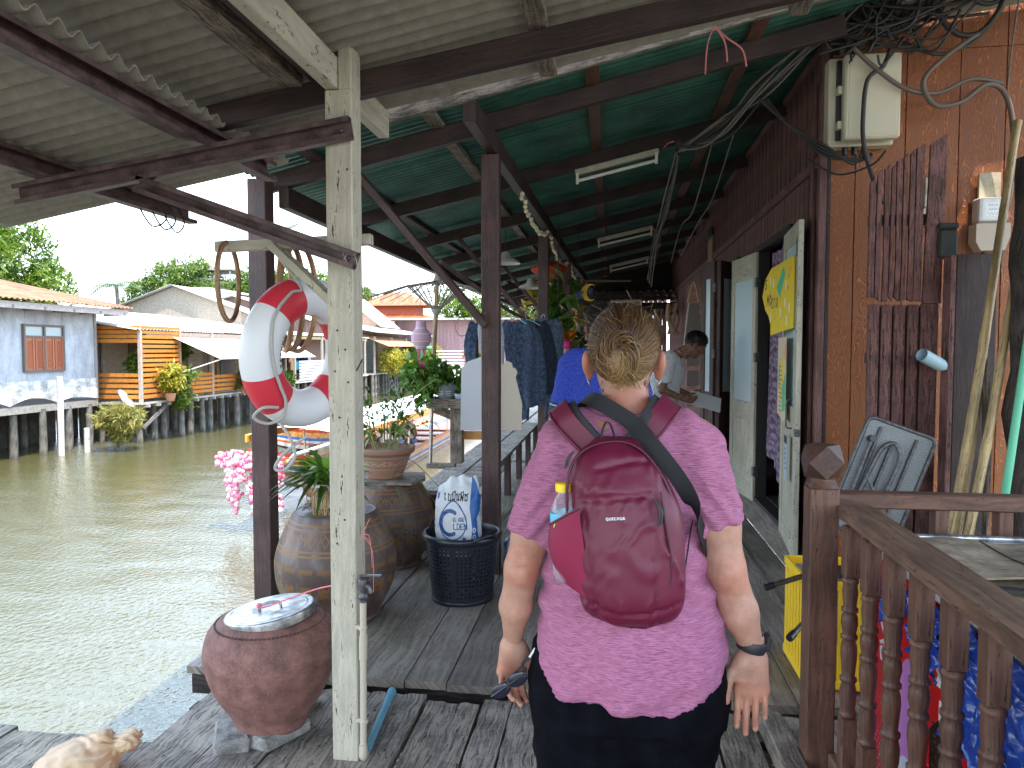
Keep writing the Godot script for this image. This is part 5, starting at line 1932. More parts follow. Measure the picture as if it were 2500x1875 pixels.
func head(mb: MB, c: Vector3, bs: Basis, s: float, ear := 1.0, cell := .0045) -> void:
	var first := mb.v.size()
	var f := Field.new(v3(-.12, -.17, -.16) * s, v3(.12, .15, .14) * s, cell)
	f.ell(v3(0, .025, .01) * s, v3(.074, .092, .096) * s, .01)
	f.ell(v3(0, -.035, -.03) * s, v3(.060, .078, .062) * s, .04)
	f.cap(v3(0, -.098, -.066) * s, v3(0, -.09, -.05) * s, .02 * s, .03 * s, .03)
	f.cap(v3(0, .005, -.093) * s, v3(0, -.03, -.108) * s, .009 * s, .014 * s, .014)
	for e in [-1.0, 1.0]:
		f.ell(v3(e * .014, -.034, -.098) * s, v3(.01, .008, .01) * s, .006)
		f.ell(v3(e * .032, -.02, -.078) * s, v3(.022, .016, .014) * s, .014)
		f.cap(v3(e * .015, .026, -.088) * s, v3(e * .045, .026, -.074) * s, .008 * s, .008 * s, .014)
		f.ell(v3(e * .031, .008, -.076) * s, v3(.013, .009, .012) * s, .003)
		f.ell(v3(e * .083, -.014, .012) * s, v3(.012, .034, .021) * s * ear, .006, Basis(Vector3.UP, e * .45) * Basis(Vector3.RIGHT, .2))
		f.ell(v3(e * .081, -.043, .006) * s, v3(.008, .013, .011) * s * ear, .006)
	f.cap(v3(-.02, -.064, -.083) * s, v3(.02, -.064, -.083) * s, .008 * s, .008 * s, .006)
	f.cap(v3(-.016, -.074, -.082) * s, v3(.016, -.074, -.082) * s, .009 * s, .009 * s, .005)
	f.cap(v3(0, -.06, .02) * s, v3(0, -.15, .03) * s, .048 * s, .05 * s, .03)
	f.net(mb)
	for i in range(first, mb.v.size()):
		var p := mb.v[i] / s
		if absf(p.x) > .076: mb.c[i] = Color(1.05, .72, .66)
		elif p.z < -.072 and absf(absf(p.x) - .031) < .012 and absf(p.y - .008) < .008: mb.c[i] = Color(1.3, 1.5, 1.7)
		elif p.z < -.08 and absf(p.y + .069) < .012 and absf(p.x) < .024: mb.c[i] = Color(.9, .6, .6)
		mb.v[i] = c + bs * mb.v[i]
		mb.n[i] = bs * mb.n[i]

# strands combed from the hairline to a knot; axis points from the head's centre to the knot
func combed(mb: MB, c: Vector3, bs: Basis, r: Vector3, axis: Vector3, count: int, line_fn: Callable, col_fn: Callable, th: float, lift := .004) -> void:
	var a := axis.normalized()
	var u := a.cross(Vector3.UP).normalized()
	var w := u.cross(a)
	for i in count:
		var phi := rng.randf() * TAU
		var t1: float = line_fn.call(phi) * rnd(.97, 1.02)
		var t0 := rnd(.12, .3)
		if rng.randf() < .3: t1 *= rnd(.6, 1.0)
		var pts := PackedVector3Array()
		var wob := rnd(-.16, .16)
		var h := rnd(.0, lift)
		for k in 8:
			var f := k / 7.0
			var t := lerpf(t1, t0, f)
			var ph := phi + wob * sin(f * 3.0) + .5 * f * f
			var d := a * cos(t) + (u * cos(ph) + w * sin(ph)) * sin(t)
			var rad := 1.0 / sqrt(d.x * d.x / (r.x * r.x) + d.y * d.y / (r.y * r.y) + d.z * d.z / (r.z * r.z))
			pts.append(c + bs * (d * (rad + h + .004 * sin(f * PI))))
		mb.col = col_fn.call(phi, t1)
		mb.tube(pts, PackedFloat32Array([th * .5, th, th, th, th, th, th, th * .8]), 3, false)

func build_woman() -> void:
	var o := thing("person", "person in a heathered pink t-shirt and black trousers walking away, fair hair in a bun", "person", v3(.05, 0, -1.68))
	# one continuous body
	var b := MB.new()
	var f := Field.new(v3(-.30, .80, -1.86), v3(.40, 1.50, -1.50), .0095)
	f.stack([[.80, .05, -1.68, .17, .11, 2.2], [1.0, .042, -1.68, .165, .105, 2.2], [1.2, .036, -1.68, .15, .095, 2.2], [1.33, .042, -1.68, .12, .07, 2.0], [1.365, .042, -1.675, .075, .06, 2.0]], .01)
	f.cap(v3(-.10, 1.335, -1.67), v3(.19, 1.345, -1.67), .05, .05, .03)
	f.cap(v3(-.06, 1.365, -1.665), v3(.145, 1.372, -1.665), .04, .04, .04)
	f.cap(v3(.04, 1.34, -1.668), v3(.034, 1.48, -1.692), .058, .053, .045)
	var la := [v3(-.12, 1.32, -1.675), v3(-.183, 1.11, -1.665), v3(-.205, 1.03, -1.66), v3(-.222, .93, -1.675), v3(-.232, .84, -1.70)]
	var ra := [v3(.205, 1.33, -1.675), v3(.247, 1.15, -1.66), v3(.263, 1.055, -1.65), v3(.297, .95, -1.655), v3(.330, .862, -1.665)]
	for q in [[la, [.05, .046, .0405, .038, .0245]], [ra, [.052, .049, .043, .041, .0262]]]:
		for i in 4: f.cap(q[0][i], q[0][i + 1], q[1][i], q[1][i + 1], .018)
	f.ell(v3(-.205, 1.022, -1.628), v3(.022, .026, .02), .02)
	f.ell(v3(.260, 1.045, -1.618), v3(.022, .026, .02), .02)
	f.net(b, func(p: Vector3, n: Vector3) -> float: return (-.0022 * exp(-pow((p.y - (1.052 if p.x < 0 else 1.075)) / .004, 2.0)) - .0016 * exp(-pow((p.y - (1.036 if p.x < 0 else 1.058)) / .003, 2.0))) if absf(p.x - .04) > .2 and n.z > .2 else .0)
	hand(b, la[4] + v3(-.002, -.006, 0), v3(-.06, -1, -.02), v3(.45, .1, .9), v3(.9, 0, -.4), .93, [.42, .55, .4])
	hand(b, ra[4] + v3(.001, -.008, 0), v3(-.02, -1, .05), v3(-.2, .1, 1.0), v3(-1, 0, -.15), 1.0, [.2, .32, .25])
	for i in b.v.size():
		var p := b.v[i]
		var k := .5 + .5 * sin(p.x * 90.0 + p.y * 41.0) * sin(p.y * 63.0 + p.z * 50.0)
		var c := Color(1.0 + .05 * k, 1.0 - .04 * k, 1.0 - .05 * k)
		if p.y < .79: c = Color(1.15, .84, .78)
		elif p.y > 1.0 and p.y < 1.09 and absf(p.x - .04) > .2: c = Color(1.0, .84, .78)
		elif p.y > 1.36 and p.y < 1.47: c = Color(.95, .72, .64)
		b.c[i] = c
	var hb := Basis(Vector3.UP, -.03) * Basis(Vector3.RIGHT, .08)
	var hc := v3(.032, 1.532, -1.70)
	head(b, hc, hb, 1.0)
	obj("body", b, M.skin, o)
	# t-shirt
	var s := MB.new()
	var lo := v3(-.30, .70, -1.90)
	var hi := v3(.40, 1.46, -1.46)
	var g := Field.new(lo, hi, .008)
	g.stack([[.71, .05, -1.68, .229, .158, 2.3], [.80, .05, -1.68, .2275, .158, 2.3], [.88, .052, -1.68, .222, .152, 2.3], [.97, .045, -1.68, .206, .138, 2.3], [1.08, .037, -1.68, .186, .125, 2.3], [1.18, .036, -1.68, .180, .118, 2.3], [1.27, .040, -1.68, .176, .108, 2.2], [1.335, .043, -1.68, .155, .086, 2.1], [1.375, .043, -1.678, .118, .068, 2.0], [1.40, .042, -1.676, .085, .062, 2.0]], .0)
	g.cap(v3(-.07, 1.355, -1.668), v3(.155, 1.365, -1.668), .05, .05, .05)
	var sl := Field.new(lo, hi, .008)
	var cuts := []
	for q in [[v3(-.112, 1.322, -1.675), v3(-.186, 1.11, -1.664)], [v3(.197, 1.332, -1.675), v3(.250, 1.148, -1.66)]]:
		var d: Vector3 = (q[1] - q[0]).normalized()
		sl.cap(q[0], q[1] + d * .08, .063, .059, .0)
		cuts.append([q[1], d, signf(q[1].x - .04)])
	sl.keep(func(p: Vector3) -> float:
		for q in cuts:
			if signf(p.x - .04) == q[2]: return (p - q[0]).dot(q[1])
		return -1.0)
	g.merge(sl, .035)
	g.keep(func(p: Vector3) -> float:
		var x := (p.x - .05) / .22
		return .748 + .075 * x * x + .012 * sin(p.x * 26.0 + 1.0) - p.y if p.z > -1.70 else .77 + .05 * x * x - p.y)
	g.keep(func(p: Vector3) -> float: return 1.0 - ((p - v3(.040, 1.462, -1.690)) / v3(.094, .064, .098)).length())
	var fn := FastNoiseLite.new()
	fn.seed = 9
	fn.frequency = 1.0
	fn.fractal_octaves = 3
	g.net(s, func(p: Vector3, n: Vector3) -> float:
		var low := smoothstep(1.0, .76, p.y)
		var a := .006 * fn.get_noise_3d(p.x * 7.0, p.y * 22.0 + p.x * 9.0, p.z * 7.0)
		a += low * (.010 * sin(p.x * 38.0 + 2.0 * fn.get_noise_2d(p.y * 6.0, 3.0) + p.z * 12.0) + .006 * fn.get_noise_3d(p.x * 22.0, p.y * 3.0, p.z * 20.0))
		var waist := exp(-pow((p.y - 1.0) / .09, 2.0))
		a += waist * .006 * sin(p.y * 95.0 + p.x * 30.0 * signf(p.x - .05))
		var arm := exp(-(v2(absf(p.x - .043) - .165, p.y - 1.17)).length_squared() / .006)
		a += arm * .007 * sin((p.y + absf(p.x - .043) * 1.2) * 105.0)
		var upper := smoothstep(1.2, 1.36, p.y)
		a += upper * .004 * sin((p.x - .04) * 75.0 + p.y * 16.0)
		return a)
	obj("t_shirt", s, M.shirt, o)
	var rib := MB.new()
	var rp := PackedVector3Array()
	for i in 25:
		var a := lerpf(-1.75, 1.75, i / 24.0)
		rp.append(v3(.040 + sin(a) * .090, 1.403 + .012 * absf(sin(a)) - .006 * cos(a), -1.688 + cos(a) * .088))
	rib.tube(rp, .006, 6)
	obj("collar_rib", rib, M.shirt, o)
	# trousers
	var t := MB.new()
	var tf := Field.new(v3(-.24, .04, -1.90), v3(.34, .86, -1.40), .014)
	tf.stack([[.70, .05, -1.68, .205, .145, 2.3], [.85, .05, -1.68, .195, .13, 2.3]], .02)
	for q in [[v3(-.055, .76, -1.68), v3(-.055, .46, -1.64), v3(-.05, .09, -1.52)], [v3(.145, .76, -1.68), v3(.135, .46, -1.74), v3(.135, .09, -1.80)]]:
		tf.cap(q[0], q[1], .132, .098, .05)
		tf.cap(q[1], q[2], .098, .082, .05)
	tf.keep(func(p: Vector3) -> float: return .085 - p.y)
	tf.net(t, func(p: Vector3, n: Vector3) -> float: return .007 * sin(p.x * 34.0 + 2.4 * fn.get_noise_3d(p.x * 3.0, p.y * 5.0, p.z * 3.0)) + .012 * fn.get_noise_3d(p.x * 8.0, p.y * 9.0, p.z * 8.0))
	obj("trousers", t, M.trousers, o)
	for q in [v3(-.05, 0, -1.56), v3(.135, 0, -1.84)]:
		var sh := MB.new()
		var sf := Field.new(q + v3(-.07, -.01, -.2), q + v3(.07, .13, .1), .01)
		sf.cap(q + v3(0, .045, .02), q + v3(0, .04, -.13), .04, .038, .01)
		sf.cap(q + v3(0, .06, .02), q + v3(0, .1, .02), .04, .04, .02)
		sf.keep(func(p: Vector3) -> float: return .004 - p.y)
		sf.net(sh)
		sh.col = Color(.1, .1, .11)
		for i in sh.c.size(): sh.c[i] = Color(.1, .1, .11)
		obj("shoe", sh, M.cloth, o)
	# hair: a close cap, combed strands and the knot
	var axis := v3(-.10, -.08, 1.0)
	var cap := MB.new()
	var hf := Field.new(v3(-.11, -.11, -.12), v3(.11, .13, .13), .006)
	hf.ell(v3(0, .027, .012), v3(.0775, .0955, .0985), .01)
	hf.keep(func(p: Vector3) -> float: return -.075 - p.y + maxf(.0, -(p.z - .045)) * .95 if p.z > -.06 else .045 - p.y)
	hf.net(cap)
	for i in cap.v.size():
		var p := cap.v[i]
		var gold := smoothstep(.05, -.05, p.x + p.y * .5)
		cap.c[i] = Color(.12, .1, .1).lerp(Color(.3, .26, .2), gold)  # cap kept darker than the strands, painting the shade between them
		cap.v[i] = hc + hb * p
		cap.n[i] = hb * cap.n[i]
	var hair := obj("hair", cap, M.hair, o)
	var st := MB.new()
	var line := func(phi: float) -> float:
		# phi 0 lies to the right, a quarter turn is up
		var upw := sin(phi)
		return 2.45 if upw > .35 else (lerpf(1.45, 2.2, clampf((upw + .15) / .5, 0, 1)) if upw > -.15 else lerpf(1.02, 1.45, clampf((upw + .9) / .75, 0, 1)))
	var tone := func(phi: float, t1: float) -> Color:
		var k := rnd(.3, 1.3)
		var gold := clampf(.42 - .45 * sin(phi) - .35 * cos(phi) + rnd(-.3, .35), 0, 1)
		return Color(.26, .2, .18).lerp(Color(1.15, 1.02, .82), gold) * k
	combed(st, hc + hb * v3(0, .027, .012), hb, v3(.0775, .0955, .0985), axis, 1700, line, tone, .00115, .004)
	# flyaways
	for i in 70:
		var d := v3(rnd(-1, 1), rnd(-.5, 1.0), rnd(-.3, 1)).normalized()
		var p := hc + hb * (v3(0, .027, .012) + d * v3(.079, .097, .099))
		var q := v3(rnd(-1, 1), rnd(-.6, 1), rnd(-.4, 1)).normalized()
		st.col = Color(1.2, 1.1, .9) * rnd(.5, 1.2)
		st.tube(curve([p, p + d * .008 + q * .014, p + d * .012 + q * .03 + v3(0, rnd(-.012, .008), 0)], 3), .0005, 3, false)
	# nape wisps
	for i in 90:
		var x := rnd(-.05, .05)
		var p := hc + v3(x, -.062 + absf(x) * .2, .062 - absf(x) * .4)
		st.col = Color(1.0, .9, .7) * rnd(.5, 1.1)
		st.tube(curve([p, p + v3(rnd(-.006, .006), -.012, -.004), p + v3(rnd(-.014, .014), rnd(-.035, -.02), -.012)], 3), .0006, 3, false)
	var so := obj("strands", st, M.hair, hair)
	so.set_meta("kind", "stuff")
	var bun := MB.new()
	var bc := hc + hb * (v3(0, .027, .012) + axis.normalized() * .114)
	var au := v3(1, 0, .1).normalized()
	for i in 420:
		var ph := rng.randf() * TAU
		var tw := rnd(.8, 2.2)
		var rr := rnd(.009, .021)
		var big := rnd(.018, .034)
		var pts := PackedVector3Array()
		var a0 := rng.randf() * TAU
		var span := rnd(1.2, 3.2)
		for k in 9:
			var a := a0 + span * k / 8.0
			var b2 := ph + tw * k / 8.0 * 2.0
			var rad := big + rr * cos(b2)
			pts.append(bc + au * cos(a) * rad * .95 + Vector3.UP * sin(a) * rad * 1.12 + v3(0, 0, 1) * (rr * sin(b2) + .004))
		bun.col = Color(.25, .2, .17).lerp(Color(1.45, 1.25, .95), clampf(.35 - sin(a0 + span * .5) * .35 + rnd(-.35, .4), 0, 1)) * rnd(.6, 1.2)
		bun.tube(pts, .0012, 3, false)
	for i in 150:
		var p := bc + v3(rnd(-.018, .012), rnd(-.012, .012), .016)
		bun.col = Color(1.6, 1.4, 1.05) * rnd(.6, 1.15)
		bun.tube(curve([p, p + v3(rnd(-.006, .012), -.018, .006), p + v3(rnd(-.01, .034), rnd(-.05, -.03), -.006), p + v3(rnd(-.012, .045), rnd(-.07, -.045), -.022)], 3), .0011, 3, false)
	var bo := obj("hair_bun", bun, M.hair, o)
	bo.set_meta("kind", "stuff")
	bo.set_meta("label", "loose golden brown knot at the back of the head")
	var core := MB.new()
	core.col = Color(.08, .06, .05)  # dark colour paints the shade in and around the knot
	core.ball(bc, v3(.032, .036, .02), 14)
	obj("bun_shade_core", core, M.hair, bo)
	for e in [-1.0, 1.0]:
		var er := MB.new()
		var cc := hc + hb * v3(e * .082, -.062, .0)
		var rp2 := PackedVector3Array()
		for k in 16: rp2.append(cc + v3(.004 * sin(TAU * k / 16.0) * e, sin(TAU * k / 16.0) * .0095, cos(TAU * k / 16.0) * .0085))
		er.tube(rp2, .0014, 6, false, true)
		obj("hoop_earring", er, M.alu, o)
	# watch
	var wt := MB.new()
	var wx := Transform3D(Basis(Vector3.BACK, -.20), v3(.3275, .872, -1.664))
	wt.lathe(wx, pv2([v2(.028, -.0125), v2(.0325, -.012), v2(.0335, .0), v2(.0325, .012), v2(.028, .0125)]), 26)
	wt.box(Transform3D(Basis(Vector3.BACK, -.20), v3(.3625, .876, -1.672)), v3(.013, .038, .034), .004)
	wt.col = Color(.02, .022, .026)
	for i in wt.c.size(): wt.c[i] = wt.col
	obj("wristwatch", wt, M.paint, o)
	# sunglasses in the left hand
	var gl := thing("sunglasses", "dark folded sunglasses held in the left hand of the person in pink", "sunglasses", v3(-.235, .76, -1.65))
	var lf := MB.new()
	for e in [.0, 1.0]:
		var cc := v3(-.252, .738, -1.634).lerp(v3(-.212, .768, -1.634), e)
		lf.col = Color(.012, .012, .03)
		lf.ball(cc, v3(.026, .017, .004), 14, Basis(Vector3.BACK, .62))
	obj("lenses", lf, M.gloss, gl)
	var fm := MB.new()
	fm.col = Color(.015, .015, .017)
	fm.tube(pv3([v3(-.275, .722, -1.633), v3(-.232, .757, -1.629), v3(-.190, .788, -1.633)]), .003, 6)
	fm.tube(curve([v3(-.272, .73, -1.635), v3(-.225, .775, -1.645), v3(-.185, .815, -1.655), v3(-.172, .835, -1.66)], 4), .0026, 6)
	fm.tube(curve([v3(-.192, .79, -1.637), v3(-.205, .80, -1.65), v3(-.178, .828, -1.66)], 4), .0026, 6)
	obj("frame", fm, M.gloss, gl)
	var tp := MB.new()
	tp.col = Color(.75, .75, .72)
	tp.tube(pv3([v3(-.186, .815, -1.652), v3(-.173, .836, -1.657)]), .003, 6)
	obj("temple_tip", tp, M.gloss, gl)

func build_backpack() -> void:
	var o := thing("backpack", "small crimson backpack with black straps worn on the pink t-shirt", "backpack", v3(.03, .97, -1.5))
	var b := MB.new()
	var f := Field.new(v3(-.15, .93, -1.62), v3(.20, 1.40, -1.38), .0075)
	f.stack([[.960, .052, -1.54, .060, .045, 2.2], [.985, .050, -1.524, .094, .068, 2.5], [1.015, .048, -1.518, .108, .08, 3.0], [1.05, .048, -1.515, .112, .085, 3.0], [1.14, .042, -1.515, .115, .083, 3.0], [1.22, .034, -1.520, .113, .076, 2.8], [1.285, .018, -1.53, .100, .066, 2.6], [1.33, .010, -1.54, .075, .052, 2.4], [1.36, .010, -1.55, .040, .032, 2.2]], .0)
	var fn := FastNoiseLite.new()
	fn.seed = 19
	fn.frequency = 1.0
	fn.fractal_octaves = 3
	f.net(b, func(p: Vector3, n: Vector3) -> float:
		var back := smoothstep(.1, .6, n.z)
		var q := p + v3(fn.get_noise_3d(p.x * 5.0, p.y * 5.0, 1.0), fn.get_noise_3d(p.x * 5.0, p.y * 5.0, 9.0), 0) * .05
		var fold := absf(fn.get_noise_2d(q.x * 6.0 + q.y * 2.0, q.y * 2.2 - q.x * 3.0))
		var a := back * (.004 - .035 * minf(fold, .14))
		a += back * .0022 * sin((p.x * .9 + p.y) * 40.0 + 4.0 * fn.get_noise_2d(p.x * 6.0, p.y * 6.0)) * smoothstep(1.12, 1.3, p.y)
		# sewn seams draw the cloth in
		var y1 := 1.246 + (p.x - .01) * .11
		a -= back * .006 * exp(-pow((p.y - y1) / .005, 2.0)) * (1.0 if absf(p.x - .012) < .078 else .0)
		a += back * .004 * exp(-pow((p.y - y1 + .014) / .012, 2.0)) * sin(p.x * 210.0) * (1.0 if absf(p.x - .012) < .078 else .0)
		a -= back * .005 * exp(-pow((p.y - 1.308 - .01 * sin(p.x * 30.0)) / .005, 2.0)) * (1.0 if absf(p.x - .025) < .055 else .0)
		a -= back * .006 * exp(-pow((p.y - 1.022 + .015 * cos((p.x - .045) * 22.0)) / .004, 2.0))
		a -= back * .006 * exp(-pow((p.x - .088 - (1.2 - p.y) * .05) / .0045, 2.0)) * smoothstep(1.26, 1.24, p.y)
		a -= back * .005 * exp(-pow((p.x + .055 - (1.24 - p.y) * .12) / .0045, 2.0)) * smoothstep(1.26, 1.24, p.y)
		return a)
	obj("pack_body", b, M.pack, o)
	var z := MB.new()
	z.col = Color(.55, .5, .6)
	z.tube(curve([v3(-.088, 1.2, -1.49), v3(-.088, 1.262, -1.492), v3(-.079, 1.305, -1.5), v3(-.055, 1.335, -1.508), v3(-.015, 1.352, -1.513), v3(.032, 1.354, -1.514), v3(.072, 1.334, -1.508), v3(.108, 1.288, -1.496), v3(.128, 1.24, -1.488), v3(.143, 1.17, -1.485), v3(.15, 1.08, -1.485)], 6), .0038, 6)
	obj("zip", z, M.pack, o)
	var z2 := MB.new()
	z2.col = Color(.5, .4, .5)
	z2.tube(curve([v3(.104, 1.262, -1.452), v3(.113, 1.20, -1.443), v3(.125, 1.12, -1.443), v3(.118, 1.05, -1.442)], 6), .003, 6)
	obj("side_zip", z2, M.pack, o)
	# mesh side pocket holding the bottle
	var pk := Pic.new(128, 128, Color(.56, .09, .26))
	for y in 32:
		for x in 32: pk.rect(x * 4 + (2 if y % 2 else 0), y * 4, 2, 2, Color(.36, .03, .14))
	var pm := mat("pocket_mesh", Color(1.0, 1.0, 1.0), .7, pk.tex(), v3(3, 4, 1))
	var g := []
	for i in 15:
		var q := i / 14.0
		var r := PackedVector3Array()
		for k in 11:
			var a := k / 10.0
			var ya := lerpf(1.224, 1.03, q)
			var yb := lerpf(1.176, 1.05, q)
			var front := v3(lerpf(-.062, -.034, q), ya, -1.447)
			var edge := v3(lerpf(-.124, -.092, pow(q, 1.6)), yb, -1.50)
			var rear := v3(-.085, yb - .0, -1.57)
			var p := front.lerp(edge, minf(a * 1.7, 1.0)) if a < .59 else edge.lerp(rear, (a - .59) / .41)
			p += v3(-.012, 0, .012) * sin(a * PI) * sin(q * PI * .9 + .2)
			r.append(p)
		g.append(r)
	var pb := MB.new()
	pb.rows(g, false)
	obj("mesh_pocket", pb, pm, o)
	var hem := MB.new()
	hem.tube(g[0], .003, 5)
	obj("pocket_hem", hem, M.pack, o)
	# padded straps with webbing edges
	var bumps := [["shoulder_strap", M.pack, [v3(-.045, 1.335, -1.575), v3(-.075, 1.365, -1.583), v3(-.103, 1.395, -1.595), v3(-.118, 1.413, -1.635), v3(-.120, 1.405, -1.70), v3(-.11, 1.35, -1.76)], .05, v3(1, .75, .2), .012], ["strap_webbing", M.web, [v3(-.020, 1.345, -1.572), v3(-.048, 1.375, -1.582), v3(-.074, 1.404, -1.598), v3(-.086, 1.422, -1.64), v3(-.088, 1.412, -1.70)], .020, v3(1, .75, .2), .015], ["shoulder_strap", M.pack, [v3(.066, 1.352, -1.573), v3(.09, 1.378, -1.580), v3(.115, 1.408, -1.594), v3(.135, 1.428, -1.635), v3(.140, 1.42, -1.70), v3(.14, 1.36, -1.76)], .05, v3(1, -.75, .2), .012], ["strap_webbing", M.web, [v3(.040, 1.352, -1.571), v3(.062, 1.380, -1.578), v3(.086, 1.412, -1.592), v3(.103, 1.436, -1.63), v3(.108, 1.43, -1.70)], .022, v3(1, -.75, .2), .015]]
	for q in bumps:
		var mb := MB.new()
		mb.strap(curve(q[2], 5), q[4], q[3], q[5])
		obj(q[0], mb, q[1], o)
	for e in [-1.0, 1.0]:
		var pi := MB.new()
		var pts := curve([v3(-.064, 1.326, -1.568), v3(-.094, 1.354, -1.574), v3(-.123, 1.384, -1.588), v3(-.137, 1.403, -1.63)], 5) if e < 0 else curve([v3(.086, 1.34, -1.566), v3(.112, 1.368, -1.573), v3(.138, 1.398, -1.588), v3(.158, 1.418, -1.63)], 5)
		pi.tube(pts, .0035, 6)
		obj("strap_piping", pi, M.pack, o)
	var lp := MB.new()
	lp.strap(curve([v3(-.018, 1.345, -1.54), v3(-.016, 1.372, -1.545), v3(-.007, 1.392, -1.55), v3(.003, 1.385, -1.55), v3(.014, 1.35, -1.545)], 5), v3(.3, 0, 1), .012, .002)
	obj("hang_loop", lp, M.web, o)
	var fl := MB.new()
	for q in [[v3(.155, 1.02, -1.545), v3(.168, 1.10, -1.56), v3(.183, 1.17, -1.60)], [v3(-.088, 1.12, -1.575), v3(-.115, 1.15, -1.585), v3(-.145, 1.17, -1.64)]]:
		fl.strap(curve(q, 4), v3(0, .3, 1), .014, .002)
	obj("lower_strap", fl, M.web, o)
	for q in [[v3(.092, 1.247, -1.447), v3(.101, 1.225, -1.438), v3(.098, 1.195, -1.437)], [v3(-.075, 1.334, -1.497), v3(-.087, 1.322, -1.49), v3(-.093, 1.30, -1.49)]]:
		for k in 2:
			var pu := MB.new()
			pu.tube(curve([q[0], q[1] + v3(.004 * k, 0, .002), q[2] + v3(.005 * k, .004 * k, 0)], 5), .0024, 6)
			obj("zip_pull", pu, M.cable, o)
	text_on("brand_print", "QUECHUA", Transform3D(Basis(Vector3.BACK, .06) * Basis(Vector3.UP, .02), v3(.0125, 1.2095, -1.4285)), .0082, mat("print_white", Color(.9, .9, .9), .6), o)
	# the separate crossbody strap
	var cs := thing("crossbody_strap", "black webbing bag strap crossing from the neck to the right side", "strap", v3(.1, 1.3, -1.55))
	var cm := MB.new()
	var cp3 := curve([v3(-.062, 1.40, -1.75), v3(-.060, 1.432, -1.70), v3(-.040, 1.436, -1.635), v3(-.010, 1.424, -1.600), v3(.052, 1.388, -1.560), v3(.092, 1.345, -1.522), v3(.142, 1.282, -1.512), v3(.176, 1.222, -1.535), v3(.203, 1.15, -1.595), v3(.226, 1.085, -1.65), v3(.236, 1.03, -1.71), v3(.222, .98, -1.78)], 5)
	var sides := PackedVector3Array()
	for i in cp3.size():
		var d := (cp3[mini(i + 1, cp3.size() - 1)] - cp3[maxi(i - 1, 0)]).normalized()
		var hug := smoothstep(30.0, 42.0, float(i))
		sides.append(v3(.75, .66, .2).lerp(v3(cp3[i].x - .037, .03, (cp3[i].z + 1.72) * 1.2).normalized().cross(d) * -1.0, hug))
	cm.strap(cp3, sides, .036, .003)
	obj("webbing", cm, mat("black_web", lin(.011, .012, .015), .7, T.fine, v3(12, 12, 12), null, .0, true), cs)
	# water bottle
	var bt := thing("water_bottle", "clear water bottle with a yellow cap in the backpack's side pocket", "bottle", v3(-.095, 1.05, -1.515))
	var bx := Transform3D(Basis(Vector3.BACK, .05), v3(-.088, 1.05, -1.515))
	var bb := MB.new()
	bb.lathe(bx, pv2([v2(0, 0), v2(.028, .002), v2(.031, .02), v2(.031, .145), v2(.029, .16), v2(.019, .182), v2(.013, .19), v2(.0125, .197)]), 22)
	obj("bottle_body", bb, M.clear, bt)
	var lb := MB.new()
	lb.col = Color(.13, .5, .72)
	lb.lathe(bx, pv2([v2(.0315, .09), v2(.0316, .152)]), 22)
	obj("label", lb, M.paint, bt)
	var gr := MB.new()
	gr.col = Color(.5, .72, .08)
	gr.ball(bx * v3(-.012, .122, .0297), v3(.011, .016, .003), 12)
	obj("green_mark", gr, M.paint, bt)
	var cp := MB.new()
	cp.col = Color(.88, .62, .02)
	cp.lathe(bx, pv2([v2(.0165, .196), v2(.0172, .199), v2(.0172, .211), v2(.016, .2145), v2(0, .215)]), 24)
	obj("cap", cp, M.paint, bt)

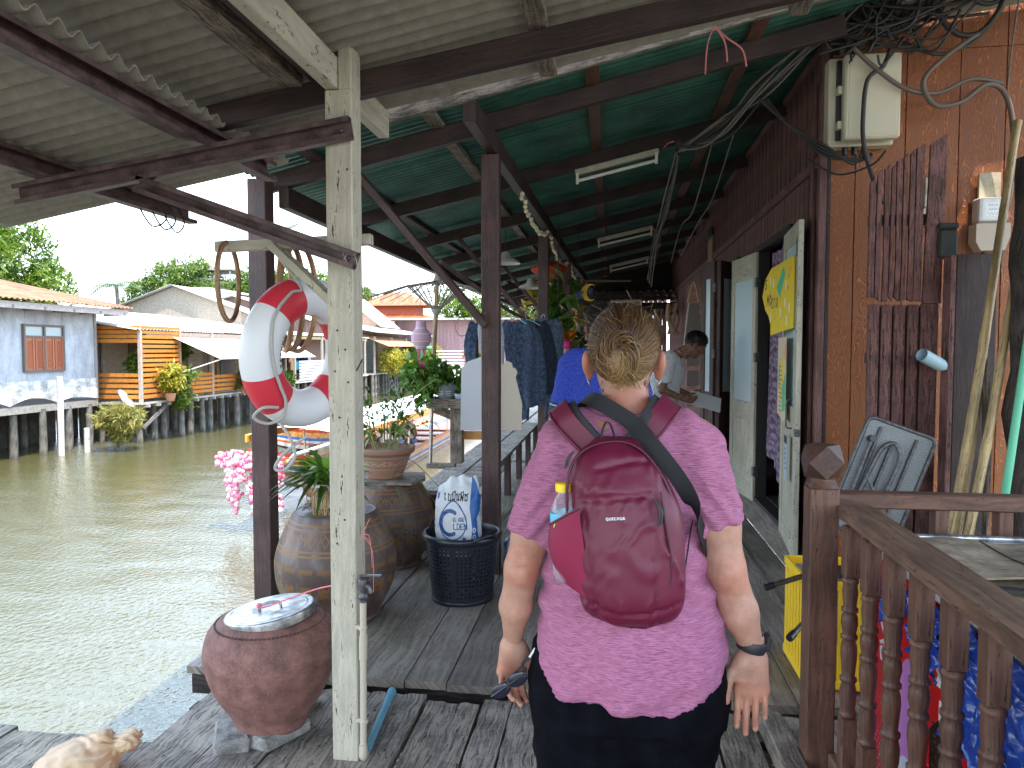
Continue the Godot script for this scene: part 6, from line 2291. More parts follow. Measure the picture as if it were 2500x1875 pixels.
func build_blue_man() -> void:
	var o := thing("person", "person in a blue short sleeved shirt with black arm sleeves walking ahead", "person", v3(.02, .05, -4.15))
	var c := v3(-.045, 0, -4.15)
	var b := MB.new()
	var f := Field.new(c + v3(-.36, .05, -.3), c + v3(.4, 1.64, .3), .02)
	f.stack([[.95, -.045, -4.15, .15, .1, 2.2], [1.3, -.045, -4.15, .16, .1, 2.2], [1.5, -.045, -4.15, .14, .07, 2.0]], .02)
	f.cap(c + v3(-.15, 1.48, 0), c + v3(.17, 1.48, 0), .06, .06, .03)
	f.cap(c + v3(0, 1.5, 0), c + v3(0, 1.62, -.01), .056, .055, .03)
	for e in [-1.0, 1.0]:
		f.cap(c + v3(e * .19, 1.45, 0), c + v3(e * .235, 1.16, .02), .05, .042, .02)
		f.cap(c + v3(e * .235, 1.16, .02), c + v3(e * .23, .92, -.04), .042, .03, .02)
		f.cap(c + v3(e * .09, .9, 0), c + v3(e * .09, .5, 0), .08, .06, .03)
		f.cap(c + v3(e * .09, .5, 0), c + v3(e * .09, .1, .02), .06, .04, .03)
	f.net(b)
	for i in b.c.size(): b.c[i] = Color.WHITE
	for e in [-1.0, 1.0]: hand(b, c + v3(e * .23, .91, -.04), v3(0, -1, 0), v3(-e, 0, .2), v3(0, 0, -1), 1.05, [.2, .3, .2])
	head(b, c + v3(-.005, 1.685, -.01), Basis(Vector3.UP, .12), 1.04, 1.0, .007)
	obj("body", b, M.tan_skin, o)
	var s := MB.new()
	var g := Field.new(c + v3(-.36, .78, -.26), c + v3(.4, 1.62, .26), .016)
	g.stack([[.80, -.045, -4.15, .20, .13, 2.4], [1.0, -.045, -4.15, .195, .125, 2.4], [1.25, -.045, -4.15, .205, .125, 2.3], [1.42, -.045, -4.15, .19, .11, 2.1], [1.52, -.045, -4.15, .13, .085, 2.0], [1.56, -.045, -4.15, .07, .07, 2.0]], .0)
	g.cap(c + v3(-.14, 1.5, 0), c + v3(.14, 1.5, 0), .06, .06, .04)
	for e in [-1.0, 1.0]: g.cap(c + v3(e * .18, 1.465, 0), c + v3(e * .232, 1.23, .015), .075, .066, .03)
	g.keep(func(p: Vector3) -> float: return .9 - p.y)
	g.keep(func(p: Vector3) -> float: return 1.225 - p.y + (absf(p.x + .045) - .24) * .3 if absf(p.x + .045) > .185 + (p.y - 1.2) * .2 and p.y < 1.3 else -1.0)
	var fn := FastNoiseLite.new()
	fn.seed = 4
	fn.frequency = 1.0
	g.net(s, func(p: Vector3, n: Vector3) -> float: return .008 * fn.get_noise_3d(p.x * 9.0, p.y * 16.0, p.z * 9.0))
	s.col = Color(.03, .065, .46)
	for i in s.c.size(): s.c[i] = Color(.03, .065, .46)
	obj("shirt", s, M.cloth, o)
	for e in [-1.0, 1.0]:
		var sl := MB.new()
		sl.col = Color(.012, .014, .024)
		sl.tube(curve([c + v3(e * .228, 1.25, .015), c + v3(e * .236, 1.16, .02), c + v3(e * .233, 1.05, -.01), c + v3(e * .23, .93, -.04)], 4), .052, 12)
		obj("arm_sleeve", sl, M.cloth, o)
		var cf := MB.new()
		cf.col = Color(.6, .62, .7)
		cf.lathe(Transform3D(Basis(Vector3.BACK, e * .2), c + v3(e * .238, 1.222, .017)), pv2([v2(.062, -.004), v2(.0685, -.004), v2(.0685, .004), v2(.062, .004)]), 20)
		obj("sleeve_trim", cf, M.cloth, o)
	var t := MB.new()
	t.col = Color(.02, .02, .025)
	for e in [-1.0, 1.0]: t.tube(curve([c + v3(e * .085, .98, 0), c + v3(e * .09, .5, 0), c + v3(e * .09, .1, .02)], 6), PackedFloat32Array([.11, .11, .108, .105, .1, .095, .09, .088, .085, .082, .08, .08, .08]), 14)
	obj("trousers", t, M.cloth, o)
	for e in [-1.0, 1.0]:
		var sh := MB.new()
		sh.ball(c + v3(e * .09, .075, -.05), v3(.045, .04, .13), 12)
		sh.col = Color(.05, .05, .05)
		for i in sh.c.size(): sh.c[i] = sh.col
		obj("shoe", sh, M.paint, o)
	var hb := Basis(Vector3.UP, .12)
	short_hair(o, c + v3(-.005, 1.685, -.01), hb, 1.04, 900)

# close cropped dark hair: a cap and short strands lying on it
func short_hair(o: Node, c: Vector3, bs: Basis, s: float, n: int) -> void:
	var cap := MB.new()
	var hf := Field.new(v3(-.12, -.12, -.13), v3(.12, .15, .14), .008)
	hf.ell(v3(0, .033, .010) * s, v3(.083, .1, .104) * s, .01)
	hf.keep(func(p: Vector3) -> float: return -.055 - p.y + maxf(.0, -(p.z - .02)) * 1.1 if p.z > -.07 else .055 - p.y)
	hf.net(cap, func(p: Vector3, nn: Vector3) -> float: return .004 * sin(p.x * 90.0) * sin(p.y * 80.0 + p.z * 70.0))
	for i in cap.v.size():
		cap.v[i] = c + bs * cap.v[i]
		cap.n[i] = bs * cap.n[i]
	var hair := obj("hair", cap, M.black_hair, o)
	var st := MB.new()
	for i in n:
		var d := v3(rnd(-1, 1), rnd(-.3, 1.0), rnd(-.6, 1)).normalized()
		if d.y < .1 and d.z < .1: continue
		var p := v3(0, .033, .010) * s + d * v3(.082, .099, .103) * s
		var tn := (v3(rnd(-.4, .4), -.8, -.3) - d * v3(0, -.8, -.3).dot(d)).normalized()
		st.col = Color.WHITE * rnd(.7, 2.2)
		st.tube(pv3([c + bs * p, c + bs * (p + d * .006 + tn * .015), c + bs * (p + d * .003 + tn * .034)]), .0015, 3, false)
	var so := obj("strands", st, M.black_hair, hair)
	so.set_meta("kind", "stuff")

func build_white_man() -> void:
	var o := thing("person", "person in a white t-shirt and grey shorts bent over paper by the door", "person", v3(.62, .05, -7.2))
	var b := MB.new()
	var hip := v3(.50, .98, -7.25)
	var chest := v3(.56, 1.34, -7.25)
	var neck := v3(.68, 1.515, -7.24)
	var hd := v3(.835, 1.60, -7.22)
	var f := Field.new(v3(.15, .04, -7.6), v3(1.02, 1.62, -6.85), .02)
	f.cap(hip, chest, .125, .14, .04)
	f.cap(chest, neck + v3(-.06, -.05, 0), .13, .07, .05)
	f.cap(neck, hd + v3(-.05, -.04, 0), .056, .052, .03)
	var sh := v3(.545, 1.45, -7.04)
	var el := v3(.50, 1.16, -6.98)
	var wr := v3(.705, 1.075, -7.02)
	f.cap(sh, el, .052, .042, .02)
	f.cap(el, wr, .041, .027, .015)
	f.cap(v3(.58, 1.45, -7.44), v3(.60, 1.18, -7.46), .05, .042, .02)
	f.cap(v3(.60, 1.18, -7.46), v3(.80, 1.09, -7.34), .041, .027, .015)
	for e in [-1.0, 1.0]:
		f.cap(hip + v3(.0, -.06, e * .09), v3(.53, .52, -7.25 + e * .1), .085, .06, .03)
		f.cap(v3(.53, .52, -7.25 + e * .1), v3(.47, .12, -7.25 + e * .1), .055, .038, .02)
	f.net(b)
	hand(b, wr, v3(1, -.12, -.15), v3(.1, .2, -1), v3(.1, 1, 0), 1.0, [.5, .5, .4])
	hand(b, v3(.80, 1.09, -7.34), v3(1, -.1, .25), v3(0, .2, 1), v3(0, 1, 0), 1.0, [.5, .5, .4])
	var hb := Basis(Vector3.UP, -PI / 2 + .12) * Basis(Vector3.RIGHT, -.62)
	head(b, hd, hb, 1.02, 1.0, .0065)
	obj("body", b, M.tan_skin, o)
	var s := MB.new()
	var g := Field.new(v3(.2, .85, -7.62), v3(.9, 1.62, -6.84), .016)
	g.cap(hip + v3(0, -.02, 0), chest, .16, .165, .04)
	g.cap(chest, neck + v3(-.07, -.05, 0), .155, .085, .05)
	g.cap(sh + v3(.01, 0, -.02), v3(.515, 1.24, -7.0), .085, .078, .04)
	g.cap(v3(.58, 1.45, -7.44), v3(.6, 1.24, -7.46), .08, .075, .04)
	g.keep(func(p: Vector3) -> float: return 1.225 - p.y if p.z > -7.09 and p.y < 1.3 else -1.0)
	g.keep(func(p: Vector3) -> float: return .95 - p.y)
	g.keep(func(p: Vector3) -> float: return .085 - (p - (neck + v3(.02, .03, 0))).length())
	var fn := FastNoiseLite.new()
	fn.seed = 14
	fn.frequency = 1.0
	g.net(s, func(p: Vector3, n: Vector3) -> float: return .012 * fn.get_noise_3d(p.x * 11.0 + p.y * 5.0, p.y * 9.0, p.z * 9.0))
	for i in s.c.size(): s.c[i] = Color(.82, .84, .88)
	obj("t_shirt", s, M.cloth, o)
	var t := MB.new()
	var tf := Field.new(v3(.25, .45, -7.6), v3(.8, 1.05, -6.9), .018)
	tf.cap(hip, hip + v3(.01, -.08, 0), .155, .155, .02)
	for e in [-1.0, 1.0]: tf.cap(hip + v3(.01, -.08, e * .09), v3(.54, .54, -7.25 + e * .1), .12, .105, .04)
	tf.keep(func(p: Vector3) -> float: return .55 - p.y)
	tf.net(t, func(p: Vector3, n: Vector3) -> float: return .01 * fn.get_noise_3d(p.x * 8.0, p.y * 9.0, p.z * 8.0))
	for i in t.c.size(): t.c[i] = Color(.36, .35, .31)
	obj("shorts", t, M.cloth, o)
	for e in [-1.0, 1.0]:
		var so := MB.new()
		so.col = Color(.1, .09, .09)
		so.ball(v3(.52, .085, -7.25 + e * .1), v3(.13, .035, .045), 12)
		obj("sandal", so, M.paint, o)
	short_hair(o, hd, hb, 1.03, 1100)
	var cord := MB.new()
	cord.col = Color(.5, .42, .3)
	cord.tube(curve([neck + v3(-.03, .04, .055), neck + v3(.04, -.03, .06), neck + v3(.075, -.13, .02)], 5), .004, 5)
	obj("neck_cord", cord, M.paint, o)
	# the sheet in his hands
	var pp := MB.new()
	pp.col = Color(.62, .63, .63)
	pp.box(Transform3D(Basis(Vector3.BACK, -.28) * Basis(Vector3.RIGHT, -.95), v3(.925, 1.045, -7.13)), v3(.31, .22, .004))
	whole("paper_sheet", "grey white sheet of paper held by the bending person", "paper", pp, M.matt)


# the turned railing
func build_railing() -> void:
	var r := thing("turned_railing", "brown turned wooden railing with a faceted newel post", "railing", v3(.755, .03, -2.64))
	var np := MB.new()
	np.bx(v3(.755, .545, -2.655), v3(.098, 1.03, .098), .005)
	np.lathe(Transform3D(Basis(Vector3.UP, PI / 4), v3(.755, 1.06, -2.655)), pv2([v2(.066, 0), v2(.056, .022), v2(.05, .03), v2(.056, .04)]), 4)
	obj("newel_post", np, M.rail_timber, r)
	# the knob: a cube with its corners cut to the middles of its edges
	var kn := MB.new()
	kn.col = Color(.62, .6, .6)
	var c := v3(.755, 1.152, -2.655)
	var h := .059
	for a in 3:
		for s in [-1.0, 1.0]:
			var b := (a + 1) % 3
			var d := (a + 2) % 3
			var nn := Vector3.ZERO
			nn[a] = s
			var p: Array[Vector3] = []
			for q in [v2(1, 0), v2(0, 1), v2(-1, 0), v2(0, -1)]:
				var v := Vector3.ZERO
				v[a] = s * h
				v[b] = q.x * h
				v[d] = q.y * h
				p.append(c + v)
			kn.quad(p[0], p[1], p[2], p[3], nn)
	for sx in [-1.0, 1.0]:
		for sy in [-1.0, 1.0]:
			for sz in [-1.0, 1.0]:
				var nn := v3(sx, sy, sz).normalized()
				var i := kn.vert(c + v3(0, sy, sz) * h, nn, v2(0, 0))
				kn.vert(c + v3(sx, 0, sz) * h, nn, v2(.1, 0))
				kn.vert(c + v3(sx, sy, 0) * h, nn, v2(0, .1))
				kn.tri(i, i + 1, i + 2)
	obj("newel_knob", kn, M.rail_timber, r)
	var hr := MB.new()
	hr.box(Transform3D(Basis(Vector3.UP, -.02), v3(.822, .983, -1.10)), v3(.115, .045, 3.02), .005)
	obj("hand_rail", hr, M.rail_worn, r)
	var cr := MB.new()
	cr.bx(v3(1.62, 1.008, -2.70), v3(1.66, .055, .07), .005)
	obj("cross_rail", cr, M.rail_timber, r)
	var br := MB.new()
	br.bx(v3(.80, .10, -1.10), v3(.055, .05, 2.95), .004)
	obj("bottom_rail", br, M.rail_worn, r)
	var prof := pv2()
	for q in [[.31, .0225], [.315, .031], [.325, .0315], [.332, .024], [.36, .029], [.40, .031], [.43, .024], [.436, .031], [.446, .0315], [.452, .023], [.48, .026], [.53, .0305], [.555, .029], [.575, .0235], [.581, .0305], [.591, .031], [.598, .0235], [.63, .031], [.655, .0295], [.668, .0235], [.674, .0305], [.684, .0305], [.69, .0235], [.74, .029], [.765, .026], [.772, .031], [.782, .031], [.79, .024]]: prof.append(v2(q[1], q[0]))
	var bz := -2.475
	var first := true
	while bz > -99.0 and bz < -.2:
		var mb := MB.new()
		var k := rnd(.85, 1.12)
		mb.col = Color(k, k, k)
		var p := v3(.800 + (bz + 2.6) * .02, 0, bz)
		mb.bx(p + v3(0, .876, 0), v3(.049, .172, .049), .004)
		mb.bx(p + v3(0, .215, 0), v3(.049, .19, .049), .004)
		mb.lathe(Transform3D(Basis().scaled(v3(.86, 1, .86)), p), prof, 20, v2(-.3, 1))
		obj("baluster", mb, M.rail_timber, r)
		bz += .172
	for k in 5:
		var mb := MB.new()
		var p := v3(.96 + k * .21, 0, -2.70)
		mb.bx(p + v3(0, .90, 0), v3(.049, .165, .049), .004)
		mb.bx(p + v3(0, .215, 0), v3(.056, .37, .056), .004)
		mb.lathe(Transform3D(Basis().scaled(v3(.86, 1, .86)), p + v3(0, .06, 0)), prof, 16, v2(-.3, 1))
		obj("baluster", mb, M.rail_timber, r)

func build_freezer_corner() -> void:
	# chest freezer with printed sides
	var p := Pic.new(1024, 512, Color(.82, .05, .06))
	for j in 26:
		for i in 84:
			var x := i * 12.4 + (6 if j % 2 else 0)
			var y := 505 - j * 12.0
			var s := (4.6 - j * .17) * (.7 + .3 * sin(i * .35))
			if s > .5: p.disc(x, y, s, s, Color(.92, .62, .72))
	# pink and white ice, chocolate bar
	p.disc(150, 400, 62, 240, Color(.80, .52, .80))
	p.disc(150, 520, 66, 150, Color(.88, .90, .93))
	p.poly(pv2([v2(232, 250), v2(262, 215), v2(306, 225), v2(318, 300), v2(318, 440), v2(236, 440)]), Color(.06, .04, .035))
	for i in 150: p.disc(rnd(238, 314), rnd(228, 330), rnd(2, 5), rnd(1.5, 3), Color(.2, .13, .09) if i % 3 else Color(.38, .28, .14))
	p.poly(pv2([v2(236, 345), v2(300, 300), v2(318, 420), v2(240, 430)]), Color(.50, .28, .19))
	for i in 60: p.line(pv2([v2(rnd(240, 310), rnd(330, 420)), v2(rnd(244, 312), rnd(330, 420))]), 1.5, Color(.3, .13, .08))
	p.poly(pv2([v2(230, 440), v2(330, 500), v2(318, 512), v2(228, 512)]), Color(.08, .05, .04))
	p.line(pv2([v2(232, 430), v2(270, 470), v2(320, 480)]), 7, Color(.85, .55, .08))
	var wh := Color(.93, .92, .92)
	put_text(p, "รก", 22, 44, 52, 9, wh, .8)
	put_text(p, "C", 24, 110, 48, 10, wh)
	put_text(p, "อล", 20, 178, 44, 8, wh, .8)
	put_text(p, "สุข", 250, 100, 50, 10, wh, .9)
	put_text(p, "แค่", 262, 180, 42, 8, wh, .75)
	put_text(p, "ย", 392, 96, 52, 10, wh)
	put_text(p, "ล", 440, 96, 52, 10, wh)
	put_text(p, "บาท", 398, 186, 44, 9, wh, .8)
	put_text(p, "C", 610, 330, 46, 9, wh)
	put_text(p, "ลดราคา", 640, 120, 60, 11, wh, .8)
	var o := thing("chest_freezer", "red chest freezer printed with ice cream adverts behind the railing", "freezer", v3(1.3, .03, -1.7))
	var pm := mat("freezer_print", Color.WHITE, .3, p.tex())
	var sd := MB.new()
	sd.quad(v3(.925, .06, -2.58), v3(.925, .06, -.7), v3(.925, .83, -.7), v3(.925, .83, -2.58), v3(-1, 0, 0), v2(0, 1), v2(1, 1), v2(1, 0), v2(0, 0))
	obj("printed_side", sd, pm, o)
	var bd := MB.new()
	bd.col = Color(.7, .05, .05)
	bd.bx(v3(1.295, .445, -1.64), v3(.73, .77, 1.878), .01)
	obj("cabinet", bd, M.paint, o)
	var ld := MB.new()
	ld.col = Color(.62, .64, .66)
	ld.bx(v3(1.295, .865, -1.64), v3(.77, .06, 1.92), .012)
	obj("lid", ld, M.paint, o)
	var rm := MB.new()
	rm.tube(curve([v3(.94, .905, -.75), v3(.94, .905, -2.5), v3(.99, .905, -2.58), v3(1.58, .905, -2.58), v3(1.65, .905, -2.5), v3(1.65, .905, -.75)], 6), .012, 8)
	obj("metal_rim", rm, M.alu, o)
	# flattened cardboard on the lid
	var n := 0
	for q in [[v3(1.02, .918, -2.52), v3(1.66, .918, -2.50), v3(1.62, .95, -1.94), v3(.965, .935, -2.02), "upper sheet of flattened brown cardboard on the freezer, its front edge lifted"], [v3(.955, .908, -2.2), v3(1.66, .910, -2.1), v3(1.66, .912, -1.2), v3(.95, .910, -1.25), "lower sheet of flattened brown cardboard on the freezer lid nearest the hand rail"]]:
		var g := []
		for i in 13:
			var row := PackedVector3Array()
			for k in 17:
				var a: Vector3 = q[0].lerp(q[1], k / 16.0)
				var b: Vector3 = q[3].lerp(q[2], k / 16.0)
				var s := a.lerp(b, i / 12.0)
				s.y += .008 * sin(k * .7 + i * .3) * (1.0 if n == 0 else .5) + (.02 * pow(i / 12.0, 3.0) * absf(sin(k * .28 + .6)) if n == 0 else .0)
				s.z += rnd(-.004, .004) if i == 12 or i == 0 else .0
				row.append(s)
			g.append(row)
		var mb := MB.new()
		mb.rows(g, false)
		var g2 := []
		for row in g:
			var r2 := PackedVector3Array()
			for s in row: r2.append(s - v3(0, .006, 0))
			g2.append(r2)
		mb.rows(g2, false, v2(1, 1), true)
		for i in [0, 12]: for k in 16: mb.quad(g[i][k], g[i][k + 1], g2[i][k + 1], g2[i][k], v3(0, 0, -1 if i == 0 else 1))
		for k in [0, 16]: for i in 12: mb.quad(g[i][k], g[i + 1][k], g2[i + 1][k], g2[i][k], v3(-1 if k == 0 else 1, 0, 0))
		whole("cardboard_sheet", q[4], "cardboard", mb, M.card)
		if n == 0:
			var ff := MB.new()
			ff.col = Color(.72, .66, .55)
			for k in [5, 11]:
				var fp := PackedVector3Array()
				for i in 13: fp.append(g[i][k] + v3(0, .001, 0))
				ff.tube(fp, .0035, 5)
			obj("fold_crease", ff, M.card, get_node("cardboard_sheet"))
		n += 1
	var ls := MB.new()
	ls.col = Color(.03, .028, .03)
	ls.bar(v3(.99, .925, -1.985), v3(1.40, .93, -1.90), .03, .008)
	whole("black_strip", "thin black strip lying across the cardboard on the freezer", "strip", ls, M.paint)
	# crumpled blue plastic over the freezer's side
	var fn := FastNoiseLite.new()
	fn.seed = 33
	fn.frequency = 1.0
	fn.fractal_octaves = 4
	var sheets := [[-1.99, -.9, .86, .50, .02, "large crumpled dark blue plastic sheet draped over the freezer's near side"], [-2.22, -2.0, .84, .66, .01, "small blue plastic wrapping tucked behind the third baluster"], [-2.46, -2.33, .79, .70, .02, "little folded bright blue flap behind the second baluster"]]
	for q in sheets:
		var g := []
		for i in 31:
			var row := PackedVector3Array()
			for k in 61:
				var z := lerpf(q[0], q[1], k / 60.0)
				var low: float = q[3] + .16 * fn.get_noise_2d(z * 2.5, 4.0) - .35 * maxf(.0, k / 60.0 - .35) * (1.0 if q[1] > -1.5 else .0)
				var y := lerpf(q[2], low, i / 30.0)
				var d := absf(fn.get_noise_2d(z * 5.0 + y * 3.0, y * 7.0)) * .09 + .012 * absf(sin(y * 50.0 + z * 30.0))
				row.append(v3(.912 - d, y, z))
			g.append(row)
		var mb := MB.new()
		mb.col = Color(.025, .08, .42) if q[3] < .69 else Color(.03, .11, .55)
		mb.rows(g, false)
		whole("blue_plastic", q[5], "plastic sheet", mb, M.gloss)
	# bright printed bag by the railing foot
	var bp := Pic.new(256, 256, Color(.92, .80, .05))
	for q in [[v2(120, 90), 46, 60, Color(.85, .08, .25)], [v2(200, 180), 40, 50, Color(.1, .55, .75)], [v2(60, 190), 44, 40, Color(.2, .6, .2)]]:
		p = bp
		bp.disc(q[0].x, q[0].y, q[1], q[2], q[3])
	for i in 9: bp.line(pv2([v2(10 + i * 26, 255), v2(60 + i * 22, 150 - i * 6), v2(110 + i * 14, 20)]), 6 + i % 3 * 4, [Color(.1, .5, .8), Color(.25, .65, .2), Color(.85, .1, .2)][i % 3])
	bp.rect(0, 0, 256, 16, Color(.9, .88, .8))
	var bg := Field.new(v3(.80, .02, -1.66), v3(.96, .60, -1.02), .016)
	bg.stack([[.05, .885, -1.33, .035, .27, 3.0], [.25, .88, -1.33, .04, .28, 3.0], [.45, .885, -1.33, .035, .27, 2.6], [.52, .90, -1.33, .015, .26, 2.4]], .0)
	var bm := MB.new()
	bg.net(bm, func(pp: Vector3, n2: Vector3) -> float: return .014 * fn.get_noise_3dv(pp * 9.0))
	for i in bm.t.size(): bm.t[i] = v2((bm.v[i].z + 1.6) / .55, 1.0 - bm.v[i].y / .53)
	whole("printed_bag", "bright yellow patterned plastic bag low behind the railing", "bag", bm, mat("bag_print", Color.WHITE, .3, bp.tex()))
	# yellow crate with a folded blue legged stool in it, by the newel post
	var yc := thing("yellow_crate", "yellow slatted plastic crate behind the newel post", "crate", v3(1.0, .05, -3.4))
	var wall := MB.new()
	wall.col = Color(.85, .55, .02)
	for k in 7: wall.bx(v3(.865, .30, -3.24 - k * .055), v3(.012, .46, .034), .002)
	for y in [.08, .52]: wall.bx(v3(.866, y, -3.405), v3(.016, .04, .40), .003)
	for k in 6: wall.bx(v3(.90 + k * .055, .30, -3.21), v3(.034, .46, .012), .002)
	for y in [.08, .52]:
		wall.bx(v3(1.04, y, -3.209), v3(.36, .04, .016), .003)
		wall.bx(v3(1.04, y, -3.60), v3(.36, .04, .016), .003)
	wall.bx(v3(1.04, .065, -3.405), v3(.34, .02, .38))
	wall.bx(v3(1.215, .30, -3.405), v3(.012, .46, .4))
	obj("slatted_wall", wall, M.paint, yc)
	var fs := thing("folded_stool", "folded stool frame with blue tubes and grey rods sticking out of the yellow crate", "stool", v3(.95, .1, -3.4))
	for q in [[v3(.915, .80, -3.30), v3(.93, .15, -3.34)], [v3(.905, .62, -3.24), v3(.935, .3, -3.27)]]:
		var mb := MB.new()
		mb.col = Color(.05, .24, .5)
		mb.tube(PackedVector3Array(q), .0145, 10)
		obj("blue_tube", mb, M.paint, fs)
		var cp := MB.new()
		cp.tube(pv3([q[0] + v3(0, .03, 0), q[0] - v3(-.001, .02, 0)]), .017, 10)
		obj("end_cap", cp, M.black_plastic, fs)
	for q in [[v3(.70, .488, -3.25), v3(.93, .555, -3.30)], [v3(.755, .345, -3.05), v3(.93, .41, -3.26)]]:
		var mb := MB.new()
		mb.col = Color(.8, .68, .6)
		mb.tube(PackedVector3Array(q), .012, 10)
		obj("grey_rod", mb, M.grey_metal, fs)
		var cp := MB.new()
		cp.tube(pv3([q[0] - (q[1] - q[0]).normalized() * .008, q[0] + (q[1] - q[0]).normalized() * .035]), .016, 10)
		obj("end_cap", cp, M.black_plastic, fs)

func build_corner_clutter() -> void:
	# fence of old boards before the orange wall
	var f := thing("board_fence", "panel of weathered purple brown boards with broken uneven tops before the orange wall", "fence", v3(1.7, 0, -4.4))
	var low := [[1.485, 1.553], [1.557, 1.621], [1.626, 1.694], [1.700, 1.765], [1.771, 1.872]]
	for q in low:
		var mb := MB.new()
		var k := rnd(.9, 1.12)
		mb.col = Color(k, k, k)
		mb.bx(v3((q[0] + q[1]) * .5, .93, -4.40 + rnd(-.003, .003)), v3(q[1] - q[0] - .006, 1.76 + rnd(-.01, .01), .022), .004)
		obj("board", mb, M.old_board, f)
	var ups := [[1.480, 1.512, 2.52], [1.517, 1.545, 2.57], [1.560, 1.588, 2.60], [1.594, 1.616, 2.60], [1.624, 1.652, 2.64], [1.658, 1.684, 2.66], [1.692, 1.722, 2.68], [1.727, 1.770, 2.71]]
	for q in ups:
		var mb := MB.new()
		var k := rnd(.85, 1.15)
		mb.col = Color(k, k * .98, k)
		var a: float = q[0]
		var b: float = q[1]
		var nt := rnd(.25, .55)
		mb.slab(Transform3D(Basis(), v3(0, 0, -4.395 + rnd(-.006, .006))), pv2([v2(a, 1.825 + rnd(0, .03)), v2(b, 1.825 + rnd(0, .03)), v2(b, 1.825 + nt), v2(b - rnd(0, .008), 1.86 + nt), v2(b, 2.0 + nt * .6), v2(b - rnd(0, .004), q[2] + rnd(0, .02)), v2(a + rnd(.0, .006), q[2] - .012), v2(a + rnd(0, .005), 2.05)]), .02)
		for i in mb.t.size(): mb.t[i] = v2(mb.t[i].y + a * 7.0, mb.t[i].x)
		obj("upper_board", mb, M.old_board, f)
	var wd := MB.new()
	wd.slab(Transform3D(Basis(), v3(0, 0, -4.385)), pv2([v2(1.775, 1.815), v2(1.872, 1.815), v2(1.884, 2.775), v2(1.798, 2.715)]), .022)
	for i in wd.t.size(): wd.t[i] = v2(wd.t[i].y, wd.t[i].x)
	obj("upper_board", wd, M.old_board, f)
	var bk := MB.new()
	for y in [.4, 1.5, 2.3]: bk.bx(v3(1.68, y, -4.43), v3(.38, .06, .03))
	bk.bx(v3(1.68, .95, -4.425), v3(.36, 1.7, .008))
	obj("back_rail", bk, M.dark_timber, f)
	# dark boxed column
	var d := thing("boxed_column", "dark timber boxed column right of the board fence", "column", v3(1.95, 0, -4.2))
	var dm := MB.new()
	dm.bx(v3(1.978, 1.035, -4.28), v3(.21, 2.07, .16), .004)
	obj("box", dm, M.dark_timber, d)
	var de := MB.new()
	de.bx(v3(1.856, 1.035, -4.24), v3(.028, 2.06, .09), .003)
	obj("pale_left_face", de, M.old_board, d)  # paler strip for the box's lighter left face
	var dt := MB.new()
	dt.bx(v3(1.895, 2.15, -4.40), v3(.10, .16, .10), .01)
	dt.bx(v3(1.895, 2.25, -4.40), v3(.112, .034, .112), .01)
	whole("grey_box", "small dark grey lidded box on the boxed column's top", "box", dt, M.mottled)
	for i in dt.c.size(): dt.c[i] = Color(.05, .05, .045)
	get_node("grey_box").mesh = dt.mesh(Vector3.ZERO, M.mottled)
	# electricity meters
	var mp := Pic.new(128, 96, Color(.72, .68, .62))
	mp.rect(30, 16, 70, 60, Color(.82, .78, .72))
	mp.rect(44, 24, 44, 9, Color(.12, .12, .12))
	for i in 5: mp.rect(47 + i * 8, 26, 5, 5, Color(.85, .85, .85))
	mp.rect(44, 44, 44, 5, Color(.15, .15, .15))
	for i in 12: mp.rect(40 + i * 5, 58 + (i % 3) * 4, 3, 7, Color(.2, .2, .2))
	var mprint := mat("meter_print", Color.WHITE, .4, mp.tex())
	for q in [[v3(2.37, 2.33, -4.93), 1.0, "electricity meter with a beige terminal box in the sunny patch"], [v3(2.03, 2.44, -4.93), .62, "small electricity meter half hidden behind the board fence"]]:
		var o := thing("electricity_meter", q[2], "meter", q[0])
		var s: float = q[1]
		var p: Vector3 = q[0]
		obj("back_plate", colbox(p + v3(.03, .24, -.05) * s, v3(.13, .22, .02) * s, tint(.62, .56, .42), .002), M.mottled, o)
		obj("housing", colbox(p + v3(.01, .10, 0) * s, v3(.17, .16, .09) * s, tint(.55, .50, .44), .012), M.paint, o)
		var fc := MB.new()
		var z := p.z + .0465 * s
		fc.quad(v3(p.x - .07 * s, p.y + .03 * s, z), v3(p.x + .09 * s, p.y + .03 * s, z), v3(p.x + .09 * s, p.y + .17 * s, z), v3(p.x - .07 * s, p.y + .17 * s, z), v3(0, 0, 1), v2(0, 1), v2(1, 1), v2(1, 0), v2(0, 0))
		obj("dial_face", fc, mprint, o)
		var cv := MB.new()
		cv.bx(p + v3(.01, .10, .062) * s, v3(.165, .15, .028) * s, .01)
		obj("glass_cover", cv, M.clear, o)
		var tb := MB.new()
		tb.col = Color(.48, .40, .32)
		tb.slab(Transform3D(Basis(), p + v3(.01, -.07, .0) * s), pv2([v2(-.095, .085) * s, v2(.105, .085) * s, v2(.105, .0) * s, v2(.075, -.085) * s, v2(-.065, -.085) * s, v2(-.095, -.03) * s]), .10 * s)
		obj("terminal_box", tb, M.paint, o)
		var lo := MB.new()
		lo.tube(curve([p + v3(-.02, -.16, 0) * s, p + v3(.0, -.24, .02) * s, p + v3(.06, -.25, .02) * s, p + v3(.09, -.16, 0) * s], 5), .011 * s, 7)
		obj("cable_loop", lo, M.cable, o)
	# grey junction box high on the orange wall
	var eb := thing("junction_box", "beige electrical cabinet high on the orange wall among the cables", "cabinet", v3(1.6, 3.14, -4.85))
	obj("back_case", colbox(v3(1.585, 3.14, -4.95), v3(.40, .56, .10), tint(.60, .55, .42), .006), M.paint, eb)
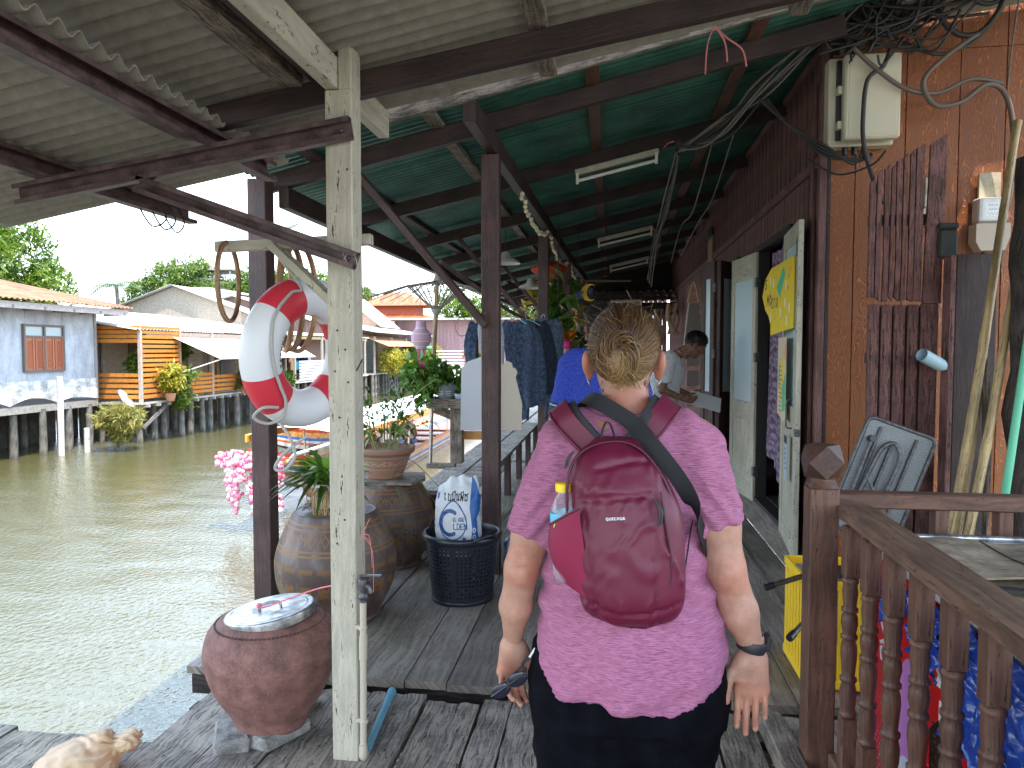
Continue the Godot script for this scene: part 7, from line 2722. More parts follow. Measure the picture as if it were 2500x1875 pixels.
	obj("gap_shade", colbox(v3(1.60, 3.145, -4.888), v3(.34, .50, .03), tint(.02, .02, .02)), M.paint, eb)  # black block painted as the shade behind the cabinet door
	var dr := MB.new()
	dr.col = Color(.66, .60, .46)
	dr.bx(v3(1.622, 3.143, -4.835), v3(.335, .53, .075), .012)
	dr.bx(v3(1.622, 3.143, -4.798), v3(.285, .48, .006), .002)
	obj("cabinet_door", dr, M.paint, eb)
	for y in [2.98, 3.20]: obj("hinge", colbox(v3(1.44, y, -4.86), v3(.03, .05, .05), tint(.6, .55, .43), .004), M.paint, eb)
	for k in 3:
		var mb := MB.new()
		mb.tube(pv3([v3(1.50 + k * .06, 2.87, -4.93), v3(1.50 + k * .06, 2.81, -4.93)]), .018, 9)
		obj("cable_gland", mb, M.black_plastic, eb)
	# things leaning in the corner
	var n := 0
	for q in [[v3(1.535, .06, -3.63), v3(2.143, 2.76, -4.15), .024, "thickest bamboo pole leaning farthest left in the corner"], [v3(1.575, .06, -3.58), v3(2.14, 2.45, -3.98), .023, "bamboo pole leaning to the upper right across the corner"], [v3(1.61, .06, -3.70), v3(2.06, 2.3, -4.10), .018, "thin bamboo pole between the other two in the corner"]]:
		var mb := MB.new()
		var pts := PackedVector3Array()
		var rad := PackedFloat32Array()
		for i in 41:
			var t := i / 40.0
			pts.append(q[0].lerp(q[1], t) + v3(.012 * sin(t * 4.0), 0, .01 * sin(t * 5.0)))
			var node := absf(fmod(t * 7.0 + .5, 1.0) - .5)
			rad.append(q[2] * (1.0 - .2 * t) * (1.0 + (.13 if node < .04 else .0) - (.05 if node > .04 and node < .09 else .0)))
		var k := [1.0, .95, .75][n] as float
		mb.col = Color(k, k, k)
		mb.tube(pts, rad, 12)
		whole("bamboo_pole", q[3], "pole", mb, M.bamboo)
		n += 1
	var tr := MB.new()
	var tp := PackedVector3Array()
	var trd := PackedFloat32Array()
	for i in 25:
		tp.append(v3(2.0 + .01 * sin(i * .9), i * .103, -3.75 + .008 * cos(i * 1.3)))
		trd.append(.075 + .008 * sin(i * 1.7))
	tr.tube(tp, trd, 11)
	whole("rotten_trunk", "rough dark half rotten timber post at the picture's right edge", "post", tr, M.rotten_timber)
	var pl := MB.new()
	pl.bar(v3(1.835, .05, -3.70), v3(1.90, 1.5, -3.92), .045, .015, Vector3.RIGHT)
	whole("grey_lath", "thin weathered grey lath behind the bamboo poles", "lath", pl, M.bare_timber)
	var gt := MB.new()
	gt.col = Color(.12, .5, .3)
	gt.tube(pv3([v3(1.66, .28, -3.36), v3(1.85, 1.62, -3.46)]), .017, 10)
	whole("green_tube", "pale green plastic tube leaning at the right behind the cross rail", "tube", gt, M.paint)
	var pv := MB.new()
	var px := Basis(Vector3.UP, .5) * Basis(Vector3.BACK, -.38)
	var oo := v3(1.77, 1.485, -4.20)
	var ring_o := PackedVector3Array()
	for q in [[.036, .033]]:
		var o := []
		for i in 2:
			var row := PackedVector3Array()
			for k in 24:
				var a := TAU * k / 24.0
				row.append(oo + px * v3(-.10 if i == 0 else .10 + .045 * sin(a), sin(a) * q[0], cos(a) * q[0]))
			o.append(row)
		for i in 2:
			var row := PackedVector3Array()
			for k in 24:
				var a := TAU * k / 24.0
				row.append(oo + px * v3(.10 + .045 * sin(a) if i == 0 else -.10, sin(a) * q[1], cos(a) * q[1]))
			o.append(row)
		pv.col = Color(.38, .55, .62)
		pv.rows(o, true)
	var pvo := thing("pipe_offcut", "pale blue pipe offcut cut slantwise, hanging by wire on the board fence", "pipe", oo)
	obj("pipe", pv, M.paint, pvo)
	var wr := MB.new()
	wr.tube(curve([oo + v3(-.02, .035, 0), oo + v3(.02, .13, -.1), oo + v3(.03, .22, -.16)], 4), .002, 4)
	wr.tube(curve([oo + v3(.05, .02, 0), oo + v3(.08, .13, -.06), oo + v3(.095, .22, -.1)], 4), .002, 4)
	obj("wire", wr, M.grey_cable, pvo)
	# folded table leaning on the fence
	var ft := thing("folding_table", "folded grey speckled table leaning upside against the board fence", "table", v3(1.5, .03, -4.1))
	var u := v3(.42, -.16, .10)
	var v := v3(.10, .62, -.10)
	var ux := u.normalized()
	var vy := (v - ux * v.dot(ux)).normalized()
	var fx := Transform3D(Basis(ux, vy, ux.cross(vy)), v3(1.465, .83, -4.08))
	var rr := pv2()
	for k in 4:
		for i in 6:
			var a := PI * .5 * (k + i / 5.0)
			rr.append(v2([.135, -.135, -.135, .135][k] + cos(a) * .035, [.28, .28, -.28, -.28][k] + sin(a) * .035))
	var top := MB.new()
	top.slab(fx, rr, .012, 3.0)
	top.col = Color(.36, .39, .41)
	for i in top.c.size(): top.c[i] = Color(.40, .43, .45)
	obj("table_top", top, mat("granite", Color.WHITE, .5, mottle(256, 151, .09, .5, .75, .5), v3(6, 6, 6), null, .0, true), ft)
	var rim := MB.new()
	var rp := PackedVector3Array()
	for q in rr: rp.append(fx * v3(q.x * 1.02, q.y * 1.01, .006))
	rim.tube(rp, .011, 8, false, true)
	obj("metal_rim", rim, M.grey_metal, ft)
	for q in [-.1, -.02, .085]:
		var mb := MB.new()
		mb.tube(pv3([fx * v3(q, -.27, .018), fx * v3(q, .28 if q != -.02 else .2, .018)]), .009, 8)
		obj("brace_tube", mb, M.grey_metal, ft)
	var lg := MB.new()
	lg.tube(curve([fx * v3(-.09, -.26, .04), fx * v3(-.075, .05, .045), fx * v3(-.06, .17, .05), fx * v3(-.015, .215, .05), fx * v3(.035, .16, .05), fx * v3(.04, .05, .045), fx * v3(.02, -.26, .04)], 6), .0125, 10)
	obj("leg", lg, M.grey_metal, ft)
	var l2 := MB.new()
	l2.tube(pv3([fx * v3(-.08, .0, .05), fx * v3(.10, -.20, .05)]), .009, 8)
	l2.tube(pv3([fx * v3(-.125, .2, .04), fx * v3(-.115, -.25, .04)]), .012, 8)
	obj("cross_tube", l2, M.grey_metal, ft)
	var ex := MB.new()
	ex.tube(pv3([fx * v3(-.13, .2, .02), fx * v3(-.12, .2, .065)]), .019, 9)
	obj("foot_cap", ex, M.black_plastic, ft)

# jars, pots and the basket
func jar(called: String, label: String, p: Vector3, prof: PackedVector2Array, m: Material, uvs := v2(1, 1)) -> Node3D:
	var o := thing(called, label, "jar", p)
	var mb := MB.new()
	var f := FastNoiseLite.new()
	f.seed = int(absf(p.x) * 1000)
	mb.lathe(Transform3D(Basis(), p), prof, 56, uvs, func(a: float, y: float) -> float: return .004 * sin(a * 2.0 + 1.0) + .003 * sin(a * 3.0 + y * 6.0))
	obj("jar_body", mb, m, o)
	return o

func smooth_prof(q: Array, steps := 6) -> PackedVector2Array:
	var r := pv2()
	for i in q.size() - 1:
		for k in steps:
			var t := float(k) / steps
			r.append(q[i].cubic_interpolate(q[i + 1], q[maxi(i - 1, 0)], q[mini(i + 2, q.size() - 1)], t))
	r.append(q[-1])
	return r

func build_jars() -> void:
	# plain clay jar with an aluminium lid
	var jp := v3(-1.352, .035, -2.66)
	var prof := smooth_prof([v2(.0, .0), v2(.125, .0), v2(.158, .06), v2(.222, .17), v2(.255, .27), v2(.26, .33), v2(.24, .40), v2(.20, .435), v2(.18, .445), v2(.16, .45)])
	var jarr := jar("clay_jar", "large plain reddish clay jar under a tilted aluminium lid", jp, prof, M.clay)
	var st := MB.new()
	st.col = Color(.45, .4, .4)
	for k in 84:
		var a := TAU * k / 84.0
		st.bar(jp + v3(cos(a) * .212, .428, sin(a) * .212), jp + v3(cos(a + .045) * .212, .428, sin(a + .045) * .212), .005, .006)
	var so := obj("pressed_marks", st, M.clay, jarr)
	so.set_meta("kind", "stuff")
	var lid := thing("pot_cover", "round aluminium lid tilted on the clay jar with pink cord on its handle", "cover", jp + v3(0, .47, 0))
	var lx := Transform3D(Basis(v3(.1, 0, 1).normalized(), .13).scaled(Vector3.ONE * .83), jp + v3(0, .437, .0))
	var lm := MB.new()
	lm.lathe(lx, pv2([v2(.214, -.004), v2(.214, .034), v2(.21, .04), v2(.2, .042), v2(.186, .039), v2(.18, .043), v2(.172, .044), v2(.095, .044), v2(.088, .04), v2(.08, .044), v2(.066, .036), v2(0, .034)]), 56)
	obj("lid_dish", lm, M.alu, lid)
	var lh := MB.new()
	lh.tube(curve([lx * v3(-.045, .036, .015), lx * v3(-.04, .062, .015), lx * v3(.0, .07, .0), lx * v3(.045, .062, -.015), lx * v3(.05, .036, -.015)], 5), .006, 8)
	obj("lid_handle", lh, M.alu, lid)
	var cd := MB.new()
	cd.col = Color(.75, .16, .22)
	cd.tube(curve([lx * v3(-.042, .07, .02), lx * v3(-.04, .055, .026), lx * v3(.03, .065, .02), v3(-1.15, .60, -2.64), v3(-1.0, .655, -2.56)], 6), .0032, 6)
	cd.ball(lx * v3(-.042, .066, .02), v3(.012, .01, .01), 8)
	whole("pink_twine", "thin pink plastic twine running from the jar lid to the cream post", "twine", cd, M.paint)
	var n := 0
	for q in [[v3(-1.47, .025, -2.56), v3(.13, .062, .20), .5, "broken concrete chunk under the front left of the clay jar"], [v3(-1.29, .028, -2.60), v3(.10, .055, .22), -.5, "wedge of broken concrete under the front right of the clay jar"], [v3(-1.37, .025, -2.86), v3(.22, .058, .12), .1, "concrete block under the clay jar's rear"]]:
		var mb := MB.new()
		mb.box(Transform3D(Basis(Vector3.UP, q[2]) * Basis(Vector3.BACK, .05), q[0]), q[1], .012)
		for i in mb.v.size(): mb.v[i] += v3(sin(mb.v[i].z * 70.0), sin(mb.v[i].x * 60.0), sin(mb.v[i].y * 80.0 + mb.v[i].x * 40.0)) * .006
		whole("concrete_chunk", q[3], "concrete chunk", mb, M.concrete)
		n += 1
	# big patterned jar
	var pp := Pic.new(1024, 512, Color(.30, .235, .21))
	var mot := noise_bytes(256, 128, 171, .03, 4)
	for y in 128: for x in 256:
		var k := mot[y * 256 + x] / 255.0
		pp.rect(x * 4, y * 4, 4, 4, Color(.33, .26, .235).lerp(Color(.47, .42, .40), clampf((k - .35) * 1.6, 0, 1)))
	pp.rect(0, 0, 1024, 92, Color(.42, .385, .37))
	var gold := Color(.52, .36, .16)
	for y in [150, 166, 232, 246]: pp.line(pv2([v2(0, y), v2(1023, y)]), 6, gold)
	for i in 12:
		var x := i * 85.3
		pp.line(pv2([v2(x, 198), v2(x + 22, 180), v2(x + 44, 198), v2(x + 22, 218), v2(x, 198)]), 5, gold)
		pp.line(pv2([v2(x + 44, 198), v2(x + 54, 184), v2(x + 64, 212), v2(x + 76, 184), v2(x + 85, 198)]), 5, gold)
	for i in 10:
		var x := i * 102.0
		var w := pv2()
		for k in 14: w.append(v2(x + k * 6, 292 + (8 if k % 2 else -8)))
		pp.line(w, 4, gold)
		for k in 5: pp.line(pv2([v2(x + 10 + k * 13, 380), v2(x + 18 + k * 12, 340), v2(x + 30 + k * 11, 372)]), 5, gold)
		pp.line(pv2([v2(x + 5, 420), v2(x + 40, 400), v2(x + 80, 430)]), 6, Color(.4, .28, .15))
	for i in 120: pp.disc(rnd(0, 1024), rnd(300, 512), rnd(4, 18), rnd(2, 8), Color(.36, .25, .16).lerp(Color(.28, .22, .2), rnd(0, 1)))
	var jm := mat("jar_print", lin(.9, .9, .9), .5, pp.tex())
	var big := [v2(.02, .585), v2(.19, .585), v2(.225, .59), v2(.245, .565), v2(.285, .49), v2(.328, .38), v2(.338, .29), v2(.318, .17), v2(.25, .03), v2(.23, .0), v2(.0, .0)]
	jar("dragon_jar", "big brown jar with ochre band patterns behind the cream post", v3(-1.545, .05, -3.83), smooth_prof(big), jm, v2(2, 1.15))
	jar("dragon_jar", "second big dark brown jar under the terracotta flower pot", v3(-1.57, .05, -4.82), smooth_prof(big), jm, v2(2, 1.15))
	var bl := MB.new()
	bl.slab(Transform3D(Basis(Vector3.RIGHT, PI / 2), v3(-1.54, .645, -4.8)), pv2([v2(-.22, -.2), v2(.2, -.22), v2(.27, .02), v2(.22, .2), v2(-.2, .22)]), .02)
	whole("jar_board", "grey board lid lying on the jar under the terracotta pot", "board", bl, M.bare_timber)
	var rag := MB.new()
	var rg := []
	for i in 9:
		var row := PackedVector3Array()
		for k in 13: row.append(v3(-1.70 + k * .022, .645 + .016 * absf(sin(k * 1.4 + i)) + rnd(0, .008), -3.72 - i * .025))
		rg.append(row)
	rag.rows(rg, false)
	rag.col = Color(.02, .02, .02)
	for i in rag.c.size(): rag.c[i] = Color(.02, .02, .022)
	whole("black_rag", "scrap of black plastic under the white pot on the patterned jar", "rag", rag, M.paint)
	# strap leaved plant in a white pot
	var pl := thing("strap_plant", "bright green strap leaved plant in a white pot on the patterned jar", "plant", v3(-1.585, .65, -3.82))
	var c := v3(-1.585, .65, -3.82)
	var pot := MB.new()
	pot.lathe(Transform3D(Basis(), c), pv2([v2(0, 0), v2(.075, 0), v2(.092, .14), v2(.097, .145), v2(.09, .15), v2(.08, .13), v2(0, .125)]), 24)
	obj("pot", pot, M.white_plastic, pl)
	for i in 120:
		var mb := MB.new()
		var a := rng.randf() * TAU
		var k := rnd(.7, 1.35)
		mb.col = Color(k * rnd(.85, 1.3), k, k * .85)
		var d := v3(cos(a), rnd(.4, 2.2), sin(a)).normalized()
		mb.leaf(c + v3(cos(a) * .03, .12 + rnd(0, .06), sin(a) * .03), d, Vector3.UP, rnd(.2, .34), rnd(.03, .048), rnd(.7, 1.5), 6)
		obj("leaf", mb, M.bright_leaf if i % 3 else M.leaf, pl)
	var dry := MB.new()
	for i in 40:
		var p := c + v3(rnd(-.07, .07), .13, .085 + rnd(-.01, .01))
		dry.col = Color(.45, .3, .14) * rnd(.6, 1.3)
		dry.tube(curve([p, p + v3(rnd(-.03, .03), -.05, .03), p + v3(rnd(-.05, .05), rnd(-.2, -.08), .03)], 3), .002, 4, false)
	var dro := obj("dry_roots", dry, M.matt, pl)
	dro.set_meta("kind", "stuff")
	# terracotta pot with a leggy green plant
	var tp := v3(-1.56, .655, -4.78)
	var fp := Pic.new(512, 256, Color(.78, .56, .47))
	fp.rect(0, 0, 512, 70, Color(.72, .55, .46))
	fp.rect(0, 70, 512, 8, Color(.86, .72, .58))
	fp.rect(0, 168, 512, 6, Color(.86, .72, .58))
	for i in 8:
		var x := 32 + i * 64.0
		for k in 6: fp.disc(x + cos(k * 1.05) * 13, 120 + sin(k * 1.05) * 13, 11, 9, Color(.88, .72, .62))
		for k in 6: fp.line(pv2([v2(x, 120), v2(x + cos(k * 1.05 + .5) * 24, 120 + sin(k * 1.05 + .5) * 24)]), 2, Color(.66, .4, .32))
		fp.disc(x + 32, 132, 13, 8, Color(.86, .70, .6))
	var tpo := thing("terracotta_pot", "terracotta pot with a flower band and a leggy green plant on the second big jar", "plant pot", tp)
	var tm := MB.new()
	tm.lathe(Transform3D(Basis(), tp), smooth_prof([v2(.0, .0), v2(.105, .0), v2(.125, .02), v2(.155, .1), v2(.185, .17), v2(.205, .18), v2(.208, .215), v2(.19, .215), v2(.17, .19), v2(.0, .185)], 4), 40, v2(1, 2.4))
	for i in tm.t.size(): tm.t[i] = v2(tm.t[i].x, 1.0 - (tm.v[i].y - tp.y) / .215)
	obj("pot", tm, mat("pot_print", lin(.55, .55, .55), .75, fp.tex()), tpo)
	var stm := MB.new()
	for i in 24:
		var a := rng.randf() * TAU
		var b0 := tp + v3(cos(a) * .08, .19, sin(a) * .08)
		var tipd := v3(cos(a) * rnd(.1, .32), rnd(.15, .5), sin(a) * rnd(.1, .28))
		var cp := curve([b0, b0 + tipd * v3(.4, .7, .4), b0 + tipd], 4)
		stm.col = Color(.3, .3, .12)
		stm.tube(cp, .0035, 5, false)
		for k in range(2, cp.size()):
			for e in 2:
				var lf := MB.new()
				var q := rnd(.6, 1.4)
				lf.col = Color(q * rnd(.8, 1.25), q, q * .8)
				lf.leaf(cp[k], v3(rnd(-1, 1), rnd(-.5, .7), rnd(-1, 1)).normalized(), Vector3.UP, rnd(.05, .10), rnd(.022, .036), .5, 3)
				obj("leaf", lf, M.bright_leaf if (i + k) % 3 == 0 else M.leaf, tpo)
	var sto := obj("stems", stm, M.matt, tpo)
	sto.set_meta("kind", "stuff")
	var sp := MB.new()
	for q in [[v3(-1.42, .70, -4.5), v3(-1.25, .86, -4.3), v3(-1.0, .68, -4.2)], [v3(-1.45, .72, -4.45), v3(-1.2, .76, -4.25), v3(-1.02, .56, -4.2)], [v3(-1.36, .66, -4.4), v3(-1.26, .6, -4.2), v3(-1.24, .42, -4.15)]]:
		sp.col = Color(.07, .12, .03)
		sp.strap(curve(q, 8), v3(.2, .1, 1), .016, .003)
	obj("arching_blades", sp, M.matt, tpo)
	# black basket
	var bc := v3(-.878, .05, -4.16)
	var bk := thing("black_basket", "black plastic laundry basket with square holes", "basket", bc)
	var wm := MB.new()
	var rows_n := 15
	var cols_n := 52
	for j in rows_n:
		var y0 := .02 + j * .0235
		for i in cols_n:
			var a0 := TAU * i / cols_n
			var a1 := TAU * (i + 1) / cols_n
			var solid := j == 0 or j == rows_n - 1 or (j > 1 and j < 4 and (i * 7 + j * 3) % 5 < 3) or (i % 13 == 0)
			var f0 := .0 if solid else .3
			# each cell is a frame round its hole
			for part in ([[.0, 1.0, .0, 1.0]] if solid else [[.0, 1.0, .0, f0], [.0, 1.0, 1.0 - f0, 1.0], [.0, f0, f0, 1.0 - f0], [1.0 - f0, 1.0, f0, 1.0 - f0]]):
				var p: Array[Vector3] = []
				for q in [[part[0], part[2]], [part[1], part[2]], [part[1], part[3]], [part[0], part[3]]]:
					var a := lerpf(a0, a1, q[0])
					var y: float = y0 + .0235 * q[1]
					var r := lerpf(.182, .222, y / .37)
					p.append(bc + v3(cos(a) * r, y, sin(a) * r))
				var am := (a0 + a1) * .5
				wm.quad(p[0], p[1], p[2], p[3], v3(cos(am), -.1, sin(am)))
	obj("basket_wall", wm, M.black_plastic, bk)
	var rm := MB.new()
	rm.lathe(Transform3D(Basis(), bc), pv2([v2(.222, .365), v2(.238, .37), v2(.243, .39), v2(.238, .405), v2(.228, .41), v2(.216, .405), v2(.214, .37)]), 52)
	rm.lathe(Transform3D(Basis(), bc), pv2([v2(0, .006), v2(.175, .006), v2(.186, .0), v2(.188, .022), v2(.18, .024)]), 52)
	obj("rim", rm, M.black_plastic, bk)
	for a in [.75, .75 + PI]:
		var hm := MB.new()
		var hp := PackedVector3Array()
		for k in 9:
			var b: float = a + (k - 4) * .085
			hp.append(bc + v3(cos(b), 0, sin(b)) * (.243 + .028 * sin(PI * k / 8.0)) + v3(0, .40 + .03 * sin(PI * k / 8.0), 0))
		hm.tube(hp, .011, 8)
		obj("handle", hm, M.black_plastic, bk)
	# printed white sack standing in the basket
	var sp2 := Pic.new(384, 512, Color(.86, .87, .88))
	var blu := Color(.05, .30, .55)
	var dk := Color(.05, .07, .08)
	put_text(sp2, "ไขมันพืช", 92, 120, 40, 8, dk, .82)
	var drop := pv2()
	for k in 41:
		var a := TAU * k / 40.0
		drop.append(v2(170 + cos(a) * 108, 300 + sin(a) * 104 - (34 * pow(maxf(.0, -sin(a)), 6.0))))
	sp2.line(drop, 9, blu)
	var gg := pv2()
	for k in 21: gg.append(v2(150 + cos(-1.0 - k * .21) * 74, 296 + sin(-1.0 - k * .21) * 74))
	sp2.line(gg, 26, blu)
	put_text(sp2, "ลเดน", 176, 262, 26, 5, blu, .8)
	put_text(sp2, "LDEN", 178, 302, 34, 7, blu, .8)
	for q in [v2(90, 448), v2(180, 432), v2(262, 398)]:
		for k in 5:
			var a := TAU * k / 5.0 - .4
			sp2.poly(pv2([q + v2(cos(a), sin(a)) * 30, q + v2(cos(a + .6), sin(a + .6)) * 9, q, q + v2(cos(a - .6), sin(a - .6)) * 9]), blu)
	sp2.poly(pv2([v2(306, 0), v2(345, 60), v2(384, 190), v2(350, 270), v2(372, 512), v2(306, 512), v2(322, 330), v2(300, 200)]), Color(.1, .38, .66))
	put_text(sp2, "O", 326, 330, 30, 6, Color(.9, .9, .9))
	put_text(sp2, "O", 326, 374, 30, 6, Color(.9, .9, .9))
	sp2.poly(pv2([v2(30, 130), v2(60, 110), v2(52, 150), v2(34, 160)]), Color(.1, .38, .66))
	var sc := v3(-.895, .0, -4.13)
	var sf := Field.new(sc + v3(-.22, .30, -.16), sc + v3(.22, .86, .16), .011)
	sf.stack([[.32, sc.x + .005, sc.z, .128, .09, 2.3], [.45, sc.x + .0, sc.z, .138, .10, 2.3], [.58, sc.x - .005, sc.z, .135, .095, 2.3], [.68, sc.x + .0, sc.z, .135, .07, 2.2], [.745, sc.x + .01, sc.z, .115, .045, 2.0], [.80, sc.x + .035, sc.z, .072, .022, 2.0]], .0)
	var sn := FastNoiseLite.new()
	sn.seed = 61
	sn.frequency = 1.0
	sn.fractal_octaves = 3
	var sm := MB.new()
	sf.net(sm, func(p: Vector3, n2: Vector3) -> float: return .010 * sn.get_noise_3d(p.x * 14.0, p.y * 7.0, p.z * 10.0) + .008 * smoothstep(.66, .78, p.y) * sin(p.x * 75.0 + p.y * 20.0) - .008 * absf(sn.get_noise_2d(p.x * 9.0 + p.y * 6.0, p.y * 9.0)))
	for i in sm.t.size(): sm.t[i] = v2((sm.v[i].x - sc.x + .145) / .29, 1.0 - (sm.v[i].y - .33) / .48)
	whole("white_sack", "crumpled white sack with blue print standing in the black basket", "sack", sm, mat("sack_print", lin(.75, .75, .75), .4, sp2.tex()))
	var s2 := Field.new(v3(-.74, .04, -4.95), v3(-.50, .42, -4.55), .014)
	s2.stack([[.05, -.62, -4.75, .08, .13, 2.4], [.2, -.62, -4.75, .085, .14, 2.2], [.36, -.63, -4.75, .04, .06, 2.0]], .0)
	var s2m := MB.new()
	s2.net(s2m, func(p: Vector3, n2: Vector3) -> float: return .02 * sn.get_noise_3dv(p * 12.0))
	for i in s2m.c.size(): s2m.c[i] = Color(.45, .46, .5) if sn.get_noise_3dv(s2m.v[i] * 7.0) < .12 else Color(.06, .2, .5)
	whole("small_bag", "small blue and white plastic bag on the floor behind the basket", "bag", s2m, M.gloss)

# bench, skeleton parasol and plants at the canal side
func build_bench_side() -> void:
	var b := thing("long_bench", "long grey plank bench between the walkway posts and the canal", "bench", v3(-1.2, .05, -7.5))
	for q in [[-1.445, -1.23], [-1.222, -1.0]]:
		var mb := MB.new()
		mb.bx(v3((q[0] + q[1]) * .5 , .485, -7.6), v3(q[1] - q[0] - .004, .035, 5.0), .004)
		obj("seat_plank", mb, M.deck_plank, b)
	var ap := MB.new()
	ap.bx(v3(-1.22, .255, -5.13), v3(.41, .42, .03), .003)
	obj("end_panel", ap, M.brown_timber, b)
	for k in 6:
		for x in [-1.40, -1.04]:
			var mb := MB.new()
			mb.bx(v3(x, .258, -5.35 - k * .92), v3(.06, .42, .09), .003)
			obj("leg", mb, M.brown_timber, b)
	var t := thing("planter_stand", "weathered grey planter stand with a thick leg beside the bench", "stand", v3(-1.45, .5, -6.05))
	var mb1 := MB.new()
	mb1.bx(v3(-1.385, 1.085, -6.05), v3(.37, .085, .22), .004)
	obj("stand_top", mb1, M.bare_timber, t)
	var mb2 := MB.new()
	mb2.bx(v3(-1.32, .80, -6.05), v3(.105, .48, .10), .004)
	obj("leg", mb2, M.bare_timber, t)
	var mb3 := MB.new()
	mb3.bar(v3(-1.52, 1.03, -6.06), v3(-1.36, .97, -6.06), .06, .07)
	obj("bracket", mb3, M.bare_timber, t)
	var ob := MB.new()
	ob.col = Color(.55, .26, .08)
	ob.bx(v3(-1.19, .80, -6.08), v3(.18, .07, .05), .003)
	obj("orange_batten", ob, M.mottled, t)
	# cat shaped pot
	var cp := thing("cat_pot", "round grey flower pot shaped like a cat's head with painted whiskers", "plant pot", v3(-1.40, 1.13, -6.0))
	var cm := MB.new()
	cm.col = Color(.16, .17, .19)
	cm.lathe(Transform3D(Basis(), v3(-1.40, 1.128, -6.0)), smooth_prof([v2(0, 0), v2(.065, .0), v2(.092, .05), v2(.088, .105), v2(.07, .135), v2(.06, .13), v2(0, .12)], 4), 28)
	for e in [-1.0, 1.0]: cm.slab(Transform3D(Basis(), v3(-1.40 + e * .058, 1.235, -5.96)), pv2([v2(-.03, 0), v2(.03, 0), v2(e * .016, .055)]), .02)
	obj("pot", cm, M.matt, cp)
	var wk := MB.new()
	wk.col = Color(.75, .75, .75)
	for e in [-1.0, 1.0]: for k in 3: wk.tube(pv3([v3(-1.40 + e * .012, 1.19 - k * .012, -5.905), v3(-1.40 + e * .055, 1.195 - k * .02, -5.92)]), .0018, 4)
	obj("whiskers", wk, M.paint, cp)
	var leaf1 := clump(7, .085, .05, .05, 31)
	crown(cp, [[v3(-1.55, 1.33, -6.0), v3(.21, .12, .14)], [v3(-1.40, 1.27, -6.0), v3(.1, .07, .08)], [v3(-1.60, 1.2, -6.0), v3(.06, .14, .06)]], 90, leaf1, M.leaf, Color(.7, .8, .7), Color(1.5, 1.4, 1.0), 301, "foliage")
	var su := thing("succulent_pot", "small pale blue pot with a pointed succulent on the planter stand", "plant pot", v3(-1.27, 1.13, -5.97))
	var sm := MB.new()
	sm.col = Color(.42, .5, .62)
	sm.lathe(Transform3D(Basis(), v3(-1.275, 1.128, -5.97)), pv2([v2(0, 0), v2(.042, 0), v2(.056, .045), v2(.05, .045), v2(0, .04)]), 20)
	obj("pot", sm, M.paint, su)
	for i in 13:
		var lf := MB.new()
		var a := i * 2.4
		lf.leaf(v3(-1.275, 1.165, -5.97), v3(cos(a), rnd(.8, 2.2), sin(a)).normalized(), Vector3.UP, rnd(.07, .11), .028, -.2, 3)
		obj("leaf", lf, M.leaf, su)
	# bare parasol frame
	var pr := thing("parasol_frame", "bare parasol frame of bamboo ribs without its cover beside the bench", "parasol", v3(-1.55, .53, -6.2))
	var pm := MB.new()
	pm.tube(pv3([v3(-1.60, .53, -6.2), v3(-1.575, 1.3, -6.2)]), .016, 8)
	obj("lower_pole", pm, M.alu, pr)
	var p2 := MB.new()
	p2.tube(pv3([v3(-1.575, 1.25, -6.2), v3(-1.527, 2.2, -6.2)]), .02, 8)
	obj("upper_pole", p2, M.bamboo, pr)
	var hb := MB.new()
	hb.col = Color(.32, .31, .3)
	hb.lathe(Transform3D(Basis(), v3(-1.525, 2.13, -6.2)), pv2([v2(.06, 0), v2(.035, .05), v2(.02, .11), v2(.008, .15), v2(0, .15)]), 12)
	hb.lathe(Transform3D(Basis(), v3(-1.54, 1.86, -6.2)), pv2([v2(.022, 0), v2(.045, .03), v2(.045, .07), v2(.02, .08)]), 12)
	obj("hub", hb, M.matt, pr)
	for i in 26:
		var a := TAU * i / 26.0
		var d := v3(cos(a), 0, sin(a))
		var rb := MB.new()
		rb.col = Color(.3, .28, .24)
		rb.tube(pv3([v3(-1.525, 2.155, -6.2) + d * .04, v3(-1.525, 2.105, -6.2) + d * .3, v3(-1.525, 2.005, -6.2) + d * .60]), .005, 5)
		obj("rib", rb, M.matt, pr)
		var sb := MB.new()
		sb.col = Color(.34, .3, .24)
		sb.tube(pv3([v3(-1.54, 1.91, -6.2) + d * .04, v3(-1.525, 2.11, -6.2) + d * .27]), .0045, 5)
		obj("strut", sb, M.matt, pr)
	var ft := MB.new()
	ft.bx(v3(-1.50, .505, -6.2), v3(.26, .045, .08), .004)
	obj("foot", ft, M.bare_timber, pr)
	# mauve paper lantern
	var ln := thing("paper_lantern", "mauve eight sided paper lantern with a long tail hanging from the parasol frame", "lantern", v3(-1.63, 1.4, -6.0))
	var lm := MB.new()
	lm.col = Color(.50, .32, .40)
	lm.lathe(Transform3D(Basis(Vector3.UP, .2), v3(-1.625, 0, -6.0)), pv2([v2(.04, 1.80), v2(.046, 1.735), v2(.085, 1.685), v2(.085, 1.62), v2(.048, 1.575), v2(.046, 1.555)]), 8)
	obj("shade", lm, M.matt, ln)
	var lr := MB.new()
	lr.col = Color(.66, .6, .62)
	for y in [[1.735, .048], [1.685, .087], [1.62, .087], [1.575, .05]]: lr.lathe(Transform3D(Basis(Vector3.UP, .2), v3(-1.625, y[0], -6.0)), pv2([v2(y[1], -.003), v2(y[1] + .002, 0), v2(y[1], .003)]), 8)
	obj("frame", lr, M.matt, ln)
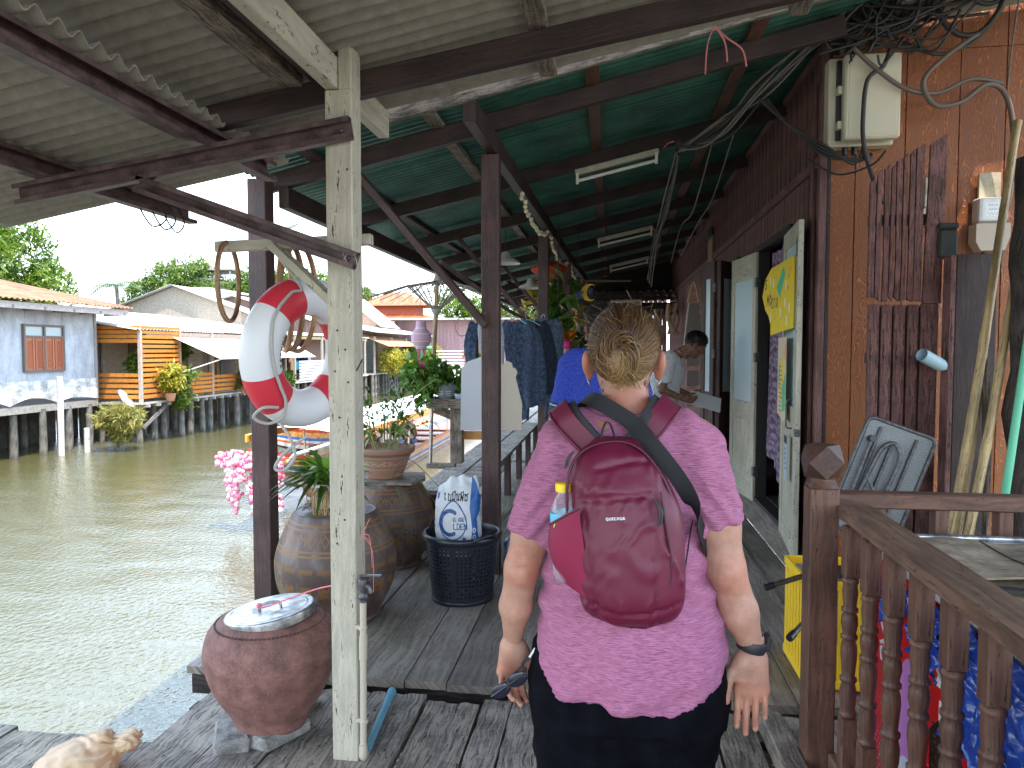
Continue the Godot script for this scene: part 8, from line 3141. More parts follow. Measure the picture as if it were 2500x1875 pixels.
	for k in 4:
		var tl := MB.new()
		tl.col = Color(.62, .2, .28)
		tl.strap(curve([v3(-1.625 + (k - 1.5) * .02, 1.56, -6.0), v3(-1.62 + (k - 1.5) * .014, 1.45, -5.99), v3(-1.61 + (k - 1.5) * .004, 1.33 - .02 * k, -6.0)], 4), v3(1, 0, .3), .026, .002)
		obj("tail", tl, M.cloth, ln)
	var lw := MB.new()
	lw.tube(pv3([v3(-1.625, 1.8, -6.0), v3(-1.63, 2.06, -6.0)]), .0018, 4)
	obj("cord", lw, M.grey_cable, ln)
	# dream ring and bell strip chimes
	var ch := thing("wind_chime", "wind chime with a silver disc and pale paper strip by the far parasol edge", "wind chime", v3(-1.22, 1.7, -6.4))
	var cm2 := MB.new()
	cm2.col = Color(.7, .66, .6)
	cm2.ball(v3(-1.225, 1.885, -6.4), v3(.035, .03, .035), 12)
	obj("disc", cm2, M.paint, ch)
	obj("strip", colbox(v3(-1.235, 1.70, -6.4), v3(.045, .16, .003), tint(.6, .62, .68)), M.matt, ch)
	for k in 4:
		var mb := MB.new()
		mb.col = Color(.55, .42, .26)
		mb.tube(pv3([v3(-1.26 + k * .022, 1.86, -6.4), v3(-1.26 + k * .022, 1.5 - .03 * (k % 2), -6.4)]), .005, 6)
		obj("chime_tube", mb, M.paint, ch)
	var cw := MB.new()
	cw.tube(pv3([v3(-1.225, 1.9, -6.4), v3(-1.23, 2.02, -6.35)]), .0018, 4)
	obj("cord", cw, M.grey_cable, ch)
	var dr := MB.new()
	dr.col = Color(.28, .26, .22)
	var rp := PackedVector3Array()
	for k in 28: rp.append(v3(-1.36 + cos(TAU * k / 28.0) * .06, 1.76 + sin(TAU * k / 28.0) * .085, -6.45))
	dr.tube(rp, .004, 5, false, true)
	dr.tube(pv3([v3(-1.36, 1.845, -6.45), v3(-1.36, 2.05, -6.4)]), .0018, 4)
	whole("wire_hoop", "thin dark wire hoop hanging left of the wind chime", "hoop", dr, M.matt)
	# the white sign back leaning behind the first post
	var ws := MB.new()
	ws.col = Color(.56, .57, .6)
	ws.slab(Transform3D(Basis(), v3(-1.02, .94, -5.25)), pv2([v2(-.1, 0), v2(.13, 0), v2(.13, .58), v2(-.04, .52), v2(-.09, .47)]), .008)
	whole("white_board", "plain white board with a cut top edge behind the first walkway post", "board", ws, M.matt)
	var wc := MB.new()
	wc.col = Color(.58, .5, .4)
	wc.slab(Transform3D(Basis(), v3(-.80, .94, -5.3)), pv2([v2(-.05, 0), v2(.14, 0), v2(.145, .2), v2(.12, .3), v2(.095, .4), v2(.11, .44), v2(.09, .475), v2(.075, .47), v2(.065, .51), v2(.03, .525), v2(.01, .5), v2(-.05, .49)]), .008)
	whole("cream_cutout", "cream board cutout with a wavy outline beside the hanging denim", "board", wc, M.matt)

func build_lifebuoy() -> void:
	var a := thing("hook_arm", "cream timber arm and brace reaching left from the cream post", "arm", v3(-1.2, 2.0, -2.64))
	var am := MB.new()
	am.bar(v3(-1.535, 1.952, -2.625), v3(-.90, 1.968, -2.625), .035, .042, Vector3.UP, .003)
	obj("arm", am, M.cream_paint, a)
	var bm := MB.new()
	bm.bar(v3(-1.30, 1.955, -2.622), v3(-1.02, 1.70, -2.622), .03, .075, Vector3.BACK, .003)
	obj("brace", bm, M.cream_paint, a)
	var o := thing("lifebuoy", "white and red lifebuoy with grab rope hanging at the cream post", "lifebuoy", v3(-1.24, 1.2, -2.80))
	var c := v3(-1.255, 1.537, -2.80)
	var hx := v3(-.36, 0, .93)
	var up := (Vector3.UP + v3(.10, 0, 0)).normalized()
	hx = (hx - up * hx.dot(up)).normalized()
	var nn := hx.cross(up).normalized()
	if nn.z < 0: nn = -nn
	var R := .232
	var r := .078
	var seg := func(a0: float, a1: float, rr: float, n: int, col: Color) -> MB:
		var mb := MB.new()
		mb.col = col
		var g := []
		for i in n + 1:
			var t := lerpf(a0, a1, float(i) / n)
			var d := hx * cos(t) + up * sin(t)
			var row := PackedVector3Array()
			for k in 28:
				var b := TAU * k / 28.0
				row.append(c + d * (R + rr * cos(b)) + nn * (rr * sin(b)))
			g.append(row)
		mb.rows(g, true)
		return mb
	obj("ring", seg.call(.0, TAU, r, 96, Color(1, 1, 1)), M.white_plastic, o)
	for k in 4:
		var t := PI * .25 + k * PI * .5 + .12
		obj("red_band", seg.call(t - .27, t + .27, r + .0015, 16, Color(.62, .035, .055)), M.paint, o)
	var rp := func(t: float, b: float, off: float) -> Vector3:
		var d: Vector3 = hx * cos(t) + up * sin(t)
		return c + d * (R + (r + off) * cos(b)) + nn * ((r + off) * sin(b))
	var ro := MB.new()
	ro.tube(curve([v3(-1.30, 1.93, -2.64), rp.call(1.15, .9, .01), rp.call(.98, .9, .008), rp.call(.7, .95, .008)], 6), .0065, 7)
	ro.tube(curve([rp.call(.7, .95, .008), rp.call(.45, 1.05, .008), rp.call(.1, 1.3, .01), rp.call(-.25, 1.45, .012), rp.call(-.55, 1.5, .012), rp.call(-.85, 1.35, .012), rp.call(-1.0, .8, .02), rp.call(-.95, .3, .04), rp.call(-.8, .1, .05), rp.call(-.72, .5, .03), rp.call(-.85, .95, .01)], 8), .0065, 7)
	var e: Vector3 = rp.call(-1.1, .4, .01)
	ro.tube(curve([e, e + v3(.05, -.05, .02), e + v3(.075, -.13, .02), e + v3(.03, -.185, .02), e + v3(-.01, -.18, .02), e + v3(.03, -.12, .02), e + v3(.12, -.05, .0)], 8), .0065, 7)
	obj("grab_rope", ro, M.rope, o)
	# hand written marks on the ring
	var hw := MB.new()
	hw.col = Color(.07, .07, .08)
	var t0 := .36
	for chr in ["I", "M", "H", "4", "3", "2"]:
		for part in STROKES[chr].split("|"):
			var nums: PackedStringArray = part.split(" ")
			var ps := PackedVector3Array()
			for i in range(0, nums.size() - 1, 2):
				ps.append(rp.call(t0 - float(nums[i]) * .0085, 2.30 - float(nums[i + 1]) * .030, .0012))
			hw.tube(ps, .0014, 4)
		t0 -= .118
	obj("hand_lettering", hw, M.matt, o)
	# rattan hoops on the arm
	var n := 0
	for q in [[v3(-1.49, 1.815, -2.63), .150, 1.32, "single brown rattan hoop hanging at the left end of the cream arm", .010], [v3(-1.40, 1.775, -2.93), .225, 1.0, "pale rattan hoop, foremost of the bunch behind the lifebuoy", .012], [v3(-1.385, 1.775, -2.95), .220, .9, "brown rattan hoop, middle of the bunch behind the lifebuoy", .012], [v3(-1.365, 1.775, -2.97), .228, .8, "whitish rattan hoop, hindmost of the bunch behind the lifebuoy", .011]]:
		var mb := MB.new()
		var k: float = [.72, 1.15, .8, 1.35][n]
		mb.col = Color(k, k, k * 1.05)
		var pts := PackedVector3Array()
		for i in 56:
			var t := TAU * i / 56.0
			pts.append(q[0] + v3(cos(q[2]), 0, sin(q[2])) * cos(t) * q[1] + Vector3.UP * sin(t) * q[1] * 1.02)
		mb.tube(pts, q[4], 9, false, true)
		whole("rattan_hoop", q[3], "hoop", mb, M.rattan)
		n += 1

# laundry on the rod
func drape(rows_in: Array, folds: float, amp: float, ph: float) -> MB:
	# rows of [y, cx, cz, half width, half depth]; folds run down the cloth
	var g := []
	for i in range(rows_in.size() - 1):
		for s in 5:
			var t := s / 5.0
			var q := []
			for c in 5:
				q.append(cubic_interpolate(rows_in[i][c], rows_in[i + 1][c], rows_in[maxi(i - 1, 0)][c], rows_in[mini(i + 2, rows_in.size() - 1)][c], t))
			var row := PackedVector3Array()
			for k in 44:
				var a := TAU * k / 44.0
				var w := 1.0 + amp * sin(a * folds + ph + q[0] * 6.0) + amp * .5 * sin(a * folds * 1.7 + q[0] * 11.0)
				row.append(v3(q[1] + cos(a) * q[3] * (1.0 + (w - 1.0) * .3), q[0] + .012 * sin(a * 3.0 + ph), q[2] + sin(a) * q[4] * w))
			g.append(row)
	var mb := MB.new()
	mb.rows(g, true)
	return mb

func build_laundry() -> void:
	var rod := MB.new()
	rod.col = Color(.45, .4, .36)
	rod.tube(curve([v3(-1.15, 2.15, -4.75), v3(-.93, 1.96, -5.4), v3(-.83, 1.86, -6.2), v3(-.75, 1.82, -7.0), v3(-.71, 1.84, -7.7)], 6), .016, 8)
	whole("drying_rod", "crooked bare branch serving as a drying rod between the walkway posts", "rod", rod, M.bare_timber)
	var gar := [["dark blue denim shorts hanging in front on the drying rod", [[1.80, -.80, -6.1, .10, .05], [1.72, -.78, -6.1, .155, .075], [1.5, -.735, -6.08, .165, .08], [1.3, -.70, -6.06, .15, .085], [1.12, -.665, -6.05, .115, .08], [1.06, -.65, -6.05, .10, .07]], Color(.62, .66, .75), 5.0, M.denim, "shorts"],
		["near black denim shorts behind the front pair on the drying rod", [[1.80, -.66, -6.4, .08, .05], [1.70, -.64, -6.4, .12, .07], [1.4, -.60, -6.4, .125, .08], [1.12, -.555, -6.4, .11, .08]], Color(.22, .23, .28), 4.0, M.denim, "shorts"],
		["long light blue jeans hanging behind the dark shorts", [[1.84, -.60, -6.75, .10, .06], [1.72, -.59, -6.75, .15, .08], [1.4, -.59, -6.75, .15, .085], [1.15, -.54, -6.75, .08, .07], [.86, -.545, -6.75, .07, .07]], Color(1.6, 1.75, 1.85), 5.0, M.denim, "jeans"],
		["second leg of light blue jeans hanging low by the bench", [[1.35, -.80, -6.72, .09, .07], [1.1, -.82, -6.72, .075, .06], [.84, -.84, -6.72, .07, .05]], Color(1.6, 1.75, 1.85), 4.0, M.denim, "jeans"],
		["pale grey garment at the left end of the drying rod", [[1.80, -.98, -5.75, .07, .03], [1.7, -.97, -5.75, .10, .05], [1.45, -.95, -5.75, .09, .05], [1.36, -.94, -5.75, .07, .04]], Color(.42, .43, .5), 4.0, M.cloth, "garment"],
		["dark blue jacket sleeve hanging left of the first walkway post", [[1.78, -1.14, -5.9, .04, .03], [1.6, -1.16, -5.9, .06, .04], [1.4, -1.14, -5.9, .05, .04], [1.25, -1.10, -5.9, .035, .03]], Color(.5, .55, .65), 3.0, M.denim, "jacket"]]
	for q in gar:
		var mb := drape(q[1], q[3], .28, q[1][0][1] * 9.0)
		for i in mb.c.size(): mb.c[i] = q[2]
		for i in mb.t.size(): mb.t[i] = mb.t[i] * 2.0
		whole("hanging_clothes", q[0], q[5], mb, q[4])
	var cols := [Color(.5, .1, .1), Color(.2, .5, .45), Color(.35, .12, .1), Color(.3, .6, .55), Color(.15, .4, .5), Color(.3, .65, .5)]
	var nm := ["dark red", "teal", "maroon", "pale turquoise", "blue green", "mint"]
	for k in 6:
		var z := -5.75 - k * .2
		var x := -.90 + k * .05
		var y := 1.895 - k * .008
		var mb := MB.new()
		mb.col = cols[k]
		mb.tube(curve([v3(x - .15, y - .12, z), v3(x, y - .05, z), v3(x + .15, y - .12, z)], 4), .004, 5)
		mb.tube(curve([v3(x, y - .05, z), v3(x - .004, y, z), v3(x + .02, y + .03, z), v3(x + .035, y, z)], 4), .003, 5)
		whole("clothes_hanger", nm[k] + " plastic hanger on the drying rod", "hanger", mb, M.paint, "hangers on the drying rod")


# hanging things and the far end of the walkway
func build_hanging() -> void:
	# red cloth lantern
	var ln := thing("red_lantern", "wide red orange cloth lantern with a tassel by the third walkway post", "lantern", v3(-.76, 2.1, -9.0))
	var lm := MB.new()
	lm.lathe(Transform3D(Basis(), v3(-.765, 2.44, -9.0)), smooth_prof([v2(.07, .0), v2(.10, .015), v2(.20, .08), v2(.235, .125), v2(.20, .16), v2(.10, .205), v2(.06, .215)], 4), 18)
	for i in lm.c.size(): lm.c[i] = Color(.62, .05, .015) if (i % 19) % 3 else Color(.72, .16, .03)
	obj("shade", lm, M.cloth, ln)
	for q in [[2.435, .072], [2.655, .062]]:
		var mb := MB.new()
		mb.col = Color(.6, .03, .08)
		mb.lathe(Transform3D(Basis(), v3(-.765, q[0], -9.0)), pv2([v2(q[1], -.012), v2(q[1] + .006, 0), v2(q[1], .012)]), 18)
		obj("hoop", mb, M.paint, ln)
	var tl := MB.new()
	tl.col = Color(.6, .04, .04)
	tl.tube(curve([v3(-.76, 2.43, -9.0), v3(-.755, 2.33, -9.0), v3(-.75, 2.1, -9.0)], 4), PackedFloat32Array([.004, .004, .006, .008, .018, .016, .018, .02, .022]), 8)
	obj("tassel", tl, M.cloth, ln)
	var cd := MB.new()
	cd.tube(pv3([v3(-.765, 2.66, -9.0), v3(-.75, 3.0, -9.05)]), .003, 4)
	obj("cord", cd, M.cable, ln)
	# moon and star
	var mo := thing("moon_ornament", "yellow crescent moon ornament hanging beside a dark blue star", "ornament", v3(-.32, 2.2, -10.0))
	var cr := pv2()
	for k in 17:
		var a := lerpf(.9, TAU - .9, k / 16.0)
		cr.append(v2(cos(a), sin(a)) * .12)
	for k in 17:
		var a := lerpf(TAU - 1.15, 1.15, k / 16.0)
		cr.append(v2(.035, 0) + v2(cos(a) * .075, sin(a) * .10))
	var mm := MB.new()
	mm.col = Color(.75, .45, .02)
	mm.slab(Transform3D(Basis(), v3(-.29, 2.345, -10.0)), cr, .02)
	obj("crescent", mm, M.paint, mo)
	var mf := MB.new()
	mf.col = Color(.04, .05, .08)
	mf.ball(v3(-.265, 2.37, -9.995), v3(.045, .05, .02), 12)
	obj("face", mf, M.paint, mo)
	var sp := pv2()
	for k in 12: sp.append(v2(cos(TAU * k / 12.0), sin(TAU * k / 12.0)) * (.105 if k % 2 else .05))
	var sm := MB.new()
	sm.col = Color(.05, .08, .16)
	sm.slab(Transform3D(Basis(), v3(-.455, 2.31, -9.98)), sp, .02)
	sm.ball(v3(-.455, 2.31, -9.965), v3(.012, .012, .006), 8)
	whole("star_ornament", "dark blue star ornament left of the yellow moon", "ornament", sm, M.paint)
	# shell garland along the beam
	var sh := MB.new()
	for seg in [[v3(-.715, 2.80, -5.75), v3(-.665, 2.79, -7.55), .12, 26], [v3(-.66, 2.80, -7.9), v3(-.61, 2.78, -10.1), .14, 34], [v3(-.59, 2.80, -10.5), v3(-.5, 2.8, -12.8), .14, 30]]:
		for k in seg[3]:
			var f: float = float(k) / (seg[3] - 1)
			var p: Vector3 = seg[0].lerp(seg[1], f) - v3(0, 4 * seg[2] * f * (1 - f), 0)
			sh.col = Color(.72, .62, .42) * rnd(.8, 1.15)
			sh.ball(p + v3(rnd(-.012, .012), rnd(-.015, .01), 0), v3(.021, .021, .016), 7)
	whole("shell_garland", "string of pale yellow shells drooping below the beam over the walkway posts", "garland", sh, M.paint).set_meta("kind", "thing")
	# fluorescent lamps, unlit
	var n := 0
	for q in [[v3(-.30, 3.025, -6.03), v3(.385, 3.18, -6.03), "nearest fluorescent lamp on a cream batten under the green roof"], [v3(-.17, 2.93, -9.12), v3(.52, 3.08, -9.12), "middle fluorescent lamp with a hanging pull under the green roof"], [v3(-.02, 2.93, -12.02), v3(.62, 3.07, -12.02), "third fluorescent lamp far along under the green roof"], [v3(.0, 2.53, -14.6), v3(.62, 2.54, -14.6), "farthest fluorescent lamp above the two pictures"]]:
		var o := thing("strip_lamp", q[2], "lamp", q[0], "strip lamps under the roof")
		var a: Vector3 = q[0]
		var b: Vector3 = q[1]
		var bt := MB.new()
		bt.col = Color(.62, .58, .45)
		bt.bar(a, b, .05, .045, Vector3.UP, .004)
		obj("batten", bt, M.mottled, o)
		var d := (b - a).normalized()
		var tb := MB.new()
		tb.col = Color(.7, .68, .62)
		tb.tube(pv3([a + d * .03 - v3(0, .075, -.02), b - d * .03 - v3(0, .075, -.02)]), .014, 10)
		obj("glass_tube", tb, M.paint, o)
		for e in [a + d * .02, b - d * .02]: obj("lamp_holder", colbox(e - v3(0, .055, -.015), v3(.022, .09, .03), tint(.7, .66, .5)), M.paint, o)
		n += 1
	for q in [[v3(-1.18, 2.52, -8.0), "white enamel pendant shade hanging behind the second post's brace"], [v3(-1.05, 2.36, -9.4), "second white pendant shade, lower and farther along the eave"]]:
		var o := thing("pendant_lamp", q[1], "lamp", q[0])
		var mb := MB.new()
		mb.col = Color(.7, .7, .66)
		mb.lathe(Transform3D(Basis(), q[0]), pv2([v2(.17, .0), v2(.15, .03), v2(.06, .07), v2(.04, .13), v2(.0, .14)]), 20)
		obj("shade", mb, M.paint, o)
		var c := MB.new()
		c.tube(pv3([q[0] + v3(0, .14, 0), v3(q[0].x, gs(q[0].x) - .1, q[0].z)]), .004, 5)
		obj("cord", c, M.cable, o)
	# far end: low corrugated roof, wall and pictures
	var fe := thing("end_roof", "low dim corrugated roof with chinks of light at the walkway's far end", "roof", v3(.3, 2.6, -16))
	for k in 3:
		var mb := MB.new()
		var g := []
		for i in 2:
			var row := PackedVector3Array()
			for j in 121: row.append(v3(-.55 + j * .0165, 2.58 + k * .14 + .028 * sin(j * .62) + i * .05, -15.2 - k * .55 - i * .5))
			g.append(row)
		mb.rows(g, false)
		obj("roof_sheet", mb, M.grey_sheet, fe)
		obj("purlin", colbox(v3(.4, 2.52 + k * .14, -15.35 - k * .55), v3(2.0, .05, .05), tint(.6, .6, .6)), M.dark_timber, fe)
	obj("end_beam", colbox(v3(.35, 2.38, -15.2), v3(2.1, .22, .06), tint(.8, .8, .8)), M.dark_timber, fe)
	var gb := MB.new()
	gb.slab(Transform3D(Basis(), v3(0, 0, -16.75)), pv2([v2(-2.3, 2.55), v2(1.42, 2.7), v2(1.42, 3.6), v2(-2.3, 2.77)]), .03)
	obj("sky_closing_board", gb, M.dark_timber, fe)  # placed to close off the bright sky above the end wall
	var ew := thing("end_wall", "dim brown board wall closing the walkway's far end", "wall", v3(0, 0, -17.6))
	for k in 26: obj("board", colbox(v3(-1.45 + k * .11, 1.5, -17.6 + (.012 if k % 2 else .0)), v3(.105, 3.0, .03), Color(1, 1, 1) * rnd(.7, 1.1)), M.wall_board, ew)
	obj("opening_shade", colbox(v3(.7, 1.2, -17.55), v3(.8, 2.0, .05), tint(.2, .2, .2)), M.black_timber, ew)  # black panel painted as the dark inside of a doorway
	var pn := 0
	for q in [[v3(.275, 2.43, -14.95), tint(.68, .68, .68), "pale framed print of a dark flower above the walkway's end"], [v3(.495, 2.43, -14.95), tint(.5, .28, .12), "orange brown framed picture right of the pale print"]]:
		var o := thing("framed_picture", q[2], "picture", q[0])
		obj("frame", colbox(q[0], v3(.205, .27, .02), tint(.66, .6, .52), .004), M.paint, o)
		obj("print", colbox(q[0] + v3(0, 0, .011), v3(.165, .23, .004), q[1]), M.paint, o)
		var mb := MB.new()
		mb.col = Color(.08, .08, .09) if pn == 0 else Color(.75, .4, .1)
		mb.ball(q[0] + v3(0, .04, .014), v3(.035, .04, .003), 10)
		mb.bx(q[0] + v3(0, -.04, .014), v3(.012, .1, .003))
		obj("motif", mb, M.paint, o)
		pn += 1
	var st := MB.new()
	st.bar(v3(-.45, 2.66, -11.6), v3(.32, 2.63, -11.4), .03, .03)
	whole("brown_stick", "brown wooden stick reaching out from the posts at eye level far along", "stick", st, M.rail_timber)
	# leafy plants between the far posts
	var big := clump(6, .2, .07, .07, 41)
	for q in [[v3(-.62, 1.95, -8.6), v3(.16, .5, .25), 70, "large leaved plant trailing below the red lantern", M.leaf], [v3(-.62, 1.3, -8.5), v3(.16, .45, .25), 70, "pale green plant behind the light jeans", M.bright_leaf], [v3(-.42, 1.5, -9.3), v3(.2, .35, .2), 46, "spiky leaved plant beside the pink pot", M.deep_leaf], [v3(-.85, 2.1, -11.5), v3(.4, .7, .5), 90, "hanging plant with brownish leaves among the far posts", M.yellow_leaf], [v3(-1.1, 1.4, -12.5), v3(.5, .9, .8), 140, "green plants massed along the canal rail far along", M.leaf]]:
		var o := thing("hanging_plant", q[3], "plant", q[0] - v3(0, q[1].y, 0), "plants along the far posts")
		crown(o, [[q[0], q[1]]], q[2], big, q[4], Color(.6, .7, .6), Color(1.5, 1.3, .9), int(q[0].y * 100) + 400, "foliage")
		var wr := MB.new()
		wr.tube(pv3([q[0], v3(q[0].x, gs(q[0].x) - .1, q[0].z)]), .004, 5)
		obj("hanger", wr, M.cable, o)
	var pk := thing("pink_pot", "bright pink topped pot with orange flowers beside the light jeans", "plant pot", v3(-.55, 1.3, -8.3))
	var pm := MB.new()
	pm.col = Color(.8, .05, .28)
	pm.lathe(Transform3D(Basis(), v3(-.53, 1.56, -8.3)), pv2([v2(.055, 0), v2(.08, .02), v2(.085, .09), v2(0, .09)]), 16)
	obj("rim", pm, M.paint, pk)
	var pl := MB.new()
	pl.col = Color(.6, .42, .55)
	pl.lathe(Transform3D(Basis(), v3(-.53, 1.38, -8.3)), pv2([v2(0, 0), v2(.045, 0), v2(.055, .18)]), 16)
	obj("pot", pl, M.paint, pk)
	crown(pk, [[v3(-.53, 1.71, -8.3), v3(.1, .06, .08)]], 16, clump(6, .07, .05, .03, 44), leaf_mat("bloom", .6, .2, .02), Color(.8, .8, .8), Color(1.2, 1.1, 1.0), 77, "flowers")
	obj("shelf", colbox(v3(-.47, 1.2, -8.35), v3(.34, .34, .22), tint(.45, .44, .42)), M.mottled, pk)
	obj("shelf_leg", colbox(v3(-.47, .54, -8.35), v3(.28, .98, .2), tint(.12, .1, .1)), M.mottled, pk)
	# white apron on a hanger, cards on the pink door
	var ap := thing("white_apron", "white apron on a pale wooden hanger beside the far doorway", "apron", v3(1.05, 1.55, -9.4))
	var am := MB.new()
	am.slab(Transform3D(Basis(Vector3.UP, .5), v3(1.05, 1.6, -9.4)), pv2([v2(-.13, 0), v2(.10, -.03), v2(.15, .2), v2(.10, .38), v2(.08, .55), v2(-.06, .55), v2(-.09, .35)]), .03)
	am.col = Color(.7, .67, .58)
	for i in am.c.size(): am.c[i] = Color(.7, .67, .58)
	obj("cloth", am, M.cloth, ap)
	var ah := MB.new()
	ah.col = Color(.7, .5, .3)
	ah.tube(curve([v3(.98, 2.16, -9.38), v3(1.06, 2.42, -9.4), v3(1.13, 2.16, -9.42)], 5), .012, 6)
	obj("hanger", ah, M.paint, ap)
	for k in 3:
		var mb := MB.new()
		mb.box(Transform3D(Basis(Vector3.UP, .75), v3(1.08, 1.44 - k * .27, -9.62)), v3(.23, .2, .006))
		for i in mb.c.size(): mb.c[i] = Color(.8, .8, .78)
		whole("pinned_card", ["topmost", "middle", "lowest"][k] + " white card pinned on the pale pink door", "card", mb, M.paint, "cards on the pink door")
	var wp := thing("wall_plaque", "carved pale wooden plaque high on the board wall above the doors", "plaque", v3(1.37, 2.9, -10.2))
	obj("panel", colbox(v3(1.375, 2.9, -10.2), v3(.03, .42, .36), tint(.48, .3, .18), .005), M.mottled, wp)
	obj("top_leaves", colbox(v3(1.36, 3.15, -10.2), v3(.06, .16, .3), tint(.06, .1, .06), .03), M.mottled, wp)
	for q in [[v3(1.2, 2.15, -14.2), .3, "carved wooden figure on the wall shelf at the far end"], [v3(.95, 2.0, -14.6), .36, "bundle of driftwood hanging beside the far pictures"]]:
		var mb := MB.new()
		for k in 8:
			mb.col = Color(.5, .34, .24) * rnd(.6, 1.2)
			mb.tube(curve([q[0] + v3(rnd(-.1, .1), q[1], rnd(-.05, .05)), q[0] + v3(rnd(-.15, .15), 0, 0), q[0] + v3(rnd(-.12, .12), -q[1], 0)], 4), rnd(.015, .04), 7)
		whole("wood_figure" if q[1] < .33 else "driftwood", q[2], "carving" if q[1] < .33 else "driftwood", mb, M.matt)
	# pink string on the roof edge
	var ps := MB.new()
	ps.col = Color(.75, .22, .24)
	for q in [[v3(.358, 2.70, -2.655), v3(.335, 2.63, -2.65), v3(.329, 2.53, -2.65)], [v3(.358, 2.70, -2.655), v3(.40, 2.655, -2.65), v3(.455, 2.61, -2.65), v3(.471, 2.55, -2.65)], [v3(.36, 2.70, -2.655), v3(.395, 2.64, -2.65), v3(.405, 2.57, -2.65)]]: ps.strap(curve(q, 5), v3(.6, 0, 1), .007, .0015)
	whole("pink_string", "torn pink plastic string tied round the dark rafter overhead", "string", ps, M.paint)
	var p2 := MB.new()
	p2.col = Color(.75, .2, .22)
	for k in 4: p2.strap(curve([v3(-.905, .86, -2.50), v3(-.885 + k * .008, .90 - k * .03, -2.48), v3(-.87 + k * .004, .93 - k * .09, -2.48)], 4), v3(.4, .2, 1), .012, .0015)
	whole("pink_ribbon", "tuft of pink plastic ribbon on the cream post's right edge", "ribbon", p2, M.paint)
	for q in [[v3(.42, 3.20, -6.04), v3(.50, 3.24, -5.98), "pink ribbon end tied by the nearest strip lamp"], [v3(.53, 3.06, -9.1), v3(.58, 2.92, -9.05), "pink ribbon hanging by the middle strip lamp"]]:
		var mb := MB.new()
		mb.col = Color(.7, .2, .22)
		mb.strap(pv3([q[0], q[0].lerp(q[1], .5) + v3(0, .015, 0), q[1]]), v3(.3, .4, 1), .02, .002)
		whole("pink_tie", q[2], "ribbon", mb, M.paint)

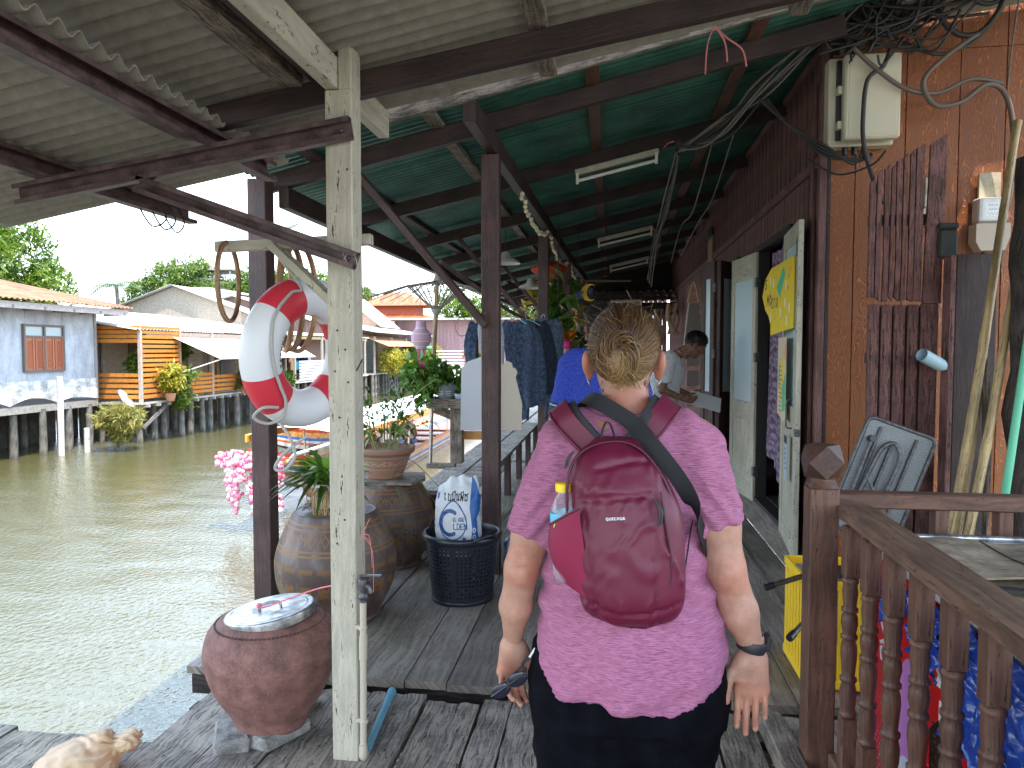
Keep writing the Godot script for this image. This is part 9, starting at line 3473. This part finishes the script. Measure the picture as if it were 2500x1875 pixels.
# cables
func build_cables() -> void:
	var hook := v3(.53, 3.13, -5.85)
	var knot := v3(1.36, 3.60, -4.70)
	var fan := v3(1.02, 3.25, -5.1)
	var n := 0
	var add := func(called: String, label: String, pts: PackedVector3Array, r: float, m: Material, grp: String) -> void:
		var mb := MB.new()
		mb.tube(pts, r, 6)
		whole(called, label, "cable", mb, m, grp)
	for k in 14:
		var j := func() -> Vector3: return v3(rnd(-.05, .05), rnd(-.06, .06), rnd(-.05, .05))
		add.call("service_cable", "thin grey cable in the sagging bundle from the knot to the roof hook", curve([knot + j.call(), fan + j.call() * 1.2 + v3(0, .10, 0), (fan + hook) * .5 + j.call() - v3(0, .03 * (k % 4), 0), hook + j.call() * .4], 8), rnd(.006, .010), M.cable if k % 3 == 0 else M.grey_cable, "cables of the sagging bundle")
	for k in 5:
		var e := v3(.62 + k * .02, 2.75 - .03 * k, -12.5)
		add.call("service_cable", "thin cable of the bundle running on along the walkway", curve([hook + v3(rnd(-.02, .02), 0, 0), v3(.55 + rnd(-.05, .05), 2.95, -7.4), v3(.58 + rnd(-.05, .05), 2.92, -9.5), e], 7), .008, M.cable if k % 2 else M.grey_cable, "cables running on along the walkway")
	var drops := [[v3(.83, 3.28, -6.1), v3(.82, 2.95, -7.4), v3(.85, 3.05, -9.0), v3(.86, 2.8, -10.5)], [v3(1.0, 3.34, -6.1), v3(.98, 3.02, -7.2), v3(1.02, 3.05, -8.6), v3(1.0, 2.9, -10.5)]]
	for q in drops:
		add.call("loop_cable", ["left", "right"][n] + " one of two looping grey wires clipped under the rafters", curve(q, 8), .008, M.grey_cable, "")
		n += 1
	n = 0
	for k in 4: add.call("house_cable", "dark cable swinging from the bundle to the junction box", curve([fan + v3(rnd(-.03, .03), 0, 0), v3(1.15 + k * .02, 3.06 - k * .02, -5.0), v3(1.36, 2.84 - k * .02, -4.82), v3(1.50 + k * .03, 2.72 + k * .01, -4.78), v3(1.58 + k * .02, 2.80, -4.86)], 7), .009, M.cable, "cables from the bundle to the junction box")
	# tangle over the orange wall
	var wires := MB.new()
	var c := v3(1.50, 3.62, -4.70)
	var tang := thing("cable_tangle", "thick black knot of spliced cables above the junction box", "cables", c)
	for k in 70:
		var a := c + v3(rnd(-.26, .75), rnd(-.06, .2), rnd(-.09, .1))
		var b := c + v3(rnd(-.26, .3), rnd(-.28, .16), rnd(-.09, .1))
		var m := (a + b) * .5 + v3(rnd(-.1, .1), rnd(-.2, .02), rnd(-.06, .08))
		var mb := MB.new()
		var d := rnd(.3, 1.6) if k % 5 else 5.0
		mb.col = Color(d, d, d * .95)
		mb.tube(curve([a, m, b], 8), rnd(.005, .011), 6)
		obj("cable", mb, M.cable, tang)
	for k in 8:
		var a := c + v3(rnd(-.15, .6), rnd(-.06, .12), rnd(-.06, .08))
		var mb := MB.new()
		mb.tube(pv3([a, a + v3(rnd(-.05, .05), rnd(-.11, -.05), .02)]), rnd(.014, .022), 8)
		obj("taped_splice", mb, M.cable, tang)
	var loops := [["grey brown cable curling from the tangle across the junction box door", [v3(1.45, 3.42, -4.70), v3(1.62, 3.28, -4.74), v3(1.80, 3.16, -4.76), v3(2.0, 3.14, -4.80), v3(2.2, 3.22, -4.82), v3(2.40, 3.20, -4.86)], .014, M.brown_cable], ["pale thick cable looping low over the orange wall's middle boards", [v3(2.22, 3.48, -4.76), v3(2.02, 3.34, -4.76), v3(1.90, 3.20, -4.76), v3(1.98, 3.06, -4.78), v3(2.14, 3.08, -4.80), v3(2.28, 3.18, -4.82), v3(2.40, 3.16, -4.86), v3(2.47, 3.0, -4.88), v3(2.50, 2.70, -4.9), v3(2.48, 2.45, -4.92)], .016, M.brown_cable], ["black cable hanging straight down in front of the junction box", [v3(1.70, 3.42, -4.74), v3(1.66, 3.30, -4.74), v3(1.57, 3.22, -4.745), v3(1.55, 3.0, -4.75), v3(1.56, 2.82, -4.75), v3(1.62, 2.62, -4.76), v3(1.66, 2.45, -4.7)], .014, M.cable], ["black loop sagging right of the junction box under the roof", [v3(1.78, 3.72, -4.72), v3(1.86, 3.42, -4.74), v3(2.0, 3.36, -4.76), v3(2.2, 3.44, -4.78), v3(2.34, 3.62, -4.76)], .011, M.cable], ["taped black cable dropping diagonally at the orange wall's top right", [v3(2.36, 3.78, -4.72), v3(2.30, 3.58, -4.74), v3(2.20, 3.47, -4.76), v3(2.08, 3.48, -4.76), v3(1.98, 3.58, -4.74), v3(1.94, 3.75, -4.7)], .017, M.cable], ["uppermost black loop at the orange wall's top right", [v3(2.10, 3.80, -4.7), v3(2.16, 3.66, -4.72), v3(2.28, 3.64, -4.74), v3(2.38, 3.74, -4.72)], .016, M.cable], ["thin wire hanging from the roof to the pale cable's bend", [v3(2.46, 3.8, -4.8), v3(2.44, 3.45, -4.84), v3(2.43, 3.18, -4.86)], .005, M.grey_cable], ["thin black wire from the fence's top across to the bundle", [v3(1.28, 2.80, -4.95), v3(1.42, 2.66, -4.8), v3(1.55, 2.66, -4.6), v3(1.60, 2.72, -4.5)], .006, M.cable]]
	for q in loops: add.call("wall_cable", q[0], curve(q[1], 8), q[2], q[3], "")
	var lk := MB.new()
	lk.ball(hook, v3(.03, .045, .03), 9)
	lk.bx(hook + v3(0, .04, 0), v3(.04, .06, .04))
	whole("cable_clamp", "black cable clamp under the second rafter holding the bundle", "clamp", lk, M.black_plastic)
	# thin wire coil on the steel purlin's end
	var co := MB.new()
	for k in 3: co.tube(curve([v3(-2.14, 2.22, -3.0 - k * .09), v3(-2.10, 2.12, -3.05 - k * .09), v3(-2.06, 2.17, -3.1 - k * .07), v3(-2.13, 2.28, -3.08 - k * .09)], 5), .004, 5)
	whole("wire_coil", "loose coil of dark wire tied round the end of the outer steel purlin", "wire", co, M.cable)

func build_small() -> void:
	# tap and pipe on the cream post
	var tp := thing("tap_pipe", "cream water pipe with a metal tap fixed to the cream post's right side", "tap", v3(-.90, 0, -2.5))
	var pm := MB.new()
	pm.tube(pv3([v3(-.905, .03, -2.485), v3(-.902, .30, -2.485), v3(-.900, .615, -2.485)]), .0125, 12)
	pm.tube(pv3([v3(-.902, .40, -2.485), v3(-.901, .49, -2.485)]), .0155, 12)
	pm.tube(curve([v3(-.905, .075, -2.485), v3(-.905, .03, -2.485), v3(-.91, .018, -2.52)], 4), .0158, 12)
	obj("pipe", pm, M.pvc_cream, tp)
	for y in [.165, .52]:
		var mb := MB.new()
		mb.lathe(Transform3D(Basis(), v3(-.902, y, -2.485)), pv2([v2(.0135, -.008), v2(.0165, -.006), v2(.0165, .006), v2(.0135, .008)]), 14)
		mb.bx(v3(-.922, y, -2.49), v3(.024, .014, .012))
		obj("pipe_clip", mb, M.pvc_cream, tp)
	var vm := MB.new()
	vm.col = Color(1.0, 1.4, 1.6)
	vm.lathe(Transform3D(Basis(), v3(-.900, .60, -2.485)), pv2([v2(.011, 0), v2(.011, .025), v2(.018, .03), v2(.018, .042), v2(.012, .046), v2(.013, .062), v2(.019, .072), v2(.019, .098), v2(.012, .108), v2(0, .11)]), 16)
	vm.tube(curve([v3(-.895, .675, -2.482), v3(-.875, .678, -2.478), v3(-.865, .655, -2.475)], 4), .009, 9)
	obj("valve", vm, M.grey_metal, tp)
	var hm := MB.new()
	hm.col = Color(1.2, 1.5, 1.7)
	hm.bar(v3(-.912, .715, -2.485), v3(-.822, .722, -2.475), .016, .006, Vector3.UP, .002)
	obj("lever", hm, M.grey_metal, tp)
	var bp := MB.new()
	bp.tube(pv3([v3(-.912, .018, -2.54), v3(-.935, .021, -2.78), v3(-.955, .022, -2.975)]), .0145, 12)
	bp.tube(pv3([v3(-.953, .022, -2.955), v3(-.957, .022, -3.005)]), .019, 12)
	whole("blue_pipe", "capped blue plastic pipe lying on the near planks at the cream post's foot", "pipe", bp, M.pvc_blue)
	# plastic bag on the side deck
	var f := Field.new(v3(-2.12, -.05, -2.52), v3(-1.74, .16, -2.02), .0105)
	f.stack([[-.03, -1.94, -2.29, .13, .15, 2.2], [.03, -1.94, -2.29, .135, .16, 2.1], [.07, -1.935, -2.30, .105, .125, 2.0], [.095, -1.92, -2.32, .05, .07, 2.0]], .0)
	f.cap(v3(-1.88, .06, -2.36), v3(-1.83, .075, -2.38), .05, .022, .05)
	f.ell(v3(-1.79, .075, -2.385), v3(.04, .035, .05), .02)
	var fn := FastNoiseLite.new()
	fn.seed = 71
	fn.frequency = 1.0
	fn.fractal_octaves = 3
	var mb2 := MB.new()
	f.net(mb2, func(p: Vector3, n: Vector3) -> float:
		var d := p - v3(-1.825, .07, -2.38)
		var a := atan2(d.z, d.y * 1.5 + d.x * .2)
		return .008 * sin(a * 13.0 + 4.0 * fn.get_noise_2d(p.x * 7.0, p.z * 7.0)) * smoothstep(.30, .03, d.length()) + .012 * fn.get_noise_3dv(p * 10.0))
	var bm := mat("thin_plastic", lin(.78, .58, .36), .35)
	bm.backlight_enabled = true
	bm.backlight = Color(.8, .6, .4)
	whole("plastic_bag", "knotted translucent orange cream plastic bag on the low side platform", "bag", mb2, bm)
	# floating leaf, nail and street lamp
	var lf := MB.new()
	lf.col = Color(.75, .65, .1)
	lf.leaf(v3(-2.35, -1.185, -4.0), v3(1, 0, .3).normalized(), Vector3.UP, .05, .03, .0, 3)
	whole("yellow_leaf", "single yellow leaf floating on the water near the clay jar", "leaf", lf, M.paint)
	var nl := MB.new()
	nl.tube(pv3([v3(-.93, 1.47, -2.52), v3(-.895, 1.515, -2.49)]), .003, 5)
	whole("bent_nail", "long dark nail sticking out of the cream post's right face", "nail", nl, M.cable)
	var sl := thing("street_lamp", "far street lamp with a leaf shaped head over the canal roofs", "lamp", v3(-9.3, -1.5, -24))
	var sm := MB.new()
	sm.col = Color(.35, .4, .42)
	sm.tube(curve([v3(-12.6, -1.5, -24), v3(-12.6, 4.6, -24), v3(-12.5, 5.3, -24), v3(-11.9, 5.6, -24)], 6), .05, 7)
	obj("pole", sm, M.paint, sl)
	var sh := MB.new()
	sh.col = Color(.4, .5, .45)
	sh.ball(v3(-11.4, 5.82, -24), v3(.6, .07, .14), 14, Basis(Vector3.BACK, .35))
	obj("lamp_head", sh, M.paint, sl)
	# thin wires on the steel strut
	var tw := MB.new()
	tw.tube(curve([v3(-.955, 1.98, -2.455), v3(-.95, 1.90, -2.45), v3(-.935, 1.86, -2.445), v3(-.95, 1.80, -2.45)], 5), .0014, 4)
	tw.tube(curve([v3(-.945, 1.87, -2.445), v3(-.92, 1.90, -2.445), v3(-.90, 1.875, -2.445), v3(-.895, 1.85, -2.445)], 5), .0014, 4)
	whole("thin_wire", "thin pale wire twisted round the lower end of the steel strut", "wire", tw, M.rope)

func v3(x: float, y: float, z: float) -> Vector3: return Vector3(x, y, z)
func v2(x: float, y: float) -> Vector2: return Vector2(x, y)
func pv2(a := []) -> PackedVector2Array: return PackedVector2Array(a)
func pv3(a := []) -> PackedVector3Array: return PackedVector3Array(a)
